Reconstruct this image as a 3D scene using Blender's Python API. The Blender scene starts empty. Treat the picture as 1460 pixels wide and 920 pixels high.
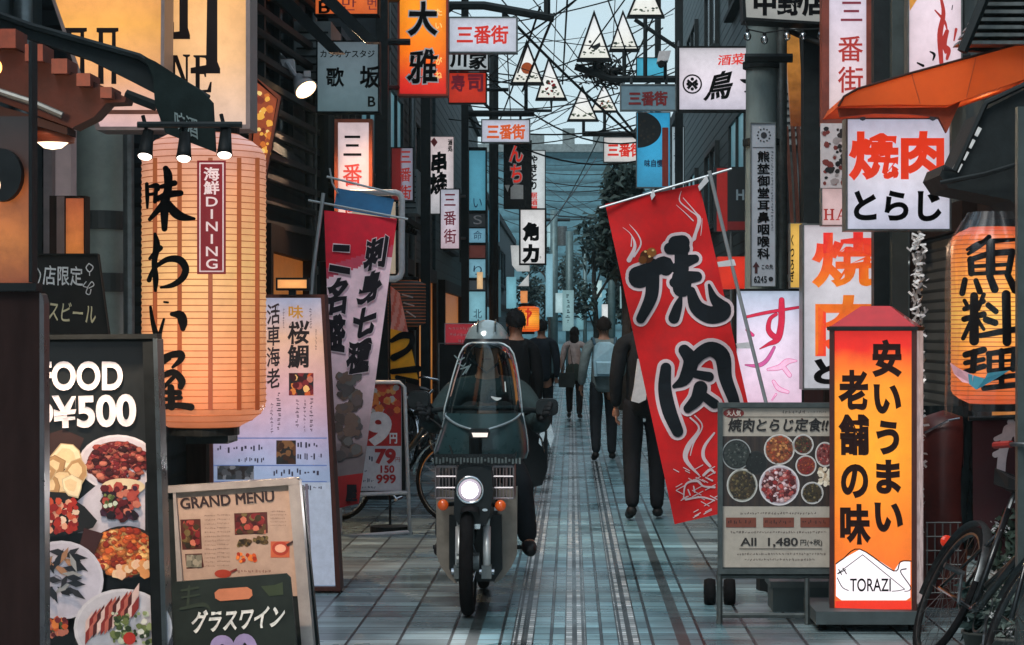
import bpy, bmesh, math, random
from mathutils import Vector, Matrix
random.seed(7)
R = math.radians
SC = bpy.context.scene
COL = SC.collection
# ---------------------------------------------------------------- camera, sky, sun
F, VX, VY, EYE = 3000.0, 815.0, 475.0, 1.5        # focal length and vanishing point in photo pixels, eye height
K = F / 2200.0
cam = bpy.data.cameras.new("camera"); cam.sensor_width = 36; cam.lens = 36 * F / 1460
cam.shift_x = -(VX - 730) / 1460; cam.shift_y = (VY - 460) / 1460
cam.clip_start = 0.1; cam.clip_end = 2000
co = bpy.data.objects.new("camera", cam); co.location = (0, 0, EYE); co.rotation_euler = (R(90), 0, 0)
COL.objects.link(co); SC.camera = co

w = bpy.data.worlds.new("World"); SC.world = w; w.use_nodes = True
wn = w.node_tree; bg = wn.nodes['Background']
sky = wn.nodes.new('ShaderNodeTexSky'); sky.sky_type = 'NISHITA'; sky.sun_disc = False
SUN_EL, SUN_AZ = 52, 205
sky.sun_elevation = R(SUN_EL); sky.sun_rotation = R(SUN_AZ)
sky.ozone_density = 3.0; sky.dust_density = 1.2; sky.air_density = 1.0
# thin broken overcast over the blue
wt = wn.nodes.new('ShaderNodeTexCoord'); wz = wn.nodes.new('ShaderNodeTexNoise'); wz.inputs['Scale'].default_value = 3.5; wz.inputs['Detail'].default_value = 7
wmp = wn.nodes.new('ShaderNodeMapping'); wmp.inputs['Scale'].default_value = (1, 1, 3); wn.links.new(wt.outputs['Generated'], wmp.inputs[0]); wn.links.new(wmp.outputs[0], wz.inputs['Vector'])
wr_ = wn.nodes.new('ShaderNodeMapRange'); wr_.inputs[1].default_value = .35; wr_.inputs[2].default_value = .65; wr_.inputs[3].default_value = .45; wr_.inputs[4].default_value = .92; wn.links.new(wz.outputs[0], wr_.inputs[0])
wx = wn.nodes.new('ShaderNodeMix'); wx.data_type = 'RGBA'; wn.links.new(wr_.outputs[0], wx.inputs[0]); wn.links.new(sky.outputs[0], wx.inputs[6]); wx.inputs[7].default_value = (3.0, 3.75, 4.0, 1)
wn.links.new(wx.outputs[2], bg.inputs[0]); bg.inputs[1].default_value = 0.115
sl = bpy.data.lights.new("sun", 'SUN'); sl.energy = 1.15; sl.angle = R(25); sl.color = (1, .96, .9)
so = bpy.data.objects.new("sun", sl); COL.objects.link(so); so.location = (0, 0, 40)
so.rotation_euler = Vector((-math.sin(R(SUN_AZ)) * math.cos(R(SUN_EL)), -math.cos(R(SUN_AZ)) * math.cos(R(SUN_EL)), -math.sin(R(SUN_EL)))).to_track_quat('-Z', 'Y').to_euler()
SC.view_settings.view_transform = 'Standard'; SC.view_settings.look = 'None'
EXPO = 0.85; ES = 2 ** -EXPO                          # everything that glows is set for the picture's exposure
SC.view_settings.exposure = EXPO; SC.view_settings.gamma = 1.0
SC.cycles.use_light_tree = True
SC.cycles.max_bounces = 6; SC.cycles.transparent_max_bounces = 10

# ---------------------------------------------------------------- helpers
def s2l(c): 
    c = c / 255.0
    return c / 12.92 if c <= .04045 else ((c + .055) / 1.055) ** 2.4
def C(r, g, b): return (s2l(r), s2l(g), s2l(b))

class PL:                                          # a plane in the street; called with a photo pixel it gives the point on it
    def __init__(s, Y, yaw=0.0, px=VX, tilt=0.0):
        s.Y = Y * K
        s.p0 = Vector(((px - VX) * s.Y / F, s.Y, EYE))
        s.n = Vector((math.sin(R(yaw)) * math.cos(R(tilt)), -math.cos(R(yaw)) * math.cos(R(tilt)), math.sin(R(tilt))))
    def __call__(s, px, py, off=0.0):
        d = Vector(((px - VX) / F, 1.0, (VY - py) / F)); c = Vector((0, 0, EYE))
        return c + d * (s.n.dot(s.p0 - c) / s.n.dot(d)) + s.n * off
class CY:                                          # an upright cylinder (a lantern's skin) used the same way
    def __init__(s, cx, Y, r, zc=None, zh=None, bulge=0): s.cx, s.cy, s.r = cx, Y * K, r
    def __call__(s, px, py, off=0.0):
        r = s.r + off; d = Vector(((px - VX) / F, 1.0, (VY - py) / F))
        a = d.x ** 2 + 1; b = -2 * (d.x * s.cx + s.cy); c = s.cx ** 2 + s.cy ** 2 - r * r
        q = max(b * b - 4 * a * c, 0); t = (-b - math.sqrt(q)) / (2 * a)
        return Vector((0, 0, EYE)) + d * t
def P(px, py, Y): return Vector(((px - VX) * Y * K / F, Y * K, EYE + (VY - py) * Y * K / F))
def gY(py): return 3300.0 / (py - VY)              # depth of a ground point (short units, metres = K times that)
def RC(x0, y0, x1, y1): return [(x0, y0), (x1, y0), (x1, y1), (x0, y1)]

class MB:
    def __init__(s, M=None): s.v, s.f, s.mi, s.c, s.M = [], [], [], [], M
    def add(s, vs, fs, col=None, m=0):
        b = len(s.v); s.v += [Vector(q) if s.M is None else s.M @ Vector(q) for q in vs]
        for f in fs: s.f.append([b + i for i in f]); s.mi.append(m); s.c.append(col)
        return s
    def box(s, x0, x1, y0, y1, z0, z1, col=None, m=0):
        v = [(x, y, z) for z in (z0, z1) for y in (y0, y1) for x in (x0, x1)]
        return s.add(v, [(0, 2, 3, 1), (4, 5, 7, 6), (0, 1, 5, 4), (2, 6, 7, 3), (0, 4, 6, 2), (1, 3, 7, 5)], col, m)
    def prism(s, front, back, col=None, m=0):
        n = len(front)
        return s.add(list(front) + list(back), [tuple(range(n)), tuple(range(2 * n - 1, n - 1, -1))] + [(i, n + i, n + (i + 1) % n, (i + 1) % n) for i in range(n)], col, m)
    def slab(s, pl, poly, o0, o1, col=None, m=0):  # polygon in pixels on a plane, from offset o0 (back) to o1 (front)
        return s.prism([pl(x, y, o1) for x, y in poly], [pl(x, y, o0) for x, y in poly], col, m)
    def ring(s, pl, q, wd, o0, o1, col=None, m=0): # frame bars round a quad, mitred
        cx = sum(p[0] for p in q) / 4; cy = sum(p[1] for p in q) / 4
        inn = [(x + (wd if x < cx else -wd), y + (wd if y < cy else -wd)) for x, y in q]
        for i in range(4):
            j = (i + 1) % 4; s.slab(pl, [q[i], q[j], inn[j], inn[i]], o0, o1, col, m)
        return s
    def tube(s, path, r, n=8, col=None, m=0, cap=True):
        path = [Vector(p) for p in path]; k = len(path)
        rs = r if isinstance(r, (list, tuple)) else [r] * k
        up = None; vs = []; fs = []
        for i, p in enumerate(path):
            t = (path[min(i + 1, k - 1)] - path[max(i - 1, 0)]).normalized()
            if up is None: up = t.orthogonal().normalized()
            else: 
                up = up - t * up.dot(t)
                up = up.normalized() if up.length > 1e-6 else t.orthogonal().normalized()
            sd = t.cross(up)
            for a in range(n):
                an = 2 * math.pi * a / n; vs.append(p + (up * math.cos(an) + sd * math.sin(an)) * rs[i])
        for i in range(k - 1):
            for a in range(n): fs.append((i * n + a, i * n + (a + 1) % n, (i + 1) * n + (a + 1) % n, (i + 1) * n + a))
        if cap: fs += [tuple(range(n - 1, -1, -1)), tuple((k - 1) * n + a for a in range(n))]
        return s.add(vs, fs, col, m)
    def lathe(s, c, prof, n=24, axis='z', col=None, m=0, a0=0, a1=360):
        c = Vector(c); vs = []; fs = []; full = abs(a1 - a0) >= 360; k = n if full else n + 1
        for r, h in prof:
            for a in range(k):
                t = R(a0 + (a1 - a0) * a / n); u, v = r * math.cos(t), r * math.sin(t)
                vs.append(c + Vector({'z': (u, v, h), 'y': (u, h, v), 'x': (h, u, v)}[axis]))
        for i in range(len(prof) - 1):
            for a in range(n):
                b = (a + 1) % k; fs.append((i * k + a, i * k + b, (i + 1) * k + b, (i + 1) * k + a))
        return s.add(vs, fs, col, m)
    def ball(s, c, r, n=12, sc=(1, 1, 1), col=None, m=0):
        c = Vector(c); vs = []; fs = []; h = n // 2 + 1
        for i in range(h + 1):
            ph = math.pi * i / h
            for a in range(n):
                t = 2 * math.pi * a / n
                vs.append(c + Vector((r * sc[0] * math.sin(ph) * math.cos(t), r * sc[1] * math.sin(ph) * math.sin(t), r * sc[2] * math.cos(ph))))
        for i in range(h):
            for a in range(n): fs.append((i * n + a, (i + 1) * n + a, (i + 1) * n + (a + 1) % n, i * n + (a + 1) % n))
        return s.add(vs, fs, col, m)
    def build(s, name, mats, parent=None, smooth=False, loc=None):
        me = bpy.data.meshes.new(name)
        base = Vector(parent['_o']) if parent is not None else Vector(loc if loc is not None else s.center())
        me.from_pydata([v - base for v in s.v], [], s.f)
        for mt in (mats if isinstance(mats, (list, tuple)) else [mats]): me.materials.append(mt)
        me.polygons.foreach_set('material_index', s.mi)
        if any(c is not None for c in s.c):
            at = me.color_attributes.new('Col', 'FLOAT_COLOR', 'CORNER'); d = []
            for p, c in zip(me.polygons, s.c):
                d += (list(c or (.5, .5, .5)) + [1.0]) * p.loop_total
            at.data.foreach_set('color', d)
        if smooth: me.shade_smooth() if hasattr(me, 'shade_smooth') else None
        me.validate(); me.update()
        o = bpy.data.objects.new(name, me); COL.objects.link(o)
        if parent is not None: o.parent = parent
        else: o.location = base
        o['_o'] = tuple(base)
        return o
    def center(s):
        lo = Vector((min(v.x for v in s.v), min(v.y for v in s.v), min(v.z for v in s.v))); hi = Vector((max(v.x for v in s.v), max(v.y for v in s.v), max(v.z for v in s.v)))
        return Vector(((lo.x + hi.x) / 2, (lo.y + hi.y) / 2, lo.z))

def tag(o, label=None, cat=None, group=None, kind=None):
    for k_, v_ in (('label', label), ('category', cat), ('group', group), ('kind', kind)):
        if v_: o[k_] = v_
    return o
def thing(name, label, cat, loc, group=None):
    o = bpy.data.objects.new(name, None); COL.objects.link(o); o.empty_display_size = .1
    o.location = loc; o['_o'] = tuple(loc)
    return tag(o, label, cat, group)
def dup(root, delta):                              # a copy of a thing with its parts and sub-parts
    r = root.copy(); COL.objects.link(r); r.location = root.location + Vector(delta)
    def rec(src, dst):
        for ch in [o for o in bpy.data.objects if o.parent == src]:
            c = ch.copy(); COL.objects.link(c); c.parent = dst; rec(ch, c)
    rec(root, r)
    return r

# ---------------------------------------------------------------- materials
def nd(t, ty, **kw):
    n = t.nodes.new(ty)
    for k_, v_ in kw.items(): setattr(n, k_, v_)
    return n
MC = {}
def M(name, col, rough=.55, metal=0.0, var=.25, scale=7.0, bump=.0, spec=.5, stretch=None, rvar=.15, alpha=None, trans=0, emit=None, coat=0):
    if name in MC: return MC[name]
    m = bpy.data.materials.new(name); m.use_nodes = True; t = m.node_tree; b = t.nodes['Principled BSDF']; L = t.links.new
    if max(col) < .07 and not metal and not coat: spec *= .45                # matt, sooty darks
    b.inputs['Metallic'].default_value = metal; b.inputs['Specular IOR Level'].default_value = spec
    b.inputs['Coat Weight'].default_value = coat
    tc = nd(t, 'ShaderNodeTexCoord'); mp = nd(t, 'ShaderNodeMapping'); L(tc.outputs['Object'], mp.inputs[0])
    if stretch: mp.inputs['Scale'].default_value = stretch
    nz = nd(t, 'ShaderNodeTexNoise'); nz.inputs['Scale'].default_value = scale; nz.inputs['Detail'].default_value = 8; nz.inputs['Roughness'].default_value = .65
    L(mp.outputs[0], nz.inputs['Vector'])
    cr = nd(t, 'ShaderNodeValToRGB'); cr.color_ramp.elements[0].position = .3; cr.color_ramp.elements[1].position = .7
    lo = tuple(c * (1 - var) for c in col) + (1,); hi = tuple(min(c * (1 + var), 1) for c in col) + (1,)
    cr.color_ramp.elements[0].color = lo; cr.color_ramp.elements[1].color = hi
    L(nz.outputs[0], cr.inputs[0]); L(cr.outputs[0], b.inputs['Base Color'])
    mr = nd(t, 'ShaderNodeMapRange'); mr.inputs[3].default_value = max(rough - rvar, .03); mr.inputs[4].default_value = min(rough + rvar, 1); L(nz.outputs[0], mr.inputs[0]); L(mr.outputs[0], b.inputs['Roughness'])
    if bump:
        bp = nd(t, 'ShaderNodeBump'); bp.inputs['Strength'].default_value = bump; bp.inputs['Distance'].default_value = .02
        L(nz.outputs[0], bp.inputs['Height']); L(bp.outputs[0], b.inputs['Normal'])
    if emit: b.inputs['Emission Color'].default_value = tuple(emit[:3]) + (1,); b.inputs['Emission Strength'].default_value = emit[3] * ES
    if trans: b.inputs['Transmission Weight'].default_value = trans
    if alpha is not None: b.inputs['Alpha'].default_value = alpha
    MC[name] = m; return m
def MP(name, rough=.5, emit=0.0, var=.12, scale=25, coat=0):   # printed surface: colour comes from the mesh's print colours; emit for back-lit prints
    if name in MC: return MC[name]
    m = M(name, (.5, .5, .5), rough=rough, coat=coat); t = m.node_tree; b = t.nodes['Principled BSDF']; L = t.links.new
    at = nd(t, 'ShaderNodeVertexColor'); at.layer_name = 'Col'
    nz = [n for n in t.nodes if n.type == 'TEX_NOISE'][0]; nz.inputs['Scale'].default_value = scale
    mr = nd(t, 'ShaderNodeMapRange'); mr.inputs[1].default_value = .3; mr.inputs[2].default_value = .7; mr.inputs[3].default_value = 1 - var; mr.inputs[4].default_value = 1 + var
    L(nz.outputs[0], mr.inputs[0])
    mx = nd(t, 'ShaderNodeVectorMath', operation='MULTIPLY'); L(at.outputs[0], mx.inputs[0]); L(mr.outputs[0], mx.inputs[1])
    for l in list(b.inputs['Base Color'].links): t.links.remove(l)
    L(mx.outputs[0], b.inputs['Base Color'])
    if emit: L(mx.outputs[0], b.inputs['Emission Color']); b.inputs['Emission Strength'].default_value = emit * ES
    MC[name] = m; return m
def LIT(name, stops, strength=.9, axis='Z', rough=.35, hot=.25, grime=.12, fine=0):
    """back-lit acrylic or paper: colour stops along the face, tubes behind make its middle a little brighter"""
    if name in MC: return MC[name]
    m = bpy.data.materials.new(name); m.use_nodes = True; t = m.node_tree; b = t.nodes['Principled BSDF']; L = t.links.new
    b.inputs['Roughness'].default_value = rough
    tc = nd(t, 'ShaderNodeTexCoord'); sp = nd(t, 'ShaderNodeSeparateXYZ'); L(tc.outputs['Generated'], sp.inputs[0])
    cr = nd(t, 'ShaderNodeValToRGB'); e = cr.color_ramp.elements
    while len(e) < len(stops): e.new(.5)
    for q, (p, c) in zip(e, stops): q.position = p; q.color = tuple(c) + (1,)
    nz = nd(t, 'ShaderNodeTexNoise'); nz.inputs['Scale'].default_value = 5; nz.inputs['Detail'].default_value = 7; L(tc.outputs['Object'], nz.inputs['Vector'])
    ad = nd(t, 'ShaderNodeMath', operation='MULTIPLY_ADD'); ad.inputs[1].default_value = .1; L(nz.outputs[0], ad.inputs[0])
    sb = nd(t, 'ShaderNodeMath', operation='SUBTRACT'); sb.inputs[1].default_value = .05; L(sp.outputs[axis], sb.inputs[0]); L(sb.outputs[0], ad.inputs[2])
    L(ad.outputs[0], cr.inputs[0])
    # brighter centre: 1-(2u-1)^2
    def para(s):
        a = nd(t, 'ShaderNodeMath', operation='MULTIPLY_ADD'); a.inputs[1].default_value = 2; a.inputs[2].default_value = -1; L(s, a.inputs[0])
        p = nd(t, 'ShaderNodeMath', operation='POWER'); p.inputs[1].default_value = 2; L(a.outputs[0], p.inputs[0]); return p
    px_, pz_ = para(sp.outputs['X']), para(sp.outputs['Z'])
    sm = nd(t, 'ShaderNodeMath', operation='MAXIMUM'); L(px_.outputs[0], sm.inputs[0]); L(pz_.outputs[0], sm.inputs[1])
    mr = nd(t, 'ShaderNodeMapRange'); strength *= ES; mr.inputs[3].default_value = strength * (1 + hot * .4); mr.inputs[4].default_value = strength * (1 - hot); L(sm.outputs[0], mr.inputs[0])
    g2 = nd(t, 'ShaderNodeTexNoise'); g2.inputs['Scale'].default_value = 14; g2.inputs['Detail'].default_value = 9; g2.inputs['Roughness'].default_value = .7; L(tc.outputs['Object'], g2.inputs['Vector'])
    gm = nd(t, 'ShaderNodeMapRange'); gm.inputs[1].default_value = .25; gm.inputs[2].default_value = .6; gm.inputs[3].default_value = 1 - 2 * grime; gm.inputs[4].default_value = 1; L(g2.outputs[0], gm.inputs[0])
    mu = nd(t, 'ShaderNodeMath', operation='MULTIPLY'); L(mr.outputs[0], mu.inputs[0]); L(gm.outputs[0], mu.inputs[1])
    L(cr.outputs[0], b.inputs['Base Color']); L(cr.outputs[0], b.inputs['Emission Color']); L(mu.outputs[0], b.inputs['Emission Strength'])
    dk = nd(t, 'ShaderNodeVectorMath', operation='SCALE'); dk.inputs['Scale'].default_value = .35; L(cr.outputs[0], dk.inputs[0]); L(dk.outputs[0], b.inputs['Base Color'])
    MC[name] = m; return m
def lit1(name, rgb, strength=.9, **k): return LIT(name, [(0, C(*rgb)), (1, C(*rgb))], strength, **k)
def GLOW(name, rgb, st):
    if name in MC: return MC[name]
    m = M(name, rgb, var=.05); b = m.node_tree.nodes['Principled BSDF']; b.inputs['Emission Color'].default_value = tuple(rgb) + (1,); b.inputs['Emission Strength'].default_value = st * ES
    return m
def GLASS(name, tint=(.6, .7, .7), gl=.12, fk=1.0, rough=.05):
    if name in MC: return MC[name]
    m = bpy.data.materials.new(name); m.use_nodes = True; t = m.node_tree; L = t.links.new; t.nodes.remove(t.nodes['Principled BSDF'])
    tr = nd(t, 'ShaderNodeBsdfTransparent'); tr.inputs[0].default_value = tuple(tint) + (1,)
    g = nd(t, 'ShaderNodeBsdfGlossy'); g.inputs['Roughness'].default_value = rough; g.inputs[0].default_value = (.9, .95, 1, 1)
    fr = nd(t, 'ShaderNodeFresnel'); fr.inputs[0].default_value = 1.45
    ad = nd(t, 'ShaderNodeMath', operation='MULTIPLY_ADD'); ad.inputs[1].default_value = fk; ad.inputs[2].default_value = gl; L(fr.outputs[0], ad.inputs[0])
    nz = nd(t, 'ShaderNodeTexNoise'); nz.inputs['Scale'].default_value = 4; bp = nd(t, 'ShaderNodeBump'); bp.inputs['Strength'].default_value = .05; L(nz.outputs[0], bp.inputs['Height']); L(bp.outputs[0], g.inputs['Normal'])
    mx = nd(t, 'ShaderNodeMixShader'); L(ad.outputs[0], mx.inputs[0]); L(tr.outputs[0], mx.inputs[1]); L(g.outputs[0], mx.inputs[2])
    L(mx.outputs[0], t.nodes['Material Output'].inputs[0]); MC[name] = m; return m
def BANDS(name, c0, c1, period, axis='Z', duty=.25, rough=.6, bump=.6, metal=0):
    """siding, shutters, tiles: repeating grooves along one axis"""
    if name in MC: return MC[name]
    m = M(name, c0, rough=rough, metal=metal, var=.3, scale=3); t = m.node_tree; b = t.nodes['Principled BSDF']; L = t.links.new
    ge = nd(t, 'ShaderNodeNewGeometry'); sp = nd(t, 'ShaderNodeSeparateXYZ'); L(ge.outputs['Position'], sp.inputs[0])
    dv = nd(t, 'ShaderNodeMath', operation='DIVIDE'); dv.inputs[1].default_value = period; L(sp.outputs[axis], dv.inputs[0])
    fr = nd(t, 'ShaderNodeMath', operation='FRACT'); L(dv.outputs[0], fr.inputs[0])
    lt = nd(t, 'ShaderNodeMapRange'); lt.inputs[1].default_value = 0; lt.inputs[2].default_value = duty; L(fr.outputs[0], lt.inputs[0])
    src = b.inputs['Base Color'].links[0].from_socket
    mx = nd(t, 'ShaderNodeMix', data_type='RGBA'); mx.inputs[6].default_value = tuple(c1) + (1,); L(src, mx.inputs[7]); L(lt.outputs[0], mx.inputs[0]); L(mx.outputs[2], b.inputs['Base Color'])
    bp = nd(t, 'ShaderNodeBump'); bp.inputs['Strength'].default_value = bump; bp.inputs['Distance'].default_value = .03; L(lt.outputs[0], bp.inputs['Height']); L(bp.outputs[0], b.inputs['Normal'])
    return m

BLK = M('black_paint', (.009, .011, .012), .5, var=.4, scale=12, spec=.3)
STEEL = M('dark_steel', (.012, .017, .019), .55, 0, var=.4, scale=15)
GREYM = M('grey_metal', (.16, .18, .18), .4, .6, var=.3, scale=18)
ALU = M('aluminium', (.5, .5, .5), .35, .9, var=.2, scale=25)
WHITEM = M('white_paint_metal', (.62, .62, .64), .4, 0, var=.15, scale=15)
INK = M('black_ink', (.005, .005, .006), .7, var=.3, scale=30, spec=.15)
INKR = M('red_ink', C(190, 40, 28), .45, var=.2, scale=30, emit=C(190, 40, 28) + (.8,))   # translucent ink on a lit face
INKW = M('white_ink', (.75, .74, .76), .5, var=.08, scale=30)
CHALK = M('chalk', (.62, .66, .68), .9, var=.3, scale=60)
PRINT = MP('printed_board', .4, 0)
PRINTL = MP('backlit_print', .35, .62)
CLOTHP = MP('printed_cloth', .85, 0, var=.18, scale=9)
RUBBER = M('rubber', (.009, .009, .010), .85, var=.4, scale=30, bump=.2, spec=.15)
WOODR = M('red_brown_wood', C(95, 45, 35), .55, var=.35, scale=5, stretch=(6, 6, 1))
WOODD = M('dark_wood', C(40, 29, 26), .6, spec=.2, var=.4, scale=5, stretch=(6, 6, 1))

# ---------------------------------------------------------------- lettering
GC = {}
def glyph(s):
    if s in GC: return GC[s]
    c = bpy.data.curves.new('t', 'FONT'); c.body = s; c.fill_mode = 'FRONT'; c.resolution_u = 5
    o = bpy.data.objects.new('t', c); me = bpy.data.meshes.new_from_object(o)
    v = [(q.co.x, q.co.y) for q in me.vertices]; f = []
    for p in me.polygons:
        ix = list(p.vertices); a = sum(v[ix[i]][0] * v[ix[(i + 1) % len(ix)]][1] - v[ix[(i + 1) % len(ix)]][0] * v[ix[i]][1] for i in range(len(ix)))
        f.append(ix if a > 0 else ix[::-1])
    bpy.data.objects.remove(o); bpy.data.curves.remove(c); bpy.data.meshes.remove(me)
    ed = set((p[i], p[(i + 1) % len(p)]) for p in f for i in range(len(p)))
    nx = {}
    for a, b in ed:
        if (b, a) not in ed: nx.setdefault(a, []).append(b)
    loops = []
    while nx:
        a0 = next(iter(nx)); lp = [a0]; b = nx[a0].pop()
        if not nx[a0]: del nx[a0]
        while b != a0 and b in nx:
            lp.append(b); c_ = nx[b].pop()
            if not nx[b]: del nx[b]
            b = c_
        loops.append(lp)
    GC[s] = (v, f, loops); return GC[s]
def layout(s, vertical=False, gap=1.0):
    if not vertical: return [(glyph(s), 0, 0)]
    return [(glyph(ch), 0, -i * gap) for i, ch in enumerate(s) if ch != ' ']
def text(mb, s, rect, pl, vertical=False, bold=0.0, off=.003, col=None, gap=1.0, rough=0.0, m=0, center=True, cf=None):
    q = rect if isinstance(rect[0], (tuple, list)) else RC(*rect)
    G = layout(s, vertical, gap); pts = [(v[0] + dx + (-(min(a[0] for a in g[0]) + max(a[0] for a in g[0])) / 2 if vertical and center else 0), v[1] + dy) for g, dx, dy in G for v in g[0]]
    x0, x1 = min(p[0] for p in pts), max(p[0] for p in pts); y0, y1 = min(p[1] for p in pts), max(p[1] for p in pts)
    def mapp(x, y, o):
        u = (x - x0) / max(x1 - x0, 1e-6); w_ = 1 - (y - y0) / max(y1 - y0, 1e-6)
        if rough: 
            u += rough * .035 * math.sin(w_ * 5 + 1); w_ += rough * .03 * math.sin(u * 6)
        tx = q[0][0] * (1 - u) * (1 - w_) + q[1][0] * u * (1 - w_) + q[2][0] * u * w_ + q[3][0] * (1 - u) * w_
        ty = q[0][1] * (1 - u) * (1 - w_) + q[1][1] * u * (1 - w_) + q[2][1] * u * w_ + q[3][1] * (1 - u) * w_
        return pl(tx, ty, o)
    k = 0
    for g, dx, dy in G:
        vv, ff, loops = g
        cx = -(min(a[0] for a in vv) + max(a[0] for a in vv)) / 2 if vertical and center else 0
        vs = [(v[0] + dx + cx, v[1] + dy) for v in vv]
        base = [mapp(x, y, off) for x, y in vs]
        if cf is None: mb.add(base, ff, col, m)
        else:
            for f in ff:
                wy = sum(vs[i][1] for i in f) / len(f); mb.add([base[i] for i in f], [tuple(range(len(f)))], cf(1 - (wy - y0) / (y1 - y0)), m)
        if bold:
            for lp in loops:
                n = len(lp)
                if n < 3: continue
                out = []; fs = []; cols = []
                for i, a in enumerate(lp):
                    p, pa, pb = vs[a], vs[lp[i - 1]], vs[lp[(i + 1) % n]]
                    def nr(u, v):
                        d = (v[0] - u[0], v[1] - u[1]); L_ = math.hypot(*d) or 1e-9; return (d[1] / L_, -d[0] / L_)
                    n0, n1 = nr(pa, p), nr(p, pb); mx, my = n0[0] + n1[0], n0[1] + n1[1]; l2 = mx * mx + my * my
                    sc = min(2 / l2, 1.6) if l2 > .05 else 0.8
                    k += 1; out.append(mapp(p[0] + mx * bold * sc, p[1] + my * bold * sc, off + .0002 + .0001 * (k % 9)))
                vv2 = [base[a] for a in lp] + out
                for i in range(n): fs.append((i, n + i, n + (i + 1) % n, (i + 1) % n))
                if cf is None: mb.add(vv2, fs, col, m)
                else:
                    for i, f in enumerate(fs):
                        mb.add([vv2[j] for j in f], [(0, 1, 2, 3)], cf(1 - (vs[lp[i]][1] - y0) / (y1 - y0)), m)
    return mb
def spline(pts, sub=5):
    if len(pts) < 3: 
        a, b = pts[0], pts[-1]; return [tuple(a[k] + (b[k] - a[k]) * i / 3 for k in range(len(a))) for i in range(4)]
    o = []
    for i in range(len(pts) - 1):
        p0, p1, p2, p3 = pts[max(i - 1, 0)], pts[i], pts[i + 1], pts[min(i + 2, len(pts) - 1)]
        for j in range(sub):
            t = j / sub
            o.append(tuple(.5 * (2 * p1[k] + (p2[k] - p0[k]) * t + (2 * p0[k] - 5 * p1[k] + 4 * p2[k] - p3[k]) * t * t + (3 * p1[k] - p0[k] - 3 * p2[k] + p3[k]) * t ** 3) for k in range(len(p1))))
    o.append(tuple(pts[-1])); return o
def brush(mb, pl, strokes, tr=(0, 0, 1), grow=0, off=.003, col=None, m=0, cf=None):
    ox, oy, s = tr
    for k, st in enumerate(strokes):
        pts = spline([(ox + x / s, oy + y / s, max(r / s, .2) + grow) for x, y, r in st], 5); n = len(pts); L_, Rr = [], []
        o0 = off + k * .00025
        nrm = []
        for i in range(n):
            a, b = pts[max(i - 1, 0)], pts[min(i + 1, n - 1)]; dx, dy = b[0] - a[0], b[1] - a[1]; l = math.hypot(dx, dy) or 1e-6; nrm.append((-dy / l, dx / l))
        vs = []; fs = []
        for i, (x, y, r) in enumerate(pts):
            o = o0 + i * .000008; nx_, ny_ = nrm[i]; vs += [pl(x + nx_ * r, y + ny_ * r, o), pl(x - nx_ * r, y - ny_ * r, o)]
        for i in range(n - 1): fs.append((2 * i, 2 * i + 1, 2 * i + 3, 2 * i + 2))
        cc = col
        if cf: cc = cf((sum(p[1] for p in pts) / n))
        mb.add(vs, fs, cc, m)
        for e, sg in ((0, -1), (n - 1, 1)):
            x, y, r = pts[e]; nx_, ny_ = nrm[e]; tx, ty = ny_ * sg, -nx_ * sg; o = o0 + e * .000008; fan = []
            for a in range(9):
                t = math.pi * a / 8; fan.append(pl(x + nx_ * r * math.cos(t) + tx * r * math.sin(t), y + ny_ * r * math.cos(t) + ty * r * math.sin(t), o))
            mb.add(fan, [tuple(range(9))], cc, m)
    return mb
def scribble(mb, pl, x0, y0, x1, y1, col, off=.002, n=None, m=0, vertical=False, seed=1):
    """a line of print too small to read: little marks"""
    rn = random.Random(seed + int(x0 * 7 + y0)); h = (x1 - x0) if vertical else (y1 - y0); p = y0 if vertical else x0; e = y1 if vertical else x1
    while p < e - h * .5:
        w_ = h * rn.uniform(.5, .9)
        for k in range(2):
            a = rn.uniform(0, .5); b = rn.uniform(.5, 1)
            if vertical: q = RC(x0 + h * a, p + w_ * k * .5, x0 + h * b, p + w_ * (k * .5 + .28))
            else: q = RC(p + w_ * k * .5, y0 + h * a, p + w_ * (k * .5 + .3), y0 + h * b)
            mb.add([pl(x, y, off) for x, y in q], [(0, 1, 2, 3)], col, m)
        p += w_ + h * .3
    return mb
def ell(cx, cy, rx, ry, n=20, a0=0, a1=360): return [(cx + rx * math.cos(R(a0 + (a1 - a0) * i / n)), cy + ry * math.sin(R(a0 + (a1 - a0) * i / n))) for i in range(n if a1 - a0 >= 360 else n + 1)]
class Z:                                            # running print layer so that printed patches never share a plane
    k = 0
def lay(): Z.k = (Z.k + 1) % 60; return Z.k * .00006
def patch(mb, pl, poly, col, off=.001, m=0):
    o = off + lay(); mb.add([pl(x, y, o) for x, y in poly], [tuple(range(len(poly)))], col, m)
def blob(rn, cx, cy, r, n=7, sq=1.0): 
    a0 = rn.uniform(0, 6)
    return [(cx + r * rn.uniform(.75, 1.15) * math.cos(a0 + 6.283 * i / n), cy + sq * r * rn.uniform(.75, 1.15) * math.sin(a0 + 6.283 * i / n)) for i in range(n)]
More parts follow.
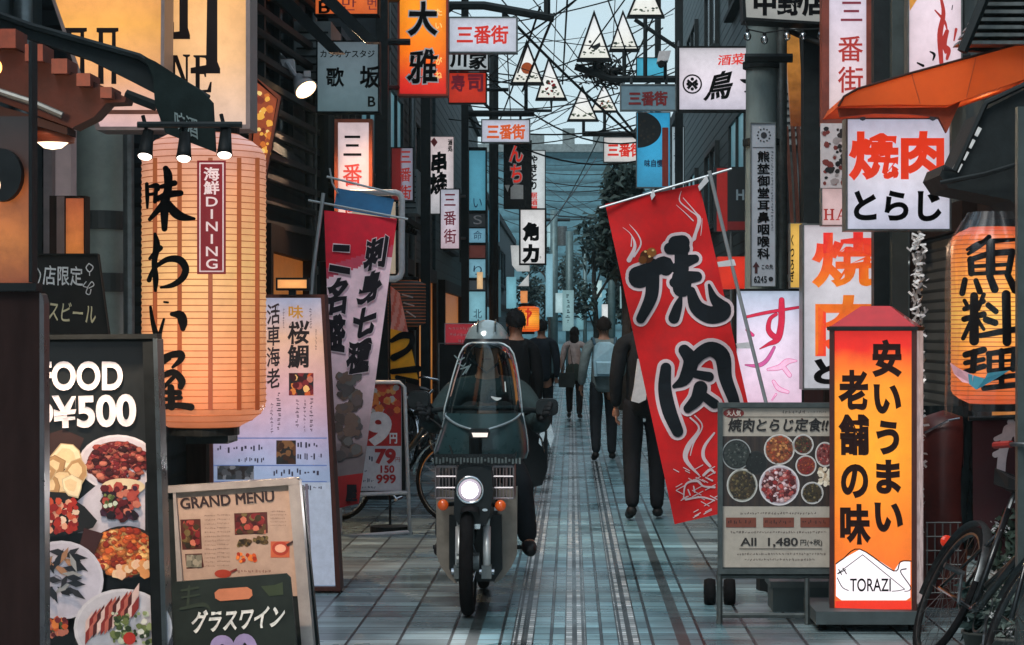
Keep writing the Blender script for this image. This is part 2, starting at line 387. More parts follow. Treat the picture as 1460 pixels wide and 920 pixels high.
def dish(mb, pl, cx, cy, rx, ry, plate, rim, food, n=60, off=.001, fr=.72, size=.16, inner=None, m=0, seed=3):
    """a printed picture of a plate of food"""
    rn = random.Random(seed + int(cx * 3 + cy)); Z.k = 0; n = int(n * 2.6); size *= .72
    if inner is None and n > 20: inner = tuple(sum(c[i] for c in food) / len(food) * .62 for i in range(3))
    patch(mb, pl, ell(cx, cy, rx, ry, 28), rim, off, m); patch(mb, pl, ell(cx, cy, rx * .93, ry * .93, 28), plate, off, m)
    if inner: patch(mb, pl, ell(cx, cy, rx * fr * 1.05, ry * fr * 1.05, 24), inner, off, m)
    for i in range(n):
        a = rn.uniform(0, 6.283); q = math.sqrt(rn.random()) * fr; c = rn.choice(food); l = rn.uniform(.65, 1.25)
        bx_, by_, br_ = cx + rx * q * math.cos(a), cy + ry * q * math.sin(a), rx * size * rn.uniform(.35, 1.1); o_ = off + .0003 + .0027 * i / n; e_ = .0008 / n
        pb = blob(rn, bx_, by_, br_, 9, ry / rx)
        mb.add([pl(x, y, o_) for x, y in pb], [tuple(range(9))], tuple(min(v * l * .62, 1) for v in c), m)
        mb.add([pl(bx_ + (x - bx_) * .74 - br_ * .08, by_ + (y - by_) * .7 - br_ * .14, o_ + e_) for x, y in pb], [tuple(range(9))], tuple(min(v * l, 1) for v in c), m)
        if rn.random() < .3: mb.add([pl(bx_ + (x - bx_) * .22 - br_ * .25, by_ + (y - by_) * .16 - br_ * .3, o_ + 2 * e_) for x, y in pb], [tuple(range(9))], tuple(min(v * l * 1.5 + .12, 1) for v in c), m)

LETTER_N = 0
def letters(parent, items, pl, name='lettering'):
    """items: (string, rect, material, options) - each one becomes a part"""
    for it in items:
        s, rect, mt = it[:3]; kw = dict(it[3]) if len(it) > 3 else {}
        ol = kw.pop('outline', None); om = kw.pop('outline_mat', INKW); off = kw.pop('off', .004)
        if ol: text(MB(), s, rect, pl, bold=ol, off=off - .002, **{k: v for k, v in kw.items() if k not in ('bold', 'cf')}).build('lettering_outline', om, parent)
        text(MB(), s, rect, pl, off=off, **kw).build(name, mt, parent)
def sign(name, label, cat, pl, q, t=.12, face=None, frame=BLK, fw=2.0, texts=(), group=None, proud=.012, case=None, bracket=None):
    bx = [pl(x, y, -t) for x, y in q]; loc = (pl(*q[2], -t / 2) + pl(*q[3], -t / 2)) / 2
    th = thing(name, label, cat, loc, group)
    MB().slab(pl, q, -t, -.005).build('case', case or frame, th)
    cx = sum(p[0] for p in q) / 4; cy = sum(p[1] for p in q) / 4
    inn = [(x + (fw if x < cx else -fw) * .8, y + (fw if y < cy else -fw) * .8) for x, y in q]
    MB().slab(pl, inn, -.004, 0).build('panel', face, th)
    if fw: MB().ring(pl, q, fw, -.004, proud).build('frame', frame, th)
    if bracket:
        for pa, r in bracket: MB().tube(pa, r).build('bracket', STEEL, th)
    letters(th, texts, pl)
    return th
# ---------------------------------------------------------------- ground
def paving():
    m = bpy.data.materials.new('stone_paving'); m.use_nodes = True; t = m.node_tree; b = t.nodes['Principled BSDF']; L = t.links.new
    ge = nd(t, 'ShaderNodeNewGeometry'); sp = nd(t, 'ShaderNodeSeparateXYZ'); L(ge.outputs['Position'], sp.inputs[0])
    cb = nd(t, 'ShaderNodeCombineXYZ'); L(sp.outputs['Y'], cb.inputs[0])
    sx = nd(t, 'ShaderNodeMath', operation='ADD'); sx.inputs[1].default_value = 30 * .247 + .1; L(sp.outputs['X'], sx.inputs[0]); L(sx.outputs[0], cb.inputs[1])
    br = nd(t, 'ShaderNodeTexBrick'); br.offset = 0; br.inputs['Scale'].default_value = 1; br.inputs['Brick Width'].default_value = .21; br.inputs['Row Height'].default_value = .247
    br.inputs['Mortar Size'].default_value = .009; br.inputs['Mortar Smooth'].default_value = .3; br.inputs['Bias'].default_value = -.1
    br.inputs['Color1'].default_value = (.29, .40, .43, 1); br.inputs['Color2'].default_value = (.10, .15, .17, 1); br.inputs['Mortar'].default_value = (.018, .025, .028, 1)
    L(cb.outputs[0], br.inputs['Vector'])
    nz = nd(t, 'ShaderNodeTexNoise'); nz.inputs['Scale'].default_value = 1.6; nz.inputs['Detail'].default_value = 9; nz.inputs['Roughness'].default_value = .62; L(ge.outputs['Position'], nz.inputs['Vector'])
    mr = nd(t, 'ShaderNodeMapRange'); mr.inputs[1].default_value = .3; mr.inputs[2].default_value = .7; mr.inputs[3].default_value = .62; mr.inputs[4].default_value = 1.25; L(nz.outputs[0], mr.inputs[0])
    cur = br.outputs['Color']
    def within(c, hw):
        a = nd(t, 'ShaderNodeMath', operation='COMPARE'); a.inputs[1].default_value = c; a.inputs[2].default_value = hw; L(sp.outputs['X'], a.inputs[0]); return a.outputs[0]
    # small setts inside the pale stripes
    se = nd(t, 'ShaderNodeTexBrick'); se.offset = 0; se.inputs['Scale'].default_value = 1; se.inputs['Brick Width'].default_value = .075; se.inputs['Row Height'].default_value = .047; se.inputs['Mortar Size'].default_value = .008
    se.inputs['Color1'].default_value = (.60, .66, .69, 1); se.inputs['Color2'].default_value = (.24, .30, .32, 1); se.inputs['Mortar'].default_value = (.03, .04, .045, 1); L(cb.outputs[0], se.inputs['Vector'])
    def over(fac, col, isock=None):
        nonlocal cur
        mx = nd(t, 'ShaderNodeMix', data_type='RGBA'); L(fac, mx.inputs[0]); L(cur, mx.inputs[6])
        if isock is not None: L(isock, mx.inputs[7])
        else: mx.inputs[7].default_value = tuple(col) + (1,)
        cur = mx.outputs[2]
    wid = nd(t, 'ShaderNodeMath', operation='COMPARE'); wid.inputs[1].default_value = .15; wid.inputs[2].default_value = .63; L(sp.outputs['X'], wid.inputs[0])   # sky reflection painted as a bluer tint down the middle strip
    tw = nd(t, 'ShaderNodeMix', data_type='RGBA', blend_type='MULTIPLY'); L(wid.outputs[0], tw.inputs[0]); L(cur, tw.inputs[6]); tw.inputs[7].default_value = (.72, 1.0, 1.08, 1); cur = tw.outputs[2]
    for c in (-.24, .02, .28):
        over(within(c, .055), (.02, .028, .03)); over(within(c - .027, .020), None, se.outputs['Color']); over(within(c + .027, .020), None, se.outputs['Color'])
    for c in (.545, -.485): over(within(c, .03), (.05, .07, .075))
    # whole courses of slabs differ in tone, and old spills leave darker patches
    mpr = nd(t, 'ShaderNodeMapping'); mpr.inputs['Scale'].default_value = (.35, 3.3, 0); L(ge.outputs['Position'], mpr.inputs[0])
    nr_ = nd(t, 'ShaderNodeTexNoise'); nr_.inputs['Scale'].default_value = 1.6; nr_.inputs['Detail'].default_value = 3; L(mpr.outputs[0], nr_.inputs['Vector'])
    rr_ = nd(t, 'ShaderNodeMapRange'); rr_.inputs[1].default_value = .35; rr_.inputs[2].default_value = .65; rr_.inputs[3].default_value = .55; rr_.inputs[4].default_value = 1.4; L(nr_.outputs[0], rr_.inputs[0])
    sp_ = nd(t, 'ShaderNodeTexVoronoi'); sp_.inputs['Scale'].default_value = 7; sp_.inputs['Randomness'].default_value = 1; L(ge.outputs['Position'], sp_.inputs['Vector'])
    gs = nd(t, 'ShaderNodeMapRange'); gs.inputs[1].default_value = .03; gs.inputs[2].default_value = .07; gs.inputs[3].default_value = .45; gs.inputs[4].default_value = 1; L(sp_.outputs['Distance'], gs.inputs[0])
    m1 = nd(t, 'ShaderNodeMath', operation='MULTIPLY'); L(mr.outputs[0], m1.inputs[0]); L(rr_.outputs[0], m1.inputs[1])
    m2 = nd(t, 'ShaderNodeMath', operation='MULTIPLY'); L(m1.outputs[0], m2.inputs[0]); L(gs.outputs[0], m2.inputs[1])
    mu = nd(t, 'ShaderNodeVectorMath', operation='MULTIPLY'); L(cur, mu.inputs[0]); L(m2.outputs[0], mu.inputs[1]); L(mu.outputs[0], b.inputs['Base Color'])
    n2 = nd(t, 'ShaderNodeTexNoise'); n2.inputs['Scale'].default_value = .9; n2.inputs['Detail'].default_value = 6; L(ge.outputs['Position'], n2.inputs['Vector'])
    rr = nd(t, 'ShaderNodeMapRange'); rr.inputs[1].default_value = .35; rr.inputs[2].default_value = .65; rr.inputs[3].default_value = .13; rr.inputs[4].default_value = .42; L(n2.outputs[0], rr.inputs[0]); L(rr.outputs[0], b.inputs['Roughness'])
    bp = nd(t, 'ShaderNodeBump'); bp.inputs['Strength'].default_value = .5; bp.inputs['Distance'].default_value = .006
    sm = nd(t, 'ShaderNodeMath', operation='MULTIPLY_ADD'); sm.inputs[1].default_value = .5; L(nz.outputs[0], sm.inputs[0]); 
    iv = nd(t, 'ShaderNodeMath', operation='SUBTRACT'); iv.inputs[0].default_value = 1; L(br.outputs['Fac'], iv.inputs[1]); L(iv.outputs[0], sm.inputs[2])
    L(sm.outputs[0], bp.inputs['Height']); L(bp.outputs[0], b.inputs['Normal'])
    return m
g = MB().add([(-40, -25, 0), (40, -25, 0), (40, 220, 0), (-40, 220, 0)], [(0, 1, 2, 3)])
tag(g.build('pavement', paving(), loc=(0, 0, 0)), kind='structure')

# ---------------------------------------------------------------- buildings along the alley
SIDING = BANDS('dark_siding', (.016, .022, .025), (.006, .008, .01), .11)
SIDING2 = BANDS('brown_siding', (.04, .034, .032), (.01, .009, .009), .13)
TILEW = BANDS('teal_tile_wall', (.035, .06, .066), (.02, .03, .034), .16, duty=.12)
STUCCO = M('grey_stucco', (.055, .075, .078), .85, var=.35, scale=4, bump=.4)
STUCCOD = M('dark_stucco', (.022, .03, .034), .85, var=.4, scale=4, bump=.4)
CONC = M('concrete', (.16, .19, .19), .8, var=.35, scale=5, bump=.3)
SHUT = BANDS('roller_shutter', (.10, .115, .12), (.03, .035, .04), .075, duty=.35, metal=.4)
WIN = M('window_glass', (.012, .018, .022), .08, var=.3, scale=2)
WINL = LIT('warm_window', [(0, C(150, 80, 30)), (.5, C(230, 150, 70)), (1, C(170, 95, 40))], .8, grime=.3)
WINB = LIT('cool_window', [(0, C(60, 120, 140)), (1, C(130, 190, 205))], .55, grime=.3)
REDW = M('red_brown_panel', C(70, 26, 22), .6, var=.35, scale=4)
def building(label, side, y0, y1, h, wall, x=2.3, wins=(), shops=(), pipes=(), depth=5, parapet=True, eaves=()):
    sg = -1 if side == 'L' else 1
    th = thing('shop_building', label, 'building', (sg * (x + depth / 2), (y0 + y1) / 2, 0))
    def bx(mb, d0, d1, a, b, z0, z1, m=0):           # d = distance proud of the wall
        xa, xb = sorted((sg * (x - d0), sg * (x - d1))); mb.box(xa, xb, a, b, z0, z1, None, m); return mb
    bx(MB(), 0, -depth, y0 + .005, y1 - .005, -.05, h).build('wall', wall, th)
    if parapet: bx(MB(), .08, -depth + .01, y0 + .01, y1 - .01, h + .003, h + .22).build('parapet', STUCCOD, th)
    for (a, b, z0, z1, mt) in wins:
        fr = MB()
        for r_ in ((a, a + .07, z0, z1), (b - .07, b, z0, z1), (a + .07, b - .07, z1 - .07, z1), (a + .07, b - .07, z0, z0 + .07), ((a + b) / 2 - .03, (a + b) / 2 + .03, z0 + .07, z1 - .07)): bx(fr, .07, .002, *r_)
        f = fr.build('window', STEEL, th)
        bx(MB(), .03, .004, a + .07, b - .07, z0 + .07, z1 - .07).build('pane', mt, f)
        bx(MB(), .13, .002, a - .06, b + .06, z0 - .07, z0 - .003).build('sill', STUCCOD, f)
    for (a, b, z1, mt) in shops:
        fr = MB()
        for r_ in ((a, a + .12, 0, z1), (b - .12, b, 0, z1), (a + .12, b - .12, z1 - .2, z1)): bx(fr, .12, .002, *r_)
        f = fr.build('shopfront', WOODD, th)
        bx(MB(), .05, .004, a + .12, b - .12, .02, z1 - .2).build('shutter' if mt is SHUT else 'shop_window', mt, f)
    for (yy, z0, z1, r_) in pipes:
        p = MB(); cx = sg * (x - r_ - .02); p.tube([(cx, yy, z0), (cx, yy, z1)], r_, 10)
        zz = z0 + .6
        while zz < z1: p.tube([(cx, yy, zz), (cx, yy, zz + .07)], r_ * 1.25, 10); zz += 1.4
        p.build('drainpipe', GREYM, th, True)
    for (a, b, z, d) in eaves:
        e = MB(); xa, xb = sg * (x - .002), sg * (x - d)
        e.prism([(xa, a, z + d * .35), (xb, a, z), (xb, a, z - .06), (xa, a, z + d * .35 - .06)], [(xa, b, z + d * .35), (xb, b, z), (xb, b, z - .06), (xa, b, z + d * .35 - .06)])
        n = int((b - a) / .35)
        for i in range(n):
            yy = a + .1 + i * .35; e.tube([(sg * (x - .01), yy, z + d * .3 - .12), (sg * (x - d + .03), yy, z - .1)], .03, 6)
        e.build('eave', WOODD, th)
    return th
k = K
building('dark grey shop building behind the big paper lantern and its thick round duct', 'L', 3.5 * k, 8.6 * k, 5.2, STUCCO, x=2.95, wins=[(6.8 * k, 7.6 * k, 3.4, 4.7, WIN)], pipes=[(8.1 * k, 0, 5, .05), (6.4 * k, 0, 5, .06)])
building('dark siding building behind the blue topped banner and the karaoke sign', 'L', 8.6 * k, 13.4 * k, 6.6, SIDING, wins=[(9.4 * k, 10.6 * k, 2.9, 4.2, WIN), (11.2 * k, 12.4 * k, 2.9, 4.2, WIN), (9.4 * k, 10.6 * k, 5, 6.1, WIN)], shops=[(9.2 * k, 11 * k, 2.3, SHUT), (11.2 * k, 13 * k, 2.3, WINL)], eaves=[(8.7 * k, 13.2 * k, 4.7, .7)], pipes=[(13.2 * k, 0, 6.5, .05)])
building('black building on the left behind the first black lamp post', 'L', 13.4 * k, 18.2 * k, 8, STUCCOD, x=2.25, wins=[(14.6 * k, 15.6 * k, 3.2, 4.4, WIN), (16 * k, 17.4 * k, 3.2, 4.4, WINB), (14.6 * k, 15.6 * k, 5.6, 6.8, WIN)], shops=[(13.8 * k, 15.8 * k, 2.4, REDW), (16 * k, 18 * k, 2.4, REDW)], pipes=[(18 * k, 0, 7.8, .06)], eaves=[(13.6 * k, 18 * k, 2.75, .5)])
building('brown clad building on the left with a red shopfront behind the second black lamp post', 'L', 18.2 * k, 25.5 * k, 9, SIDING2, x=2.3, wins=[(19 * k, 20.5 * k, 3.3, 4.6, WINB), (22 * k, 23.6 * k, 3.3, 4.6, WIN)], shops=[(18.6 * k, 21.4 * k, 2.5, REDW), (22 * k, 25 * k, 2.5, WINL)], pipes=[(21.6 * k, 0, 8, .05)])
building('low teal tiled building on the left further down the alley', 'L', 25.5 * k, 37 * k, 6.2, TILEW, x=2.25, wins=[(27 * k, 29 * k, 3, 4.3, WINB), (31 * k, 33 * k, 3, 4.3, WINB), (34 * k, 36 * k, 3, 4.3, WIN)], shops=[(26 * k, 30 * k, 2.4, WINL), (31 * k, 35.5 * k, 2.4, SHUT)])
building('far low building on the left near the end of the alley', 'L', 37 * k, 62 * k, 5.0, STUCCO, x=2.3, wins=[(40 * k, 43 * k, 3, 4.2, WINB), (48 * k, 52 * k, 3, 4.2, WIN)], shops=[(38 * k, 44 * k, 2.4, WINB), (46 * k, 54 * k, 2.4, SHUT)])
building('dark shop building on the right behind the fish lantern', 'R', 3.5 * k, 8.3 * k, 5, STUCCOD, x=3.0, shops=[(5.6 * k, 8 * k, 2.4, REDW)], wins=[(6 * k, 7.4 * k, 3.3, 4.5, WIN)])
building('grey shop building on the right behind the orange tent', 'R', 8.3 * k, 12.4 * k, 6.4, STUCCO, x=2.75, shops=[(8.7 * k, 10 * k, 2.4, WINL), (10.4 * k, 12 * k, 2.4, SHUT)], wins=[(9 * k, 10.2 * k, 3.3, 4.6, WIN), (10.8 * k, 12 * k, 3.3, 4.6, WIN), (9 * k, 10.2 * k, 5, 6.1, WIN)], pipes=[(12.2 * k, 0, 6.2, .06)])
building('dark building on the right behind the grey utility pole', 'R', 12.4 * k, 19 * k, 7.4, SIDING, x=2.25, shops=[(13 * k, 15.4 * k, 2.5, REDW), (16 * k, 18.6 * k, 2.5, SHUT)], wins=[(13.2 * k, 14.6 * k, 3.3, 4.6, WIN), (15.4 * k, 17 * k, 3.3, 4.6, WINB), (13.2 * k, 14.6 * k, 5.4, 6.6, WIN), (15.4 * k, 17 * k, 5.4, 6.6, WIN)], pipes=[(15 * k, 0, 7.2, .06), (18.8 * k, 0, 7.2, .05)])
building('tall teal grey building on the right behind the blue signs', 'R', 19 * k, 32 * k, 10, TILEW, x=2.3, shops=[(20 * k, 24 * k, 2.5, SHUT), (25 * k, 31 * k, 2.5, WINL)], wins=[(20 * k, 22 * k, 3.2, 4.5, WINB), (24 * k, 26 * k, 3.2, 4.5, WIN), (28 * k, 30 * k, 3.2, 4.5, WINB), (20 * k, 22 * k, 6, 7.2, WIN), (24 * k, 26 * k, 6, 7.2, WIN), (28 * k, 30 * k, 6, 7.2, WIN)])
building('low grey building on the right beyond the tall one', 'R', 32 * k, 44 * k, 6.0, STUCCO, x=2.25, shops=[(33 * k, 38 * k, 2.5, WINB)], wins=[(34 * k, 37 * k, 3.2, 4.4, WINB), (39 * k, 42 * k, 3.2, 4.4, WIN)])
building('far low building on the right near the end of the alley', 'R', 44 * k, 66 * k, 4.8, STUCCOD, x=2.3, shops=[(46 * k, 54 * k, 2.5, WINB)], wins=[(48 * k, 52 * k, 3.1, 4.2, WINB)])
# the block that closes the view
th = thing('office_block', 'wide teal office block with horizontal louvre bands closing the end of the alley', 'building', (0, 102 * k, 0))
MB().box(-16, 18, 100 * k, 110 * k, -.1, 13.2).build('wall', BANDS('louvre_wall', (.075, .19, .23), (.025, .07, .085), .8, duty=.45), th)
mb = MB(); mb.box(-16.3, 18.3, 99.6 * k, 110.4 * k, 13.203, 13.7); mb.build('roof_edge', CONC, th)
for x_, w_, h_ in ((-3, 1.2, .8), (-.6, .8, 1.2), (1.4, 1.6, .7), (4, 1, 1)): MB().box(x_, x_ + w_, 101 * k, 102 * k, 13.703, 13.7 + h_).build('roof_plant', CONC, th)
for i in range(6):
    mb = MB(); mb.box(-7 + i * 2.6, -5.2 + i * 2.6, 99.8 * k, 100 * k - .003, 2.2, 4.4); f = mb.build('window', STEEL, th)
    MB().box(-6.9 + i * 2.6, -5.3 + i * 2.6, 99.76 * k, 99.8 * k - .003, 2.3, 4.3).build('pane', WINB, f)

# wooden lattice screen and framed poster on the left siding
th = thing('lattice_screen', 'dark slanted timber lattice screen on the left wall beside the karaoke sign', 'screen', P(415, 400, 11.4))
mb = MB()
for i in range(20):
    z = 2.3 + i * .17; mb.tube([(-2.26, 11.0 * k, z), (-2.12, 12.9 * k, z + .02)], .035, 4)
mb.build('slats', SIDING2, th)
MB().tube([(-2.08, 12.9 * k, 2.1), (-2.08, 12.9 * k, 5.9)], .05, 6).build('post', STEEL, th)

# ---------------------------------------------------------------- posts, lamps, poles
def black_post(px, Y, label, top=9.0, arms=(), grp='black lamp posts along the alley'):
    b = P(px, VY, Y); x = b.x
    th = thing('lamp_post', label, 'lamp post', (x, Y * K, 0), grp)
    m = MB(); m.box(x - .055, x + .055, Y * K - .055, Y * K + .055, .12, top); m.build('post', STEEL, th)
    MB().lathe((x, Y * K, 0), [(.17, 0), (.17, .04), (.11, .07), (.10, .14), (0.06, .15)], 12).build('base', STEEL, th)
    for path, r in arms: MB().tube([P(a, b_, Y + c) for a, b_, c in path], r, 6).build('arm', STEEL, th)
    return th
black_post(545, 14, 'black square lamp post holding the tall orange restaurant sign', 8.5, [([(545, 60, 0), (585, 60, 0)], .03)])
black_post(607, 18, 'black lamp post right of the orange sign, carrying the nearest arcade sign', 8.5, [([(607, 8, 0), (690, 8, 0), (790, 26, 0)], .05), ([(780, -40, 0), (780, 22, 0)], .04), ([(607, 40, 0), (650, 8, 0)], .025), ([(607, 70, 0), (640, 70, 0)], .025)])
black_post(663, 24, 'thinner black lamp post further on, carrying the second white arcade sign', 8.5, [([(663, 162, 0), (762, 162, 0)], .05), ([(663, 120, 0), (705, 162, 0)], .025), ([(663, 128, 0), (725, 128, 0)], .03), ([(750, 120, 0), (750, 162, 0)], .03), ([(786, 142, 0), (786, 158, 0), (748, 158, 0)], .025)])
black_post(968, 21.5, 'black lamp post beside the bird sign, its arm over the dim arcade sign', 8.5, [([(968, 113, 0), (870, 113, 0), (820, 95, 0)], .05), ([(968, 70, 0), (905, 28, 0)], .03), ([(848, 85, 0), (848, 100, 0)], .03), ([(890, 72, 0), (890, 113, 0)], .03), ([(920, 25, 0), (920, 113, 0)], .03)])
black_post(938, 28, 'most distant black lamp post on the right, its arm over the flowered arcade sign', 8.5, [([(938, 191, 0), (830, 191, 0)], .05), ([(832, 172, 0), (832, 191, 0)], .03), ([(862, 160, 0), (862, 191, 0)], .03), ([(905, 191, 0), (880, 160, 0)], .025), ([(938, 150, 0), (900, 191, 0)], .025)])

LAMPW = LIT('lantern_panel', [(0, C(225, 225, 215)), (1, C(218, 222, 226))], 1.05, grime=.1, hot=.12)
def tri(a, b, c, Y, label, paint):
    pl = PL(Y); poly = [a, b, c]; cx = (b[0] + c[0]) / 2
    th = thing('triangular_lantern', label, 'lantern', pl(cx, c[1], -.05), 'triangular street lanterns')
    MB().slab(pl, poly, -.14, -.005).build('case', BLK, th)
    gx, gy = sum(p[0] for p in poly) / 3, sum(p[1] for p in poly) / 3
    inn = [(gx + (x - gx) * .82, gy + (y - gy) * .82) for x, y in poly]
    MB().slab(pl, inn, -.004, 0).build('panel', LAMPW, th)
    fr = MB()
    for i in range(3): fr.slab(pl, [poly[i], poly[(i + 1) % 3], inn[(i + 1) % 3], inn[i]], -.004, .02)
    fr.build('frame', BLK, th)
    m = MB(); Z.k = 0; rn = random.Random(int(a[0])); hh = c[1] - a[1]; ww = c[0] - b[0]
    if paint == 'sun': patch(m, pl, ell(gx, gy - hh * .03, ww * .17, ww * .17), C(225, 100, 30), .002)
    if paint == 'bird':
        patch(m, pl, [(gx - 5, gy), (gx - 2, gy + 3), (gx + 8, gy - 2), (gx + 9, gy + 3), (gx + 3, gy + 9), (gx - 4, gy + 6)], C(20, 22, 25), .002)
        patch(m, pl, ell(gx - 6, gy - 3, 2.2, 2.2, 8), C(20, 22, 25), .002)
    if paint == 'red':
        for i in range(16): patch(m, pl, blob(rn, gx + rn.uniform(-.16, .2) * ww, gy + rn.uniform(-.1, .28) * hh, rn.uniform(1.3, 3)), rn.choice([C(170, 30, 30), C(120, 30, 35), C(60, 60, 40)]), .002)
    for i in range(14):
        x = gx + rn.uniform(-.3, .3) * ww; patch(m, pl, blob(rn, x, c[1] - hh * rn.uniform(.12, .22), rn.uniform(1, 2.8), 6, .6), rn.choice([C(60, 85, 60), C(40, 60, 50), C(95, 110, 80)]), .002)
    if paint == 'flower':
        for i in range(14): patch(m, pl, blob(rn, gx + rn.uniform(-.2, .2) * ww, gy + rn.uniform(-.12, .2) * hh, rn.uniform(.8, 2)), rn.choice([C(200, 130, 60), C(150, 70, 60), C(90, 110, 80)]), .002)
    m.build('painting', PRINT, th)
    return th
tri((751, 56), (727, 121), (776, 121), 24, 'triangular lantern painted with an orange sun, above the second arcade sign', 'sun')
tri((782, 80), (763, 143), (809, 143), 24.6, 'triangular lantern painted with red blossom, just right of the sun lantern', 'red')
tri((847, 14), (822, 87), (873, 87), 21.4, 'triangular lantern painted with a small dark bird', 'bird')
tri((888, 14), (868, 73), (912, 73), 22, 'triangular lantern painted with pale grass, right of the bird lantern', 'grass')
tri((920, -40), (893, 25), (948, 25), 21.8, 'triangular lantern cut off by the top edge of the picture', 'grass')
tri((830, 121), (808, 173), (854, 173), 27.6, 'lower triangular lantern painted with thin grass stems', 'grass')
tri((861, 118), (841, 160), (882, 160), 28.4, 'lower triangular lantern painted with orange flowers', 'flower')

# grey utility pole on the right
up = thing('utility_pole', 'grey concrete utility pole with a conduit beside it, behind the clinic sign', 'utility pole', (P(1086, VY, 12).x, 12 * K, 0))
x = P(1086, VY, 12).x; y = 12 * K
PGREY = M('pole_concrete', (.15, .20, .20), .75, var=.3, scale=6, bump=.25, stretch=(1, 1, .35))
MB().lathe((x, y, 0), [(.145, 0), (.125, 3), (.105, 8.5), (0, 8.51)], 20).build('pole', PGREY, up, True)
xc = P(1113, VY, 12).x
MB().tube([(xc, y - .02, 0), (xc, y - .02, 8)], .048, 12).build('conduit', GREYM, up, True)
for z_ in (2.95, 3.55, 3.9):
    MB().lathe((x, y, z_), [(.135, 0), (.148, .005), (.148, .055), (.135, .06)], 20).build('band', STEEL, up)
b = MB(); b.tube([P(1062, 83, 11.8), P(1130, 83, 11.8)], .035, 6); b.build('step_bolt', STEEL, up)

# ---------------------------------------------------------------- overhead cables
CAB = M('cable_rubber', (.01, .012, .013), .6, var=.2)
def cable(p, q, sag, r=.012, label=None, n=14):
    pts = []
    for i in range(n + 1):
        t = i / n; v = p.lerp(q, t); v.z -= sag * 4 * t * (1 - t); pts.append(v)
    o = MB().tube(pts, r, 5).build('overhead_cable', CAB, None, True)
    return tag(o, label or 'thin black overhead cable strung across the sky above the lanterns', 'cable', None if label else 'thin cables crossing the sky')
cable(P(1120, 42, 11.6), P(1400, 77, 10.6), .12, .022, 'thick drooping black cable from the utility pole towards the orange tent')
cable(P(720, 20, 18), P(968, 245, 26), .1, .02, 'thick black cable running down rightwards across the lanterns to the blue sign')
cable(P(790, 20, 18), P(745, 130, 24), .0, .018, 'straight black stay cable slanting down from the nearest lamp arm')
for i, (a, b_, c, d, e, f, s) in enumerate([
    (663, 60, 24, 960, 20, 30, .2), (663, 40, 24, 968, -30, 21, .1), (640, 130, 26, 965, 10, 33, .3), (607, 0, 18, 968, 60, 21, .25), (663, 150, 24, 968, 100, 22, .25),
    (663, 180, 24, 938, 170, 28, .2), (690, 215, 40, 940, 205, 30, .4), (663, 200, 24, 938, 150, 28, .3), (690, 235, 40, 945, 260, 36, .3), (700, 250, 45, 940, 225, 36, .5),
    (700, 265, 45, 930, 270, 40, .4), (720, 300, 50, 920, 290, 45, .4), (663, 95, 24, 905, 150, 28, .1), (745, -20, 24, 860, 130, 28, .0), (810, -20, 20, 802, 120, 28, .0), (878, -20, 20, 872, 100, 28, .0),
    (860, -20, 20, 905, 110, 21, .0), (640, 110, 26, 860, -30, 20, .1), (663, 140, 24, 845, -20, 20, .0), (905, -20, 20, 840, 70, 21, .0), (938, 60, 28, 690, 205, 40, .2), (663, 30, 24, 890, 190, 28, .15),
    (930, 120, 33, 700, 190, 45, .3), (640, 90, 28, 940, 80, 33, .35), (760, 330, 55, 880, 300, 50, .2), (770, 260, 55, 905, 330, 40, .2), (940, 5, 24, 780, 330, 60, .3), (663, 10, 24, 820, 215, 60, .3),
    (690, 228, 40, 945, 236, 36, .3), (690, 244, 44, 940, 250, 38, .5), (700, 258, 45, 935, 262, 40, .3), (705, 275, 45, 925, 284, 44, .6), (710, 290, 50, 920, 302, 46, .3), (745, 222, 45, 905, 330, 34, .2), (715, 312, 50, 905, 320, 48, .4), (850, 225, 44, 760, 345, 30, .1),
    (663, 52, 24, 968, 95, 22, .45), (640, 170, 28, 960, 60, 33, .6), (663, 105, 24, 945, 40, 28, .5), (607, 50, 18, 840, -40, 22, .2), (720, 10, 18, 730, 200, 40, .0), (770, 10, 18, 700, 200, 40, .1), (835, 40, 24, 700, 225, 45, .5), (905, 60, 24, 715, 190, 45, .5),
    (663, 165, 24, 968, 210, 26, .5), (680, 280, 40, 930, 245, 36, .6), (690, 240, 40, 900, 315, 45, .4), (663, 75, 24, 938, 195, 28, .6), (795, -20, 20, 786, 150, 30, .0), (690, -30, 20, 840, 120, 28, .1)]):
    cable(P(a, b_, c), P(d, e, f), s, .0065 + .004 * (i % 3))
# tangle of wires and creeper round the lamp arm
m = MB(); rn = random.Random(5)
for i in range(46):
    c = P(862 + rn.gauss(0, 13), 104 + rn.gauss(0, 9), 22.5); pts = [c + Vector((rn.gauss(0, .12), rn.gauss(0, .1), rn.gauss(0, .09))) for _ in range(4)]
    m.tube([Vector(p) for p in spline([tuple(p) for p in pts], 4)], .010, 4)
for i in range(220):
    c = P(860 + rn.gauss(0, 14), 103 + rn.gauss(0, 9), 22.5) + Vector((0, rn.gauss(0, .15), 0)); u = Vector((rn.gauss(0, 1), rn.gauss(0, 1), rn.gauss(0, 1))).normalized() * .05; v = u.orthogonal().normalized() * .025
    m.add([c - u, c + v, c + u, c - v], [(0, 1, 2, 3)])
tag(m.build('creeper_tangle', CAB), 'black tangle of creeper and wires round the lamp arm below the bird lantern', 'creeper', kind='stuff')
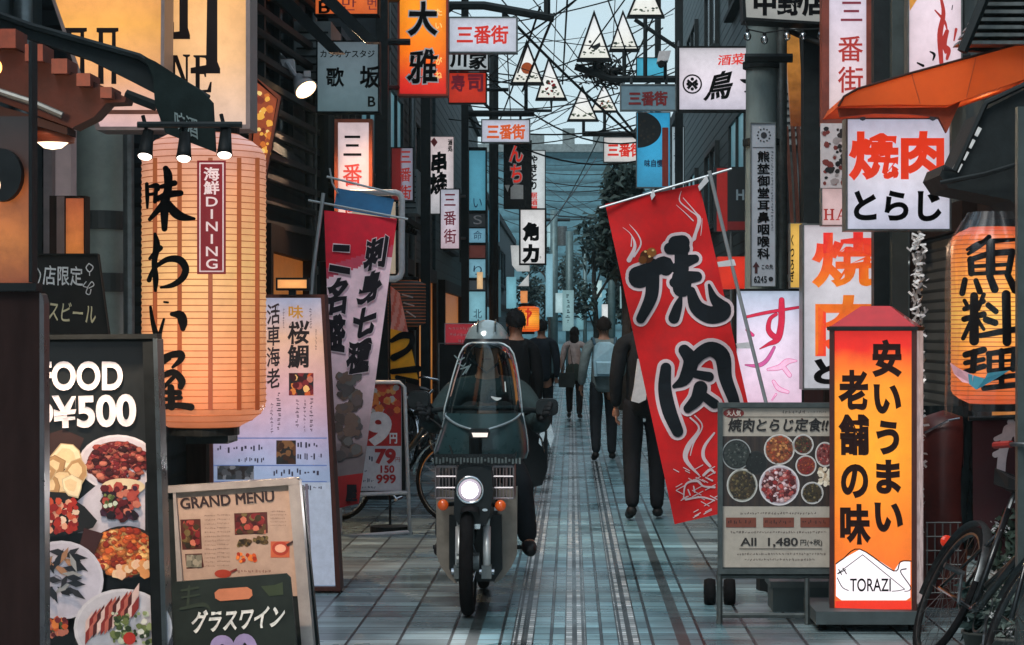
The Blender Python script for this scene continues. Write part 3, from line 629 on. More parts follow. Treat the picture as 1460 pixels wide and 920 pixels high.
# ---------------------------------------------------------------- signs in the upper half
WPINK = (222, 205, 210); WBLUE = (205, 210, 224)
redor = lambda t: C(205, 62, 38) if t < .5 else C(215, 80, 36)
sign('arcade_sign', 'nearest white lit arcade sign with three orange red characters on the left lamp post', 'sign', PL(17.9), RC(639, 24, 738, 76), .14, lit1('arcade_face_near', WBLUE, .88), GREYM, 2.2,
     [('三番街', (652, 37, 724, 62), INKR, dict(bold=.03))], 'arcade signs on the lamp posts', bracket=[([P(660, 24, 18), P(660, 8, 18)], .02), ([P(718, 24, 18), P(718, 12, 18)], .02)])
INKO = M('orange_ink', C(205, 85, 35), .45, var=.15, emit=C(205, 85, 35) + (.8,))
sign('arcade_sign', 'smaller white lit arcade sign with orange characters above the black vertical sign', 'sign', PL(24), RC(686, 170, 756, 204), .14, lit1('arcade_face_mid', (205, 208, 225), .85), GREYM, 1.6,
     [('三番街', (695, 178, 748, 198), INKO, dict(bold=.04))], 'arcade signs on the lamp posts', bracket=[([P(700, 170, 24), P(700, 162, 24)], .02), ([P(742, 170, 24), P(742, 162, 24)], .02)])
sign('arcade_sign', 'dim blue grey arcade sign with dark red characters above the bright blue sign', 'sign', PL(21), RC(884, 120, 964, 158), .14, M('dim_acrylic', C(120, 150, 165), .35, var=.15), GREYM, 1.6,
     [('三番街', (897, 131, 951, 150), M('dark_red_ink', C(130, 25, 30), .5), dict(bold=.04))], 'arcade signs on the lamp posts', bracket=[([P(900, 120, 21.2), P(900, 113, 21.4)], .02), ([P(950, 120, 21.2), P(950, 113, 21.4)], .02)])
sign('arcade_sign', 'most distant white arcade sign with flowers over its red characters', 'sign', PL(28), RC(860, 195, 920, 232), .14, lit1('arcade_face_far', (225, 222, 220), .8), GREYM, 1.4,
     [('三番街', (867, 205, 915, 223), INKR, dict(bold=.04))], 'arcade signs on the lamp posts', bracket=[([P(872, 195, 28), P(872, 191, 28)], .02), ([P(905, 195, 28), P(905, 191, 28)], .02)])
# vertical arcade signs
VS = 'vertical arcade signs fixed to the buildings'
sign('vertical_arcade_sign', 'vertical white lit arcade sign in an orange wooden frame behind the blue topped banner', 'sign', PL(12), RC(477, 170, 531, 330), .12, LIT('vert_face_a', [(0, C(225, 190, 185)), (1, C(228, 205, 208))], .9), M('orange_wood', C(150, 70, 40), .5, var=.3, scale=6), 5,
     [('三', (490, 194, 515, 222), INK, dict(bold=.01)), ('番街', (489, 234, 516, 305), M('dark_red_print', C(150, 40, 35), .5, emit=C(150, 40, 35) + (.7,)), dict(vertical=True, bold=.012, gap=1.15))], VS)
sign('vertical_arcade_sign', 'small vertical arcade sign with dark red characters on the second lamp post', 'sign', PL(23.4), RC(627, 269, 656, 356), .12, LIT('vert_face_b', [(0, C(215, 190, 200)), (1, C(190, 195, 210))], .85), BLK, 1.6,
     [('三番街', (633, 277, 650, 347), M('maroon_print', C(110, 35, 50), .5, emit=C(110, 35, 50) + (.6,)), dict(vertical=True, bold=.015, gap=1.2))], VS, bracket=[([P(655, 280, 23.5), P(663, 280, 23.9)], .02), ([P(655, 340, 23.5), P(663, 340, 23.9)], .02)])
sign('vertical_arcade_sign', 'half red half grey vertical arcade sign between the orange sign and the banner', 'sign', PL(17), RC(557, 210, 590, 287), .12, LIT('vert_face_c', [(0, C(110, 30, 30)), (.42, C(120, 30, 30)), (.52, C(150, 145, 160)), (1, C(150, 148, 165))], .7, axis='X'), STEEL, 1.6,
     [('三番街', (571, 216, 586, 284), M('dark_red_print', C(150, 40, 35), .5, emit=C(150, 40, 35) + (.7,)), dict(vertical=True, bold=.02, gap=1.2))], VS)
sign('vertical_arcade_sign', 'tall vertical arcade sign in a brown frame above the orange tent on the right', 'sign', PL(10.8), RC(1172, -30, 1245, 178), .14, LIT('vert_face_d', [(0, C(225, 200, 200)), (1, C(215, 205, 222))], .9), M('brown_frame', C(130, 60, 45), .5, var=.35, scale=8), 10,
     [('三', (1199, 3, 1229, 30), M('maroon_print', C(110, 35, 50), .5, emit=C(110, 35, 50) + (.6,)), dict(bold=.01)), ('番街', (1195, 52, 1230, 132), M('dark_red_print', C(150, 40, 35), .5, emit=C(150, 40, 35) + (.7,)), dict(vertical=True, bold=.012, gap=1.12))], VS)
# left column of signs
sign('basement_sign', 'orange sign reading B1 cut off by the top edge', 'sign', PL(12.7), RC(448, -50, 540, 22), .16, LIT('orange_face', [(0, C(240, 110, 50)), (1, C(245, 130, 60))], .8), BLK, 2, [('B1', (455, 2, 480, 19), INK, dict(bold=.02)), ('만', (488, -3, 508, 15), M('maroon_print', C(110, 35, 50), .5, emit=C(110, 35, 50) + (.6,))), ('번', (524, -3, 537, 14), M('maroon_print', C(110, 35, 50), .5, emit=C(110, 35, 50) + (.6,)))])
sign('karaoke_sign', 'dim grey karaoke sign with black characters, under the orange B1 sign', 'sign', PL(12.4), RC(451, 58, 541, 161), .16, LIT('grey_acrylic', [(0, C(100, 125, 132)), (1, C(108, 122, 130))], .75), BLK, 2,
     [('カラオケスタジ', (457, 72, 534, 82), INK, dict(bold=.02)), ('歌', (466, 97, 490, 123), INK, dict(bold=.03)), ('坂', (514, 95, 541, 125), INK, dict(bold=.03)), ('B', (525, 138, 535, 152), INK, dict(bold=.02))])
orf = LIT('orange_red_face', [(0, C(225, 30, 25)), (.1, C(232, 50, 25)), (.3, C(255, 120, 10)), (.6, C(255, 150, 15)), (1, C(255, 130, 20))], 1.0)
s_ = sign('orange_restaurant_sign', 'tall orange restaurant sign with two big black brushed characters and a red bottom', 'sign', PL(14.2), RC(567, -70, 639, 137), .16, orf, M('red_frame', C(160, 50, 20), .4), 3,
     [('大', (584, 4, 622, 49), INK, dict(bold=.035, outline=.075, rough=.6)), ('雅', (582, 72, 623, 118), INK, dict(bold=.025, outline=.065, rough=.5))], bracket=[([P(545, 0, 14), P(567, 0, 14.2)], .025), ([P(545, 125, 14), P(567, 125, 14.2)], .025)])
pl = PL(14.2)
text(MB(), 'たい', (621, 13, 630, 41), pl, vertical=True, bold=.03, gap=1.7).build('lettering', M('peach_ink', C(250, 190, 110), .5, emit=C(250, 190, 110) + (.7,)), s_)
text(MB(), 'がね', (621, 82, 630, 112), pl, vertical=True, bold=.03, gap=1.7).build('lettering', M('peach_ink', C(250, 190, 110), .5, emit=C(250, 190, 110) + (.7,)), s_)
sign('brushed_white_sign', 'white sign with black brushed characters directly under the nearest arcade sign', 'sign', PL(19.4), RC(639, 72, 697, 101), .12, lit1('white_face_dim', (190, 200, 205), .7), BLK, 1.5, [('川', (643, 77, 664, 95), INK, dict(bold=.05, rough=.6)), ('家', (670, 76, 693, 98), INK, dict(bold=.04, rough=.5))])
sign('red_sign', 'red lit sign with dark characters hanging behind the second lamp post', 'sign', PL(19.6), RC(639, 103, 694, 148), .12, lit1('red_face', (205, 55, 35), .85), BLK, 1.5, [('寿', (644, 107, 662, 130), M('maroon_print', C(110, 35, 50), .5, emit=C(110, 35, 50) + (.6,)), dict(bold=.04)), ('司', (668, 107, 688, 130), M('maroon_print', C(110, 35, 50), .5, emit=C(110, 35, 50) + (.6,)), dict(bold=.04))])
s_ = sign('brushed_white_sign', 'tall white sign with a red diamond and black brush writing, left of the blue panels', 'sign', PL(23.9), RC(612, 194, 648, 306), .12, LIT('white_pink_face', [(0, C(200, 200, 205)), (1, C(225, 205, 205))], .85), GREYM, 1.4, [('串焼', (614, 218, 637, 275), INK, dict(vertical=True, bold=.05, rough=.8)), ('酒処', (639, 199, 645, 216), INK, dict(vertical=True, bold=.04))])
m = MB(); Z.k = 0; patch(m, PL(23.9), [(614, 202), (619, 196), (624, 203), (619, 210)], C(190, 60, 60), .003); m.build('emblem', PRINT, s_)
# stack of pale blue signs between the posts
th = thing('tenant_directory', 'column of pale blue and dark tenant panels behind the second lamp post', 'sign', P(681, 460, 26))
pl = PL(26); MB().slab(pl, RC(667, 210, 694, 462), -.12, -.005).build('case', STEEL, th)
for y0, y1, c, tx in ((215, 300, (90, 165, 190), 'い'), (305, 324, (40, 46, 50), 'S'), (326, 346, (120, 175, 200), '命'), (350, 368, (95, 50, 45), ''), (370, 396, (130, 185, 205), 'り'), (400, 414, (60, 70, 75), ''), (416, 458, (140, 200, 215), '北')):
    p_ = MB().slab(pl, RC(669, y0, 692, y1), -.004, 0).build('panel', lit1('tenant_%d' % y0, c, .7), th)
    if tx: text(MB(), tx, (675, y1 - 17, 687, y1 - 4), pl, off=.003).build('lettering', INKW if tx == 'S' else M('blue_print', C(40, 70, 120), .5), p_)
# black hiragana sign, white kana sign, white bold sign in the middle
s_ = sign('black_noodle_sign', 'black vertical sign with red and white hiragana under the second arcade sign', 'sign', PL(25), RC(718, 200, 758, 298), .12, M('black_acrylic', (.012, .014, .016), .25), BLK, 1.4, [('んち', (727, 206, 745, 260), INKR, dict(vertical=True, bold=.02, outline=.075))])
m = MB(); Z.k = 0
patch(m, PL(25), [(719, 264), (727, 264), (725, 270), (724, 274)], C(215, 220, 220), .003); patch(m, PL(25), [(728, 268), (733, 263), (746, 264), (746, 284), (728, 284)], C(215, 220, 220), .003); m.build('pictogram', PRINT, s_)
sign('white_kana_sign', 'narrow white vertical sign with black kana and red characters behind the bold white sign', 'sign', PL(26.5), RC(755, 214, 778, 310), .1, lit1('white_face_b', (205, 215, 218), .85), BLK, 1.2, [('やきとり', (757, 222, 766, 270), INK, dict(vertical=True, bold=.05)), ('居酒屋', (757, 275, 766, 302), INKR, dict(vertical=True, bold=.03))])
sign('bold_white_sign', 'white vertical sign with two bold black characters right of the dark middle post', 'sign', PL(24.4), RC(740, 297, 779, 378), .16, lit1('white_face_c', (225, 225, 225), .9), BLK, 2.4, [('角力', (747, 319, 767, 373), INK, dict(vertical=True, bold=.075, gap=1.25)), ('寺', (769, 365, 772, 369), INK)])
m = MB(); pl = PL(27); m.slab(pl, [(728, 350), (741, 350), (741, 378), (755, 378), (755, 387), (737, 387), (730, 378)], -.06, 0); tag(m.build('white_board', lit1('white_face_d', (200, 205, 205), .8)), 'plain white stepped board showing below the bold white sign', 'board')
m = MB(); m.slab(pl, [(754, 391), (754, 408), (739, 408)], -.06, 0); tag(m.build('white_pennant', lit1('white_face_d', (200, 205, 205), .8)), 'small white triangular pennant below the stepped white board', 'pennant')
# dark middle mast
m = MB(); p = P(704, VY, 28); m.tube([(p.x, p.y, 0), (p.x, p.y, 7.2)], .085, 8); tag(m.build('dark_mast', STEEL), 'dark round mast between the blue tenant panels and the bold white sign', 'mast')
# right side
s_ = sign('bright_blue_sign', 'bright blue vertical sign with a dark half disc under the dim arcade sign', 'sign', PL(22.5), RC(907, 160, 956, 268), .14, LIT('blue_face', [(0, C(60, 150, 190)), (1, C(50, 165, 215))], .85), GREYM, 1.2, [('味自慢', (919, 228, 945, 238), M('navy_print', C(20, 50, 90), .5), dict(bold=.03))])
m = MB(); Z.k = 0; patch(m, PL(22.5), ell(909, 185, 34, 26, 20, -90, 90), C(32, 36, 40), .003)
rn = random.Random(3)
for i in range(30): patch(m, PL(22.5), blob(rn, 909 + rn.uniform(2, 24), 185 + rn.uniform(-17, 17), 2, 6), rn.choice([C(48, 52, 50), C(60, 55, 45), C(24, 30, 36)]), .003)
patch(m, PL(22.5), RC(944, 182, 953, 266), C(150, 60, 50), .003); m.build('printed_bowl', PRINT, s_)
sign('cyan_sign', 'small plain cyan lit sign behind the security camera', 'sign', PL(22.8), RC(907, 82, 951, 111), .12, lit1('cyan_face', (70, 170, 200), .8), STEEL, 1.2)
sign('slim_white_sign', 'slim white vertical sign with small black lines, just right of the bright blue sign', 'sign', PL(22), RC(957, 180, 976, 300), .1, lit1('white_face_e', (170, 190, 200), .7), STEEL, 1.2, [('TEL', (961, 222, 969, 246), INK, dict(vertical=True, bold=.03)), ('酒', (960, 190, 971, 200), M('navy_print', C(20, 50, 90), .5))])
th = thing('security_camera', 'white box security camera on the lamp arm above the dim arcade sign', 'camera', P(946, 96, 21))
pl = PL(20.9); MB().slab(pl, [(940, 73), (957, 72), (953, 86), (937, 88)], -.3, 0).build('housing', WHITEM, th); MB().slab(pl, ell(943, 91, 5, 5, 12), -.1, -.0).build('lens', BLK, th); MB().tube([P(948, 88, 21), P(948, 113, 21.4)], .02, 6).build('mount', STEEL, th)
# bird sign
pl = PL(15); s_ = sign('bird_sign', 'white sign with a round crest and a brushed black bird character', 'sign', pl, RC(966, 66, 1072, 159), .16, LIT('bird_face', [(0, C(205, 200, 215)), (.5, C(225, 215, 225)), (1, C(210, 205, 212))], .9), BLK, 2.6,
     [('鳥', [(1014, 106), (1048, 99), (1040, 140), (1004, 143)], INK, dict(bold=.03, rough=.5)), ('酒菜', [(1024, 79), (1062, 76), (1060, 92), (1024, 93)], INKR, dict(bold=.02, rough=.5))], bracket=[([P(968, 60, 21), P(968, 90, 15.2)], .02)])
m = MB()
for a in range(28): m.slab(pl, [(987 + r_ * math.cos(R(t)), 120 + r_ * math.sin(R(t))) for r_, t in ((14, a * 360 / 28), (14, (a + 1) * 360 / 28), (11.8, (a + 1) * 360 / 28), (11.8, a * 360 / 28))], .001, .003)
for q in ([(981, 113), (987, 118), (993, 113), (995, 116), (990, 120), (995, 125), (992, 128), (987, 122), (982, 128), (979, 125), (984, 120), (979, 116)],): m.slab(pl, q, .001, .003)
for dx, dy in ((-6, 0), (6, 0), (0, -7), (0, 7)): m.slab(pl, ell(987 + dx, 120 + dy, 2.6, 2.6, 8), .001, .003)
m.build('crest', INK, s_)
brush(MB(), pl, [[(1069, 118, 2), (1062, 116, 3), (1056, 114, 1)], [(1070, 130, 3), (1062, 131, 1)]], off=.004).build('lettering', INK, s_)
# branch sign at the top of the pole
sign('branch_sign', 'grey box sign with black characters at the top of the utility pole', 'sign', PL(11.4), [(1055, -70), (1204, -70), (1199, 37), (1060, 29)], .25, LIT('grey_lit_face', [(0, C(150, 150, 146)), (1, C(170, 170, 164))], .85), BLK, 4, [('中野店', (1076, -13, 1178, 21), INK, dict(bold=.045))])
sl_ = thing('string_light', 'string of clear glass bulbs hanging under the grey branch sign', 'string light', P(1120, 60, 11.3))
BULB = GLASS('bulb_glass', (.9, .92, .92), .25)
m = MB(); pts = [(1062, 30), (1066, 42), (1090, 47), (1122, 42), (1145, 42), (1170, 41), (1200, 40)]; m.tube([P(a, b, 11.25) for a, b in pts], .006, 5); m.build('wire', CAB, sl_)
for a, b in pts[1:6]:
    bb = MB().ball(P(a, b + 10, 11.25), .028, 10, (1, 1, 1.2)).build('bulb', BULB, sl_, True); MB().tube([P(a, b, 11.25), P(a, b + 5, 11.25)], .014, 6).build('socket', BLK, bb)
# clinic sign on the pole
pl = PL(11.75); s_ = sign('clinic_sign', 'narrow grey vertical clinic sign strapped to the utility pole', 'sign', pl, RC(1070, 175, 1106, 409), .04, M('pale_enamel', C(165, 172, 182), .35, var=.12), GREYM, 1.2,
     [('熊埜御堂耳鼻咽喉科', (1080, 216, 1097, 369), INK, dict(vertical=True, bold=.03, gap=1.08)), ('6245', (1075, 394, 1093, 403), INK, dict(bold=.02)), ('この先', (1086, 377, 1102, 384), INK, dict(bold=.02))])
m = MB(); Z.k = 0
for a in range(12): patch(m, pl, ell(1089 + 9 * math.cos(a * .5236), 193 + 9 * math.sin(a * .5236), 1.3, 1.3, 6), C(20, 22, 28), .003)
patch(m, pl, ell(1089, 193, 4.5, 4.5, 12), C(30, 32, 40), .003); patch(m, pl, [(1078, 373), (1083, 381), (1080, 381), (1080, 390), (1076, 390), (1076, 381), (1073, 381)], C(60, 20, 25), .003); patch(m, pl, ell(1099, 398, 3.4, 3.4, 12), C(20, 22, 28), .003)
scribble(m, pl, 1099, 216, 1103, 330, C(40, 45, 55), vertical=True); patch(m, pl, RC(1073, 210, 1103, 211), C(40, 45, 55), .003)
m.build('emblem', PRINT, s_)
# lit timber slats and dark wall boards behind the pole
th = thing('timber_screen', 'slanted warm lit timber slats between the utility pole and the tall arcade sign', 'screen', P(1135, 330, 12.3))
OW = LIT('timber_painted_glow', [(0, C(140, 75, 40)), (1, C(235, 160, 70))], .55, grime=.35)  # lamplight on the slats is painted in as emission
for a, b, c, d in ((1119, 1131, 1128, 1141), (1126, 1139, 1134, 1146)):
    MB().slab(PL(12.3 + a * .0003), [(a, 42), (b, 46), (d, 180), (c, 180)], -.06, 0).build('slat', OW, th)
for a, b in ((1120, 1124), (1128, 1133), (1136, 1141)):
    MB().slab(PL(12.45), [(a, 180), (b, 180), (b + 8, 320), (a + 8, 320)], -.05, 0).build('slat', M('worn_timber', C(150, 95, 80), .6, var=.4, scale=8, stretch=(6, 6, 1)), th)
MB().slab(PL(11.6), RC(1146, 40, 1170, 330), -.2, 0).build('post', STEEL, th)
# posts and the brushed white sign, top right
th = thing('downpipe_stack', 'dark grey steel posts rising behind the orange tent', 'post', P(1270, 470, 9.9))
MB().slab(PL(9.9), RC(1246, -80, 1268, 470), -.12, 0).build('post', STEEL, th); MB().slab(PL(9.8), RC(1272, -80, 1295, 470), -.12, 0).build('post', M('grey_green_post', (.06, .08, .08), .5, .3), th)
pl = PL(9.5); s_ = sign('brushed_white_sign', 'large white sign with thin red brush strokes at the top right', 'sign', pl, RC(1294, -60, 1372, 108), .14, LIT('white_pink_face_b', [(0, C(225, 205, 215)), (1, C(228, 212, 222))], .92), GREYM, 2)
brush(MB(), pl, [[(1342, 0, 2), (1345, 20, 3), (1340, 50, 4), (1342, 90, 3)], [(1333, 15, 1), (1346, 30, 2), (1350, 42, 1)], [(1350, 45, 3), (1346, 60, 4), (1348, 75, 2)], [(1363, 42, 2), (1360, 58, 1)], [(1338, 62, 1), (1352, 70, 3), (1350, 84, 2)]], off=.004).build('lettering', M('dark_red_print', C(150, 40, 35), .5, emit=C(150, 40, 35) + (.7,)), s_)
brush(MB(), pl, [[(1308, 90, 1.2), (1316, 94, 2)], [(1326, 74, 1), (1332, 78, 2), (1330, 86, 1)], [(1358, 8, .6), (1357, 14, .6)]], off=.004).build('lettering', INK, s_)
m = MB(); Z.k = 0; patch(m, pl, [(1296, -20), (1320, -20), (1297, 16)], C(240, 170, 70), .003); m.build('corner_mark', PRINT, s_)
# louvre vent top right
th = thing('louvre_grille', 'dark slanted louvre grille in the top right corner', 'grille', P(1430, 60, 8.6))
m = MB()
for i in range(7): m.slab(PL(8.7), [(1410 - i * 7, -8 + i * 11), (1475, -8 + i * 11), (1475, -3 + i * 11), (1407 - i * 7, -3 + i * 11)], -.15, 0)
m.build('slats', GREYM, th); MB().slab(PL(8.85), [(1420, -30), (1490, -30), (1490, 80), (1375, 72)], -.05, 0).build('backing', BLK, th)
MB().tube([P(1415, -30, 8.6), P(1372, 74, 8.6)], .03, 6).build('edge_bar', STEEL, th)
# ---------------------------------------------------------------- right foreground
def translucent(name, col, rough=.7):
    m = M(name, col, rough, var=.2, scale=5); t = m.node_tree; b = t.nodes['Principled BSDF']
    tl = nd(t, 'ShaderNodeBsdfTranslucent'); tl.inputs[0].default_value = tuple(col) + (1,)
    mx = nd(t, 'ShaderNodeMixShader'); mx.inputs[0].default_value = .55
    t.links.new(b.outputs[0], mx.inputs[1]); t.links.new(tl.outputs[0], mx.inputs[2]); t.links.new(mx.outputs[0], t.nodes['Material Output'].inputs[0]); return m
def lamp(parent, name, kind, loc, energy, col, size=.03, rot=None, angle=80, blend=.5):
    l = bpy.data.lights.new(name, kind); l.energy = energy; l.color = col; l.shadow_soft_size = size
    if kind == 'SPOT': l.spot_size = R(angle); l.spot_blend = blend
    o = bpy.data.objects.new(name, l); COL.objects.link(o); o.parent = parent; o.location = Vector(loc) - Vector(parent['_o'])
    if rot is not None: o.rotation_euler = Vector(rot).to_track_quat('-Z', 'Y').to_euler()
    return o
TENT = translucent('orange_tent_cloth', (.62, .125, .025))
th = thing('orange_tent', 'orange lit cloth awning over the square white grill sign on the right', 'awning', P(1330, 170, 9.0))
pl = PL(8.75)
top = [(1195, 152), (1203, 138), (1222, 127), (1300, 104), (1400, 77), (1490, 52)]; bot = [(1490, 103), (1420, 127), (1352, 150), (1280, 149), (1206, 151)]
MB().slab(pl, top + bot, -.75, 0).build('cloth', TENT, th)
MB().slab(pl, [(1197, 153), (1352, 152), (1372, 143), (1352, 188), (1340, 165), (1300, 161), (1250, 160), (1200, 165)], -.10, -.05).build('valance', M('valance_rust', C(150, 58, 30), .85, var=.35, scale=12, bump=.3), th)
m = MB(); m.tube([pl(x, y, .006) for x, y in top], .007, 6); m.build('hem', M('dark_hem', (.05, .02, .015), .8), th)
for a, b in (((1300, 106), (1312, 148)), ((1392, 80), (1378, 139))): MB().tube([pl(*a, .002), pl(*b, .002)], .003, 5).build('seam', M('tent_seam', (.45, .08, .02), .8), th)
for px_ in (1250, 1330, 1420): lamp(th, 'bulb_light', 'POINT', pl(px_, 122, -.35), 1.6, (1, .72, .45), .08)
s_ = sign('square_grill_sign', 'square white lit sign with two red characters over black hiragana, under the orange tent', 'sign', PL(9.3), RC(1206, 168, 1356, 329), .18, LIT('grill_face', [(0, C(205, 208, 228)), (.5, C(222, 218, 230)), (1, C(200, 200, 222))], .92), GREYM, 2.4,
     [('焼肉', (1214, 190, 1343, 253), M('grill_red', C(225, 62, 35), .45, var=.1, emit=C(228, 60, 30) + (.65,)), dict(bold=.045)), ('とらじ', (1219, 274, 1340, 314), INK, dict(bold=.04))], bracket=[([P(1230, 168, 9.3), P(1230, 158, 9.2)], .02), ([P(1330, 168, 9.3), P(1330, 160, 9.2)], .02)])
grad = lambda t: C(int(215 + 15 * t), int(45 + 75 * t), int(45 - 15 * t))
s_ = sign('tall_grill_sign', 'tall pale lit sign with rounded red to orange characters behind the orange sidewalk lamp', 'sign', PL(10.3), RC(1144, 319, 1266, 556), .2, LIT('tall_face', [(0, C(195, 198, 206)), (1, C(212, 205, 212))], .88), GREYM, 2.4)
pl = PL(10.3)
text(MB(), '焼', (1162, 334, 1254, 406), pl, bold=.036, off=.004, cf=grad).build('lettering', PRINTL, s_)
text(MB(), '肉', (1166, 424, 1250, 505), pl, bold=.036, off=.004, cf=lambda t: C(225, int(120 - 60 * t), 35)).build('lettering', PRINTL, s_)
text(MB(), 'と', (1163, 514, 1200, 546), pl, bold=.05, off=.004).build('lettering', INK, s_)
sign('yellow_sign', 'narrow yellow lit sign between the clinic sign and the tall grill sign', 'sign', PL(10.9), RC(1126, 318, 1150, 411), .1, lit1('yellow_face', (228, 180, 85), .85), GREYM, 1, [('くつろぎ', (1127, 335, 1132, 402), INK, dict(vertical=True, bold=.03))])
sign('hall_sign', 'small pinkish lit sign reading HA, half hidden by the square grill sign', 'sign', PL(9.9), RC(1171, 268, 1215, 322), .1, lit1('pink_face', (222, 190, 190), .8), GREYM, 1.2)
m = MB(); pl = PL(9.9)
for q in (RC(1176, 299, 1179, 313), RC(1185, 299, 1188, 313), RC(1179, 305.5, 1185, 307), RC(1174.5, 298, 1180.5, 299.5), RC(1183.5, 298, 1189.5, 299.5), RC(1174.5, 312.5, 1180.5, 314), RC(1183.5, 312.5, 1189.5, 314), [(1199, 298), (1201, 298), (1195, 313), (1193.5, 313)], [(1199, 298), (1202, 298), (1207, 313), (1203.5, 313)], RC(1196.5, 307.5, 1204, 309), RC(1191.5, 312.8, 1197, 314), RC(1202, 312.8, 1209, 314)): m.slab(pl, q, .001, .003 + lay())
o = m.build('lettering', M('dark_red_print', C(150, 40, 35), .5), bpy.data.objects[[x.name for x in bpy.data.objects if x.name.startswith('hall_sign')][0]])
th = thing('torn_poster', 'weathered black and white poster strip left of the square grill sign', 'poster', P(1190, 270, 9.8))
pl = PL(9.8); m = MB(); Z.k = 0; m.slab(pl, RC(1170, 176, 1208, 268), -.02, 0, C(205, 198, 200)); rn = random.Random(4)
for i in range(46): patch(m, pl, blob(rn, 1189 + rn.uniform(-17, 17), 222 + rn.uniform(-42, 42), rn.uniform(1.5, 6)), rn.choice([C(25, 26, 30), C(40, 36, 36), C(120, 50, 45), C(160, 150, 150)]), .001)
m.build('printed_sheet', PRINT, th)
# pink calligraphy sign
pl = PL(11); s_ = sign('pink_sushi_sign', 'white lit sign with pink and red brush calligraphy behind the red banner pole', 'sign', pl, RC(1047, 412, 1146, 577), .16, LIT('pink_sign_face', [(0, C(238, 205, 228)), (.6, C(230, 215, 235)), (1, C(190, 205, 228))], .95), BLK, 3.2)
T8 = (1030, 390, 4.6); pk = lambda y: C(200, 40, 70) if y < 470 else (C(215, 60, 120) if y < 500 else (C(200, 90, 150) if y < 525 else C(232, 165, 195)))
st = [[(160, 285, 8), (300, 255, 10), (515, 220, 7)], [(388, 175, 17), (388, 240, 20), (386, 330, 20), (362, 430, 20), (300, 465, 10), (245, 495, 2)], [(352, 268, 10), (312, 300, 12), (302, 370, 16), (342, 415, 18), (378, 398, 12)], [(340, 485, 8), (290, 570, 12), (230, 605, 12), (150, 600, 3)], [(160, 370, 8), (200, 405, 9)]]
m = MB(); brush(m, pl, st, T8, 0.45, .003, m=0); m.build('lettering_outline', M('plum_ink', C(120, 25, 60), .5, emit=C(120, 25, 60) + (.6,)), s_)
m = MB(); brush(m, pl, st, T8, -.1, .0055, cf=pk)
m.build('lettering', PRINTL, s_)
st2 = [[(300, 630, 8), (375, 615, 17), (425, 578, 18), (485, 574, 4)], [(400, 615, 14), (440, 668, 13)], [(335, 708, 9), (368, 755, 14), (428, 778, 9)], [(352, 792, 5), (325, 830, 2)]]
m = MB(); brush(m, pl, st2, T8, .5, .003); m.build('lettering_outline', M('rose_ink', C(190, 95, 145), .5, emit=C(190, 95, 145) + (.7,)), s_)
m = MB(); brush(m, pl, st2, T8, -.3, .0055, col=C(236, 185, 215)); m.build('lettering', PRINTL, s_)
# red shapes behind the banner
th = thing('red_shop_board', 'red and black shop board on the wall behind the top of the red banner pole', 'board', P(1040, 400, 13)); pl = PL(13)
m = MB(); Z.k = 0; m.slab(pl, RC(1018, 238, 1085, 330), -.06, 0, C(20, 28, 32)); patch(m, pl, RC(1022, 240, 1037, 330), C(175, 30, 25), .002); patch(m, pl, RC(1037, 316, 1085, 328), C(110, 25, 25), .002); text(m, 'HI', (1050, 271, 1065, 285), pl, bold=.03, off=.006, col=C(110, 130, 140)); m.build('board', PRINT, th)
m = MB(); m.slab(PL(12.6), RC(1024, 366, 1072, 412), -.2, 0); tag(m.build('red_lamp_box', lit1('red_box_face', (215, 50, 30), .8)), 'small red lit box behind the red banner pole, left of the clinic sign', 'lamp box')

# big red banner
pl = PL(9.0); th = thing('nobori_banner', 'big leaning red banner with two white edged black characters', 'banner', P(1120, 841.7, 9.0))
def clothgrid(quad, nu=14, nv=30, amp=.02, ph=0, bend=None):
    def f(u, v, o=0):
        (ax, ay), (bx, by), (cx, cy), (dx, dy) = quad
        x = ax * (1 - u) * (1 - v) + bx * u * (1 - v) + cx * u * v + dx * (1 - u) * v; y = ay * (1 - u) * (1 - v) + by * u * (1 - v) + cy * u * v + dy * (1 - u) * v
        return x, y
    return f
class WAVE:                                          # a gently rippled cloth hung in a plane
    def __init__(s, pl, amp, q): s.pl, s.amp, s.q = pl, amp, q
    def __call__(s, x, y, off=0):
        return s.pl(x, y, off + s.amp * (math.sin(x * .045 + y * .012 + s.q) + .5 * math.sin(x * .02 - y * .03 + s.q * 2) + .3 * math.sin(y * .07 + x * .03)))
def cloth(w_, quad, colf, nu=16, nv=40, mat=CLOTHP, parent=None, name='cloth', thick=.003):
    f = clothgrid(quad); m = MB(); G = [[w_(*f(i / nu, j / nv)) for i in range(nu + 1)] for j in range(nv + 1)]; B = [[w_(*f(i / nu, j / nv), -thick) for i in range(nu + 1)] for j in range(nv + 1)]
    for j in range(nv):
        for i in range(nu):
            c = colf((i + .5) / nu, (j + .5) / nv)
            m.add([G[j][i], G[j][i + 1], G[j + 1][i + 1], G[j + 1][i]], [(3, 2, 1, 0)], c); m.add([B[j][i], B[j][i + 1], B[j + 1][i + 1], B[j + 1][i]], [(0, 1, 2, 3)], c)
    me = m.build(name, mat, parent, True)
    bm = bmesh.new(); bm.from_mesh(me.data); bmesh.ops.remove_doubles(bm, verts=bm.verts, dist=.0004); bm.to_mesh(me.data); bm.free(); me.data.shade_smooth()
    return me
W1 = WAVE(pl, .017, 1.0)
cloth(W1, [(863, 291), (997, 262), (1098, 716), (962, 748)], lambda u, v: C(205, 20, 24) if v < .93 or True else 0, parent=th)
T1 = (850, 230, 3.539); T2 = (880, 460, 3.17)
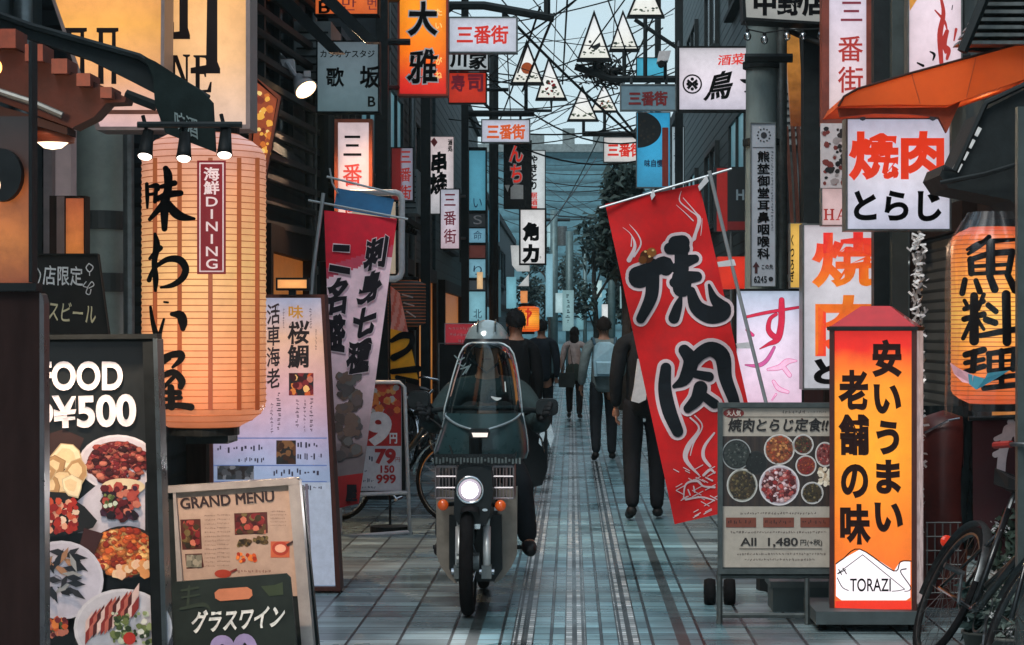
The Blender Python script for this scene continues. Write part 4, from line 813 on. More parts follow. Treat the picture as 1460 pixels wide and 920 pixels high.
yaki = [[(212, 590, 50), (225, 590, 50)], [(205, 575, 42), (285, 545, 40), (345, 520, 42), (352, 540, 38)], [(285, 520, 30), (285, 600, 34), (275, 690, 32), (225, 795, 24)], [(400, 412, 36), (435, 410, 38)], [(372, 440, 30), (440, 440, 34)], [(430, 430, 34), (432, 545, 36)], [(400, 540, 24), (455, 505, 30), (498, 492, 22)], [(395, 612, 26), (450, 590, 34), (508, 582, 26)], [(432, 590, 50), (432, 640, 46)], [(425, 690, 10), (412, 730, 22), (392, 792, 28)], [(478, 655, 22), (505, 735, 36), (570, 775, 44), (630, 765, 44), (640, 745, 40)], [(630, 735, 36), (592, 690, 22), (568, 625, 7)]]
niku = [[(220, 205, 24), (215, 300, 30), (235, 400, 32), (272, 490, 26)], [(302, 125, 26), (332, 175, 34), (305, 255, 28), (258, 288, 10)], [(335, 185, 26), (375, 140, 30), (425, 120, 34), (475, 155, 36), (490, 250, 30), (525, 345, 26), (545, 415, 20)], [(350, 232, 18), (415, 245, 22)], [(376, 295, 32), (360, 345, 30), (318, 388, 20)], [(380, 325, 20), (440, 368, 22)]]
WHT = M('banner_white', C(215, 195, 200), .8, var=.1)
BNK = M('banner_black', C(22, 28, 34), .85, var=.3, scale=12)
for st, T in ((yaki, T1), (niku, T2)):
    brush(MB(), W1, st, T, 16 / T[2], .0025).build('lettering_outline', WHT, th); brush(MB(), W1, st, T, 0, .0065).build('lettering', BNK, th)
m = MB()
steam1 = [[(430, 150, 1), (422, 200, 3), (470, 245, 3), (515, 290, 4), (495, 390, 10)], [(440, 185, 2), (500, 255, 3), (522, 300, 9), (490, 400, 5)], [(405, 220, 1), (450, 260, 2), (490, 300, 3)], [(535, 290, 1), (532, 340, 2), (528, 375, 1)], [(135, 335, 1), (175, 370, 2), (195, 430, 8), (165, 500, 12)], [(168, 320, 1), (210, 370, 3), (225, 420, 4), (190, 480, 6)], [(180, 375, 1), (176, 430, 3)]]
brush(m, W1, steam1[:4], T1, 0, .0025); m.build('steam_pattern', WHT, th); m = MB(); brush(m, W1, steam1[4:], T1, 0, .0025); m.build('steam_pattern', WHT, th); m = MB()
steam2 = [[(330, 430, 4), (370, 480, 5), (320, 560, 12), (310, 620, 10), (370, 690, 3)], [(350, 420, 3), (385, 470, 3), (345, 545, 3), (330, 600, 2)], [(440, 500, 4), (395, 560, 7), (390, 610, 8), (420, 650, 6)], [(300, 790, 3), (310, 730, 4), (360, 715, 6), (390, 740, 4), (440, 745, 5)], [(310, 800, 5), (380, 790, 4), (440, 805, 3)], [(390, 690, 6), (420, 665, 6), (440, 680, 4)], [(345, 740, 3), (350, 765, 4)], [(320, 755, 3), (330, 780, 3)], [(400, 700, 3), (430, 715, 4)]]
brush(m, W1, steam2, T2, 0, .003)
rn = random.Random(11)
for i in range(46):
    x, y = 955 + rn.uniform(-5, 95), 664 + rn.uniform(0, 78); d = rn.choice((-1, 1)); l = rn.uniform(6, 14)
    xl = 863 + (y - 291) * .2175 + 4
    if x < xl or x + l > xl + 124: continue
    brush(m, W1, [[(x, y, .6), (x + l, y + d * l * .55, .6)]], off=.002 + i * .00008)
m.build('steam_pattern', WHT, th)
m = MB()
for j, (x, y, r_) in enumerate(((922, 366, 10), (929, 360, 7), (916, 371, 6))): m.add([W1(a, b, .008 + j * .0004) for a, b in ell(x, y, r_, r_ * .95, 14)], [tuple(range(14))], (C(75, 40, 18), C(150, 95, 45), C(110, 65, 25))[j])
for x, y in ((920, 359), (926, 366), (931, 357)): m.add([W1(a, b, .0105) for a, b in ell(x, y, 2, 1.6, 8)], [tuple(range(8))], C(235, 200, 130))
m.build('printed_dumpling', PRINT, th)
TENTP = M('banner_pole', C(165, 175, 180), .35, .4, var=.15)
MB().tube([pl(855, 297, .015), pl(1043, 241, .015)], .007, 8).build('crossbar', TENTP, th)
MB().tube([pl(1011, 244, .022), pl(1040, 366, .02), pl(1092, 575, .02), pl(1136, 845, -.1)], .011, 8).build('pole', TENTP, th)
for a, b, c, d in ((1007, 250, 995, 266), (931, 270, 927, 279), (1046, 370, 1022, 374), (1067, 488, 1049, 490)): MB().slab(pl, [(a, b), (a + 3, b + 9), (c + 2, d + 7), (c, d)], -.004, .03).build('tie_loop', WHITEM, th)
bx = pl(1128, 841, -.05); MB().lathe((bx.x, bx.y, 0), [(.2, 0), (.2, .08), (.16, .12), (.03, .13)], 16).build('weight_base', BLK, th)

# orange sidewalk lamp
YT = 7.8; pl = PL(YT, yaw=-14, px=1245); th = thing('sidewalk_lamp', 'tall orange sidewalk lamp sign with a red pyramid roof and two columns of black characters', 'lamp sign', P(1245, 898, YT))
TOR = LIT('torazi_face', [(0, C(235, 100, 40)), (.3, C(248, 125, 30)), (.55, C(255, 160, 35)), (.8, C(255, 150, 35)), (.88, C(250, 110, 30)), (.94, C(235, 35, 20)), (1, C(225, 30, 18))], 1.0, hot=.18)
dep = .36
face = RC(1190, 472, 1300, 869)
MB().slab(pl, RC(1184, 466, 1306, 876), -dep, -.006).build('case', M('lamp_side', C(170, 150, 150), .4, var=.3), th)
MB().slab(pl, face, -.005, 0).build('face', TOR, th)
MB().ring(pl, RC(1183, 465, 1307, 877), 7, -.004, .014).build('frame', M('bronze_frame', C(75, 32, 26), .4, .2, var=.3), th)
sd = MB(); q = [pl(1307, 472, -.02), pl(1307, 472, -dep + .02), pl(1307, 862, -dep + .02), pl(1307, 862, -.02)]; ex = Vector((.006, 0, 0))
sd.prism([v + ex for v in q], [v + ex * .2 for v in q]); sd.build('side_face', lit1('lamp_side_face', (225, 205, 205), .6, grime=.4), th)
rf = MB(); b4 = [pl(1180, 469, .03), pl(1310, 469, .03), pl(1310, 469, -dep - .03), pl(1180, 469, -dep - .03)]; t4 = [pl(1224, 436, -.13), pl(1266, 436, -.13), pl(1266, 436, -.22), pl(1224, 436, -.22)]
rf.add(b4 + t4, [(0, 1, 5, 4), (1, 2, 6, 5), (2, 3, 7, 6), (3, 0, 4, 7), (4, 5, 6, 7), (3, 2, 1, 0)]); rf.build('roof', M('red_roof', C(190, 35, 40), .3, var=.2, coat=.4), th)
MB().slab(pl, RC(1180, 466, 1310, 471), -dep - .03, .03).build('eave', STEEL, th)
m = MB(); o = .07; m.box(P(1160, 0, YT).x, P(1314, 0, YT).x, YT * K - .10, YT * K + .46, .04, .105); m.build('base', M('base_slab', (.05, .07, .075), .6, var=.3), th)
MB().slab(pl, RC(1195, 876, 1300, 890), -dep + .04, -.02).build('plinth', BLK, th)
for a in (1172, 1300): MB().lathe((P(a, 0, YT).x, YT * K - .02, .024), [(0, -.02), (.022, -.02), (.022, .02), (0, .02)], 10, 'x').build('castor', RUBBER, th)
letters(th, [('安いうまい', [(1246, 487), (1283, 487), (1287, 756), (1248, 756)], M('brown_black_ink', C(38, 12, 8), .45), dict(vertical=True, bold=.05, gap=1.08)), ('老舗の味', [(1198, 530), (1236, 530), (1240, 774), (1199, 774)], M('brown_black_ink', C(38, 12, 8), .45), dict(vertical=True, bold=.045, gap=1.1))], pl)
m = MB(); Z.k = 0; mt = [(1192, 803), (1202, 797), (1225, 784), (1232, 785), (1275, 814), (1282, 803), (1290, 800), (1298, 801), (1298, 852), (1292, 856), (1200, 856), (1192, 850)]
m.slab(pl, mt, .001, .003, C(232, 222, 226)); m.build('mountain_print', MP('backlit_print_white', .35, .8, var=.04), th)
m = MB(); m.slab(pl, RC(1191, 857, 1299, 869), .001, .002, C(215, 45, 25)); m.build('red_band', MP('backlit_print_red', .35, .7, var=.05), th)
lm = MB(); brush(lm, pl, [[(1192, 804, .8), (1202, 797, .8), (1226, 783, .8), (1274, 814, .8), (1284, 801, .8), (1299, 800, .8)], [(1194, 818, .5), (1230, 791, .5)], [(1230, 791, .5), (1290, 840, .5)], [(1290, 840, .5), (1282, 842, .5), (1272, 843, .5)], [(1292, 811, .9), (1284, 815, .7), (1298, 836, .7), (1296, 842, .5), (1290, 843, .5)], [(1194, 824, .6), (1201, 837, .6), (1210, 842, .5)], [(1196, 812, .7), (1200, 819, .7)], [(1202, 810, .7), (1207, 818, .7)], [(1195, 818, .6), (1206, 812, .6)]], off=.004); lm.build('logo_line', INK, th)
letters(th, [('TORAZI', (1212, 825, 1270, 843), INK, dict(bold=.012))], pl)

# menu stand
YM = 7.95; pl = PL(YM); th = thing('menu_stand', 'grey framed menu stand showing bowls of grilled meat, beside the orange sidewalk lamp', 'menu stand', P(1106, 890, YM))
STG = M('stand_grey', (.07, .085, .085), .45, .4, var=.3, scale=15)
MB().slab(pl, RC(1026, 577, 1186, 814), -.04, -.004).build('backing', STG, th)
m = MB(); Z.k = 0; cream = C(176, 168, 156)
m.slab(pl, RC(1030, 582, 1183, 809), -.003, .001, cream)
patch(m, pl, RC(1030, 622, 1183, 722), C(52, 42, 38), .0015)
rn = random.Random(9)
for i in range(24): patch(m, pl, RC(1030 + i * 6.4, 622, 1033 + i * 6.4, 722), C(60, 46, 40) if i % 2 else C(44, 34, 32), .0016)
patch(m, pl, ell(1046, 589, 15, 7, 18), C(120, 30, 28), .002)
text(m, '大人気', (1036, 585, 1056, 593), pl, bold=.03, off=.005, col=C(215, 205, 195))
text(m, '焼肉とらじ定食!!', (1039, 597, 1180, 615), pl, bold=.03, off=.005, col=C(30, 24, 24), rough=.25)
scribble(m, pl, 1115, 585, 1150, 590, C(60, 55, 55)); scribble(m, pl, 1152, 586, 1180, 589, C(90, 85, 80)); patch(m, pl, RC(1040, 594, 1182, 595), C(90, 85, 80), .003)
red = [C(150, 40, 40), C(120, 30, 35), C(185, 80, 75), C(90, 25, 30), C(210, 150, 145)]; brn = [C(60, 48, 30), C(85, 65, 40), C(40, 34, 26), C(110, 95, 60)]; org = [C(190, 90, 50), C(150, 60, 40), C(210, 140, 80), C(110, 60, 40)]
dish(m, pl, 1050, 648, 21, 22, C(38, 40, 40), C(160, 165, 165), [C(60, 70, 66), C(30, 38, 38), C(80, 84, 80)], 26, .0042, .8)
dish(m, pl, 1078, 660, 16, 17, C(26, 28, 28), C(44, 46, 46), [C(40, 44, 42), C(24, 26, 26)], 14, .0042, .8)
dish(m, pl, 1111, 641, 22, 22, C(170, 165, 160), C(215, 212, 208), org, 46, .0042, .84)
dish(m, pl, 1145, 634, 15, 15, C(180, 178, 176), C(215, 212, 208), brn + red[:1], 26, .0042, .8)
dish(m, pl, 1058, 692, 22, 24, C(150, 150, 140), C(200, 200, 195), brn, 60, .0042, .82)
dish(m, pl, 1111, 692, 29, 29, C(190, 180, 190), C(225, 220, 222), red + [C(230, 200, 205)], 90, .0042, .82, .18)
dish(m, pl, 1149, 664, 15, 15, C(185, 180, 178), C(215, 212, 208), org[:2] + red[:2], 28, .0042, .82)
dish(m, pl, 1176, 648, 14, 18, C(185, 180, 178), C(215, 212, 208), red, 26, .0042, .82)
dish(m, pl, 1158, 703, 16, 16, C(170, 170, 170), C(215, 212, 208), brn, 28, .0042, .8)
for i in range(26): patch(m, pl, blob(rn, 1175 + rn.uniform(-8, 8), 680 + rn.uniform(-12, 12), 3.4), rn.choice([C(220, 205, 180), C(195, 170, 140), C(240, 230, 210)]), .003)
scribble(m, pl, 1056, 730, 1166, 734, C(60, 40, 38))
for a, b in ((1035, 1078), (1088, 1132), (1141, 1183)): patch(m, pl, RC(a, 738, b, 752), C(120, 62, 46), .002); scribble(m, pl, a + 3, 741, b - 3, 748, C(60, 26, 22), .004)
scribble(m, pl, 1042, 757, 1182, 761, C(60, 40, 38))
text(m, 'All  1,480', (1056, 767, 1137, 780), pl, bold=.02, off=.004, col=C(40, 34, 32)); text(m, '円(+税)', (1141, 769, 1172, 779), pl, bold=.01, off=.004, col=C(50, 44, 42)); patch(m, pl, RC(1054, 782, 1172, 783), C(70, 62, 58), .003)
scribble(m, pl, 1051, 788, 1180, 792, C(80, 66, 60)); scribble(m, pl, 1062, 796, 1162, 800, C(80, 66, 60))
m.build('menu_print', PRINT, th)
MB().ring(pl, RC(1023, 574, 1190, 818), 7, -.002, .02).build('frame', STG, th)
yb = pl(0, 0).y
for a, fwd in ((1026, 0), (1186, 0)):
    m = MB(); x = pl(a, 0).x; m.tube([(x, yb + .005, .0), (x, yb + .005, pl(0, 812).z)], .016, 6); m.build('leg', STG, th)
for a in (1150,):
    m = MB(); x = pl(a, 0).x; m.tube([(x, yb - .02, .0), (x, yb - .02, pl(0, 824).z)], .013, 6); m.build('leg', STG, th)
for yy in (878, 822):
    MB().tube([pl(1026, yy, -.01), pl(1186, yy, -.01)], .014, 6).build('rail', STG, th)
# crate and weights beneath it
th = thing('storage_crate', 'low grey green plastic crate with a coiled hose on top, under the menu stand', 'crate', P(1140, 868, 8.3)); x0, x1 = P(1102, 0, 8.3).x, P(1186, 0, 8.3).x; y = 8.3 * K
m = MB(); m.box(x0, x1, y, y + .3, 0, .13); m.build('box', M('crate_plastic', (.07, .10, .10), .5, var=.2), th)
m = MB(); m.box(x0 - .015, x1 + .015, y - .015, y + .315, .131, .165); m.build('rim', M('crate_rim', (.10, .13, .13), .5), th)
m = MB(); pts = [(x0 + .1 + .1 * i / 4 + .05 * math.cos(i * 1.2), y + .12 + .08 * math.sin(i * 1.2), .18 + .012 * i) for i in range(18)]; m.tube(spline(pts, 3), .011, 6); tag(m.build('coiled_hose', M('hose_green', (.16, .20, .18), .4), None, True), 'pale coiled hose lying on the crate under the menu stand', 'hose')
for i, a in enumerate((1012, 1040)):
    p = P(a, 846, gY(862)); m = MB().lathe((p.x, p.y, .07), [(.02, -.03), (.068, -.03), (.075, -.01), (.075, .01), (.068, .03), (.02, .03)], 16, 'x'); tag(m.build('rubber_roller', RUBBER, None, True), ('black rubber roller wheel left of the menu stand leg', 'black rubber roller wheel just behind the menu stand left leg')[i], 'wheel')

# fish lantern, its plastic cover, awnings, right edge
def lantern(name, label, cx, Y, r, z0, z1, mat, nrib=44, seams=(), cap=.035, group=None):
    th = thing(name, label, 'lantern', (cx, Y * K, z0), group); c = (cx, Y * K, 0); prof = []; n = nrib * 2
    def rad(t): 
        e = min(t, 1 - t); return r * (1 - .42 * max(0, 1 - e / .085) ** 2.2)
    for i in range(n + 1):
        t = i / n; prof.append((rad(t) - (.0035 if i % 2 else 0), z0 + (z1 - z0) * t))
    MB().lathe(c, prof, 40).build('paper_shade', mat, th, True)
    m = MB()
    for i in range(0, n + 1, 2):
        t = i / n; rr = rad(t); z = z0 + (z1 - z0) * t; m.lathe(c, [(rr - .001, z - .0022), (rr + .0018, z), (rr - .001, z + .0022)], 40)
    m.build('ribs', M('lantern_rib', C(165, 88, 48), .7, var=.3, emit=C(165, 88, 48) + (.35,)), th)
    for nm, za, zb in (('top_ring', z1 - .004, z1 + cap), ('bottom_ring', z0 - cap, z0 + .004)): MB().lathe(c, [(0, za), (r * .57, za), (r * .57, zb), (0, zb)], 30).build(nm, BLK, th)
    return th
xf = P(1416, 0, 7.0).x; rf_ = 60 * 7.0 / 2200
FISH = LIT('fish_paper', [(0, C(225, 95, 55)), (.2, C(232, 130, 55)), (.5, C(245, 185, 85)), (.85, C(240, 140, 65)), (1, C(210, 80, 50))], 1.15, hot=.3)
th = lantern('paper_lantern', 'yellow orange paper lantern with three heavy black characters at the right edge, wrapped in plastic', xf, 7.0, rf_, EYE - 100 * 7 / 2200, EYE + 150 * 7 / 2200, FISH, 40)
fc = CY(xf, 7.0, rf_)
TF = (1340, 300, 3.067)
fish = [[(120, 172, 7), (190, 140, 12), (330, 128, 8)], [(215, 118, 12), (180, 150, 12), (125, 190, 8)], [(135, 215, 15), (138, 275, 15)], [(130, 218, 12), (220, 190, 14), (318, 182, 15)], [(315, 188, 15), (300, 270, 14)], [(135, 246, 9), (310, 236, 9)], [(222, 150, 20), (222, 268, 22)], [(138, 278, 9), (300, 270, 9)], [(110, 305, 13), (98, 362, 14)], [(158, 308, 12), (175, 355, 14)], [(218, 288, 16), (240, 345, 18)], [(296, 282, 14), (330, 348, 18)],
        [(150, 375, 18), (150, 570, 22)], [(108, 432, 11), (190, 398, 12)], [(106, 476, 13), (192, 455, 14)], [(108, 395, 9), (124, 425, 10)], [(192, 368, 10), (168, 430, 10)], [(140, 480, 11), (102, 560, 10)], [(165, 480, 10), (192, 520, 8)], [(212, 415, 13), (245, 442, 13)], [(202, 478, 15), (242, 492, 15)], [(290, 368, 20), (294, 575, 20)], [(178, 548, 12), (262, 532, 14), (345, 518, 13)],
        [(112, 632, 14), (192, 610, 15)], [(150, 620, 15), (146, 700, 15)], [(112, 668, 11), (190, 652, 11)], [(108, 708, 12), (192, 682, 13)], [(212, 628, 12), (325, 610, 14)], [(216, 630, 13), (216, 702, 12)], [(325, 620, 13), (320, 695, 13)], [(270, 615, 13), (270, 770, 13)], [(216, 662, 7), (325, 655, 7)], [(216, 702, 9), (325, 690, 9)], [(210, 738, 11), (330, 722, 11)], [(192, 778, 12), (345, 762, 13)]]
brush(MB(), fc, fish, TF, 0, .004).build('lettering', INK, th)
PLAST = GLASS('clear_plastic', (.985, .96, .96), .025, .12, .35)
m = MB(); zt, zb = EYE + 172 * 7 / 2200, EYE - 118 * 7 / 2200; rn = random.Random(2)
for j in range(12):
    for i in range(25): pass
rows = []
for j in range(13):
    t = j / 12; z = zt + (zb - zt) * t; row = []
    for i in range(30):
        a = R(150 + 205 * i / 29); rr = rf_ * (1.06 + .05 * math.sin(i * 1.7 + j * .6) + .06 * t) * (.55 + .45 * min(1, t / .16)); row.append((xf + rr * math.cos(a), 7 * K + rr * math.sin(a), z))
    rows += row
m.add(rows, [(j * 30 + i, j * 30 + i + 1, (j + 1) * 30 + i + 1, (j + 1) * 30 + i) for j in range(12) for i in range(29)])
tag(m.build('plastic_cover', PLAST, None, True), 'crumpled clear plastic cover hung round the lantern at the right edge', 'cover')
m = MB(); Z.k = 0; cc = CY(xf, 7.0, rf_ * 1.14)
m.add([cc(x, y, .002) for x, y in [(1354, 517), (1368, 526), (1388, 535), (1386, 548), (1372, 545), (1360, 533)]], [tuple(range(6))], C(225, 165, 175)); m.add([cc(x, y, .004) for x, y in [(1380, 533), (1404, 540), (1408, 532), (1440, 528), (1410, 546), (1392, 556), (1382, 548)]], [tuple(range(7))], C(70, 145, 165))
tag(m.build('paper_tag', PRINT), 'torn pink and blue paper tag stuck on the plastic cover', 'tag')
th = thing('dark_awning', 'black slanting awning with pale lit slots between the orange tent and the fish lantern', 'awning', P(1410, 300, 7.5)); pl = PL(7.5)
MB().slab(pl, [(1346, 235), (1362, 246), (1402, 158), (1480, 118), (1480, 318), (1440, 285), (1352, 268), (1340, 250)], -.5, 0).build('cloth', M('awning_black', (.014, .02, .022), .7, var=.4, scale=9, bump=.2), th)
MB().tube([pl(1344, 240, .03), pl(1360, 244, .03), pl(1404, 148, .03), pl(1480, 112, .03)], .014, 6).build('bar', STEEL, th)
for i in range(4):
    t0, t1 = i / 4 + .04, (i + 1) / 4 - .04; a = lambda t, w_: (1356 + 36 * t + w_ * 9, 244 - 68 * t + w_ * 5)
    MB().slab(pl, [a(t0, 0), a(t1, 0), a(t1, 1), a(t0, 1)], .002, .008).build('lit_slot', lit1('slot_face', (200, 205, 205), .8), th)
MB().tube([pl(1338, 262, .05), pl(1400, 250, .08), pl(1480, 226, .1)], .012, 6).build('brace', STEEL, th)
m = MB(); m.slab(PL(6.6), RC(1451, 152, 1466, 975), -.05, 0); tag(m.build('metal_post', M('grey_green_post', (.06, .08, .08), .5, .3)), 'flat grey green metal post cut by the right edge beside the fish lantern', 'post')
# maroon curtain
pl = PL(7.3); W3 = WAVE(pl, .012, 2.2); th = thing('maroon_curtain', 'dark maroon shop curtain with white brush strokes under the fish lantern', 'curtain', P(1430, 800, 7.3))
cloth(W3, [(1386, 600), (1490, 596), (1492, 800), (1390, 800)], lambda u, v: C(52, 16, 22), 12, 20, parent=th)
brush(MB(), W3, [[(410, 60, 14), (422, 95, 17), (352, 125, 9)], [(402, 90, 22), (378, 180, 17), (370, 260, 17)], [(350, 185, 12), (378, 172, 12)], [(432, 95, 10), (440, 140, 15), (462, 185, 13)], [(470, 60, 12), (440, 100, 12)]], (1290, 580, 2.706), 0, .004).build('lettering', M('curtain_white', C(190, 180, 182), .8), th)
MB().tube([pl(1380, 597, .01), pl(1492, 593, .01)], .012, 6).build('rod', STEEL, th)
# shiny white string along the sidewalk lamp
m = MB(); rn = random.Random(8); pl = PL(8.25)
for i in range(420):
    y = 330 + i * 1.02; c = pl(1309 + rn.gauss(0, 4.2), y + rn.gauss(0, 3), rn.gauss(0, .03)); u = Vector((rn.gauss(0, 1), rn.gauss(0, 1), rn.gauss(0, 1.4))).normalized() * .017; v = u.orthogonal().normalized() * .008
    m.add([c - u - v, c + u - v, c + u + v, c - u + v], [(0, 1, 2, 3)])
tag(m.build('tinsel_garland', M('tinsel', (.75, .72, .70), .3, .2, var=.3)), 'white shredded tinsel garland hanging behind the right edge of the orange sidewalk lamp', 'garland')
# ---------------------------------------------------------------- left foreground
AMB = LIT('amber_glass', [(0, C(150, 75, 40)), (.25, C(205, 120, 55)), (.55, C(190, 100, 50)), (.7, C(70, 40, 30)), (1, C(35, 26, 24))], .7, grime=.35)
pl = PL(4.3); th = thing('wooden_cabinet', 'tall red brown cabinet with a glowing amber upper pane, cut by the left edge', 'cabinet', P(0, 1242, 4.3)); 
MB().slab(pl, RC(-160, 416, 58, 1242), -.05, 0).build('lower_panel', M('cabinet_brown', C(40, 27, 25), .6, spec=.15, var=.35, scale=3, stretch=(4, 4, 1)), th)
MB().slab(pl, [(57.5, 418), (61, 420), (64, 432), (66, 1242), (58.5, 1242)], -.05, .01).build('metal_edge', M('cabinet_edge', C(85, 82, 84), .3, .8), th)
MB().slab(pl, RC(-160, 404, 54, 415), -.05, .02).build('ledge', BLK, th)
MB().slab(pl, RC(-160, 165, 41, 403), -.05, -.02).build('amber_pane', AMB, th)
MB().slab(pl, RC(42, 60, 47, 403), -.05, .01).build('stile', BLK, th)
MB().slab(pl, ell(3, 250, 30, 38, 24), -.015, .02).build('porthole', BLK, th)
MB().slab(pl, ell(-2, 265, 6, 9, 12), .021, .025).build('glint', GLOW('porthole_highlight', C(255, 220, 180), 1.0), th)  # highlight on the porthole, put in as a small glowing disc
# brown eave with tile ends and the recessed lamp
th = thing('tiled_eave', 'small red brown eave with square tile ends above the amber cabinet', 'eave', P(60, 190, 5.1)); pl = PL(5.1)
MB().slab(pl, [(-80, 36), (0, 62), (60, 86), (120, 110), (178, 138), (176, 145), (150, 146), (132, 166), (100, 182), (40, 160), (0, 145), (-80, 115)], -.14, -.02).build('roof_board', M('eave_brown', C(66, 36, 31), .7, var=.4, scale=9, bump=.3), th)
for i, (x, y) in enumerate(((12, 58), (52, 78), (88, 97), (122, 116), (154, 134))):
    s_ = 15 - i * 1.6; MB().slab(pl, RC(x - s_, y - s_, x + s_ * .9, y + s_ * .8), -.12, .03 - i * .001).build('tile_end', M('tile_orange', C(112, 52, 36), .6, var=.35, scale=20), th)
MB().tube([pl(-60, 112, .03), pl(48, 147, .03), pl(92, 166, .03)], .012, 8).build('rail', GREYM, th)
MB().slab(pl, [(-80, 128), (40, 163), (96, 182), (96, 192), (40, 176), (-80, 145)], -.12, .0).build('soffit', M('soffit', C(50, 32, 30), .7), th)
th = thing('downlight', 'round downlight under the brown eave at left, glowing warm white', 'lamp', P(75, 207, 5.2)); c = P(75, 190, 5.2)
MB().lathe(c, [(0, .045), (.062, .045), (.075, .0), (.072, -.032), (.06, -.034), (.055, -.02)], 24).build('shade', M('lamp_copper', C(150, 75, 50), .4, .3), th, True)
MB().lathe(c + Vector((0, 0, -.03)), [(0, -.026), (.03, -.02), (.054, 0)], 20).build('lens', GLOW('lamp_glow', C(255, 225, 190), 2.6), th)
lamp(th, 'lamp_light', 'SPOT', c + Vector((0, 0, -.09)), 110, (1, .72, .5), .04, (0, .25, -1), 120)
th = thing('bare_bulb', 'bare warm bulb hanging in front of the square tile ends at the left edge', 'bulb', P(-6, 96, 4.75)); c = P(-6, 96, 4.75)
MB().ball(c, .02, 12, (1, 1, 1.2)).build('glass', GLOW('bulb_warm', C(255, 170, 90), 1.6), th, True); MB().tube([c + Vector((0, 0, .02)), c + Vector((0, 0, .5))], .006, 6).build('cord', CAB, th)
lamp(th, 'bulb_light', 'POINT', c + Vector((0, -.06, -.02)), 7, (1, .55, .28), .04)
# black awning with its end flap
AWN = M('awning_black', (.014, .02, .022), .7, var=.4, scale=9, bump=.2)
th = thing('black_awning', 'black cloth awning folding down in front of the cream wine sign', 'awning', P(200, 150, 5.9)); pl = PL(5.9)
MB().slab(pl, [(-60, -2), (44, 36), (120, 54), (198, 82), (222, 90), (234, 140), (180, 112), (120, 82), (44, 56), (-60, 20)], -.12, 0).build('roof_cloth', AWN, th)
MB().slab(PL(5.85), [(205, 80), (222, 88), (290, 132), (303, 146), (307, 217), (236, 190), (221, 150), (218, 110)], -.03, .0).build('flap', M('awning_flap', (.012, .02, .02), .75, spec=.2, var=.4, scale=9, bump=.2), th)
m = MB(); m.tube([pl(-60, 0, .02), pl(44, 38, .02), pl(200, 82, .02), pl(300, 142, .04)], .014, 6); m.tube([pl(180, 135, .01), pl(224, 152, .01)], .02, 6); m.build('bar', STEEL, th)
letters(th, [('味酒', [(249, 158), (281, 170), (283, 199), (250, 184)], M('faded_print', C(125, 140, 140), .7), dict(bold=.015))], PL(5.85))
# cream lit wine sign
pl = PL(7.3); CREAM = LIT('cream_face', [(0, C(240, 205, 185)), (.35, C(245, 190, 135)), (.75, C(245, 180, 110)), (1, C(230, 165, 110))], .95)
s_ = sign('wine_bar_sign', 'big cream lit sign with tall serif letters and rounded corners behind the black awning', 'sign', pl, [(232, -90), (357, -90), (357, 184), (232, 184)], .22, CREAM, M('cream_frame', C(150, 130, 125), .35, .3), 6)
m = MB()
for q in ([(266, -30), (283, -30), (283, 100), (298, 100), (298, -30), (314, -30), (314, 106), (266, 106)],): pass
for q in ([(256, -40), (268, -40), (268, 40), (271, 50), (271, 56), (240, 56), (240, 47), (256, 45)], [(296, -40), (310, -40), (310, 88), (314, 98), (314, 105), (272, 105), (272, 97), (294, 93)],
          [(245, 79), (253, 79), (265, 114), (265, 82), (261, 80), (261, 78), (271, 78), (271, 80), (268, 82), (268, 130), (265, 130), (250, 88), (250, 127), (254, 129), (254, 131), (243, 131), (243, 129), (247, 127), (247, 82), (245, 81)],
          [(276, 79), (297, 79), (298, 91), (296, 91), (293, 83), (285, 82), (285, 103), (291, 102), (292, 98), (294, 98), (294, 110), (292, 110), (291, 106), (285, 106), (285, 129), (296, 128), (300, 117), (302, 117), (301, 132), (276, 132), (276, 130), (279, 128), (279, 83), (276, 81)],
          [(240, 8), (246, 14), (246, 24), (240, 30), (240, 26), (243, 23), (243, 15), (240, 12)], [(240, 28), (248, 32), (248, 52), (244, 52), (244, 38), (240, 34)]): m.slab(pl, q, .001, .004 + lay())
m.build('lettering', M('wine_ink', C(30, 18, 18), .5), s_)
pl = PL(6.9); s_ = sign('wine_bar_sign', 'orange lit sign with two square bracket letters cut by the awning at upper left', 'sign', pl, [(44, -90), (236, -90), (234, 186), (138, 186)], .2, LIT('orange_cream_face', [(0, C(235, 195, 195)), (.25, C(235, 170, 120)), (.55, C(248, 175, 85)), (.8, C(240, 160, 95)), (1, C(225, 150, 100))], .95), M('cream_frame', C(150, 130, 125), .35, .3), 5)
m = MB()
for a in (93, 138): m.slab(pl, [(a, 40), (a + 31, 40), (a + 31, 45), (a + 27, 46), (a + 28, 120), (a + 21, 120), (a + 22, 47), (a + 9, 47), (a + 10, 120), (a + 2, 120), (a + 3, 47), (a, 46)], .001, .004 + lay())
m.build('lettering', M('wine_ink', C(30, 18, 18), .5), s_)
MB().slab(pl, RC(140, 157, 232, 163), .001, .004).build('stripe', M('brown_stripe', C(130, 75, 55), .5), s_)
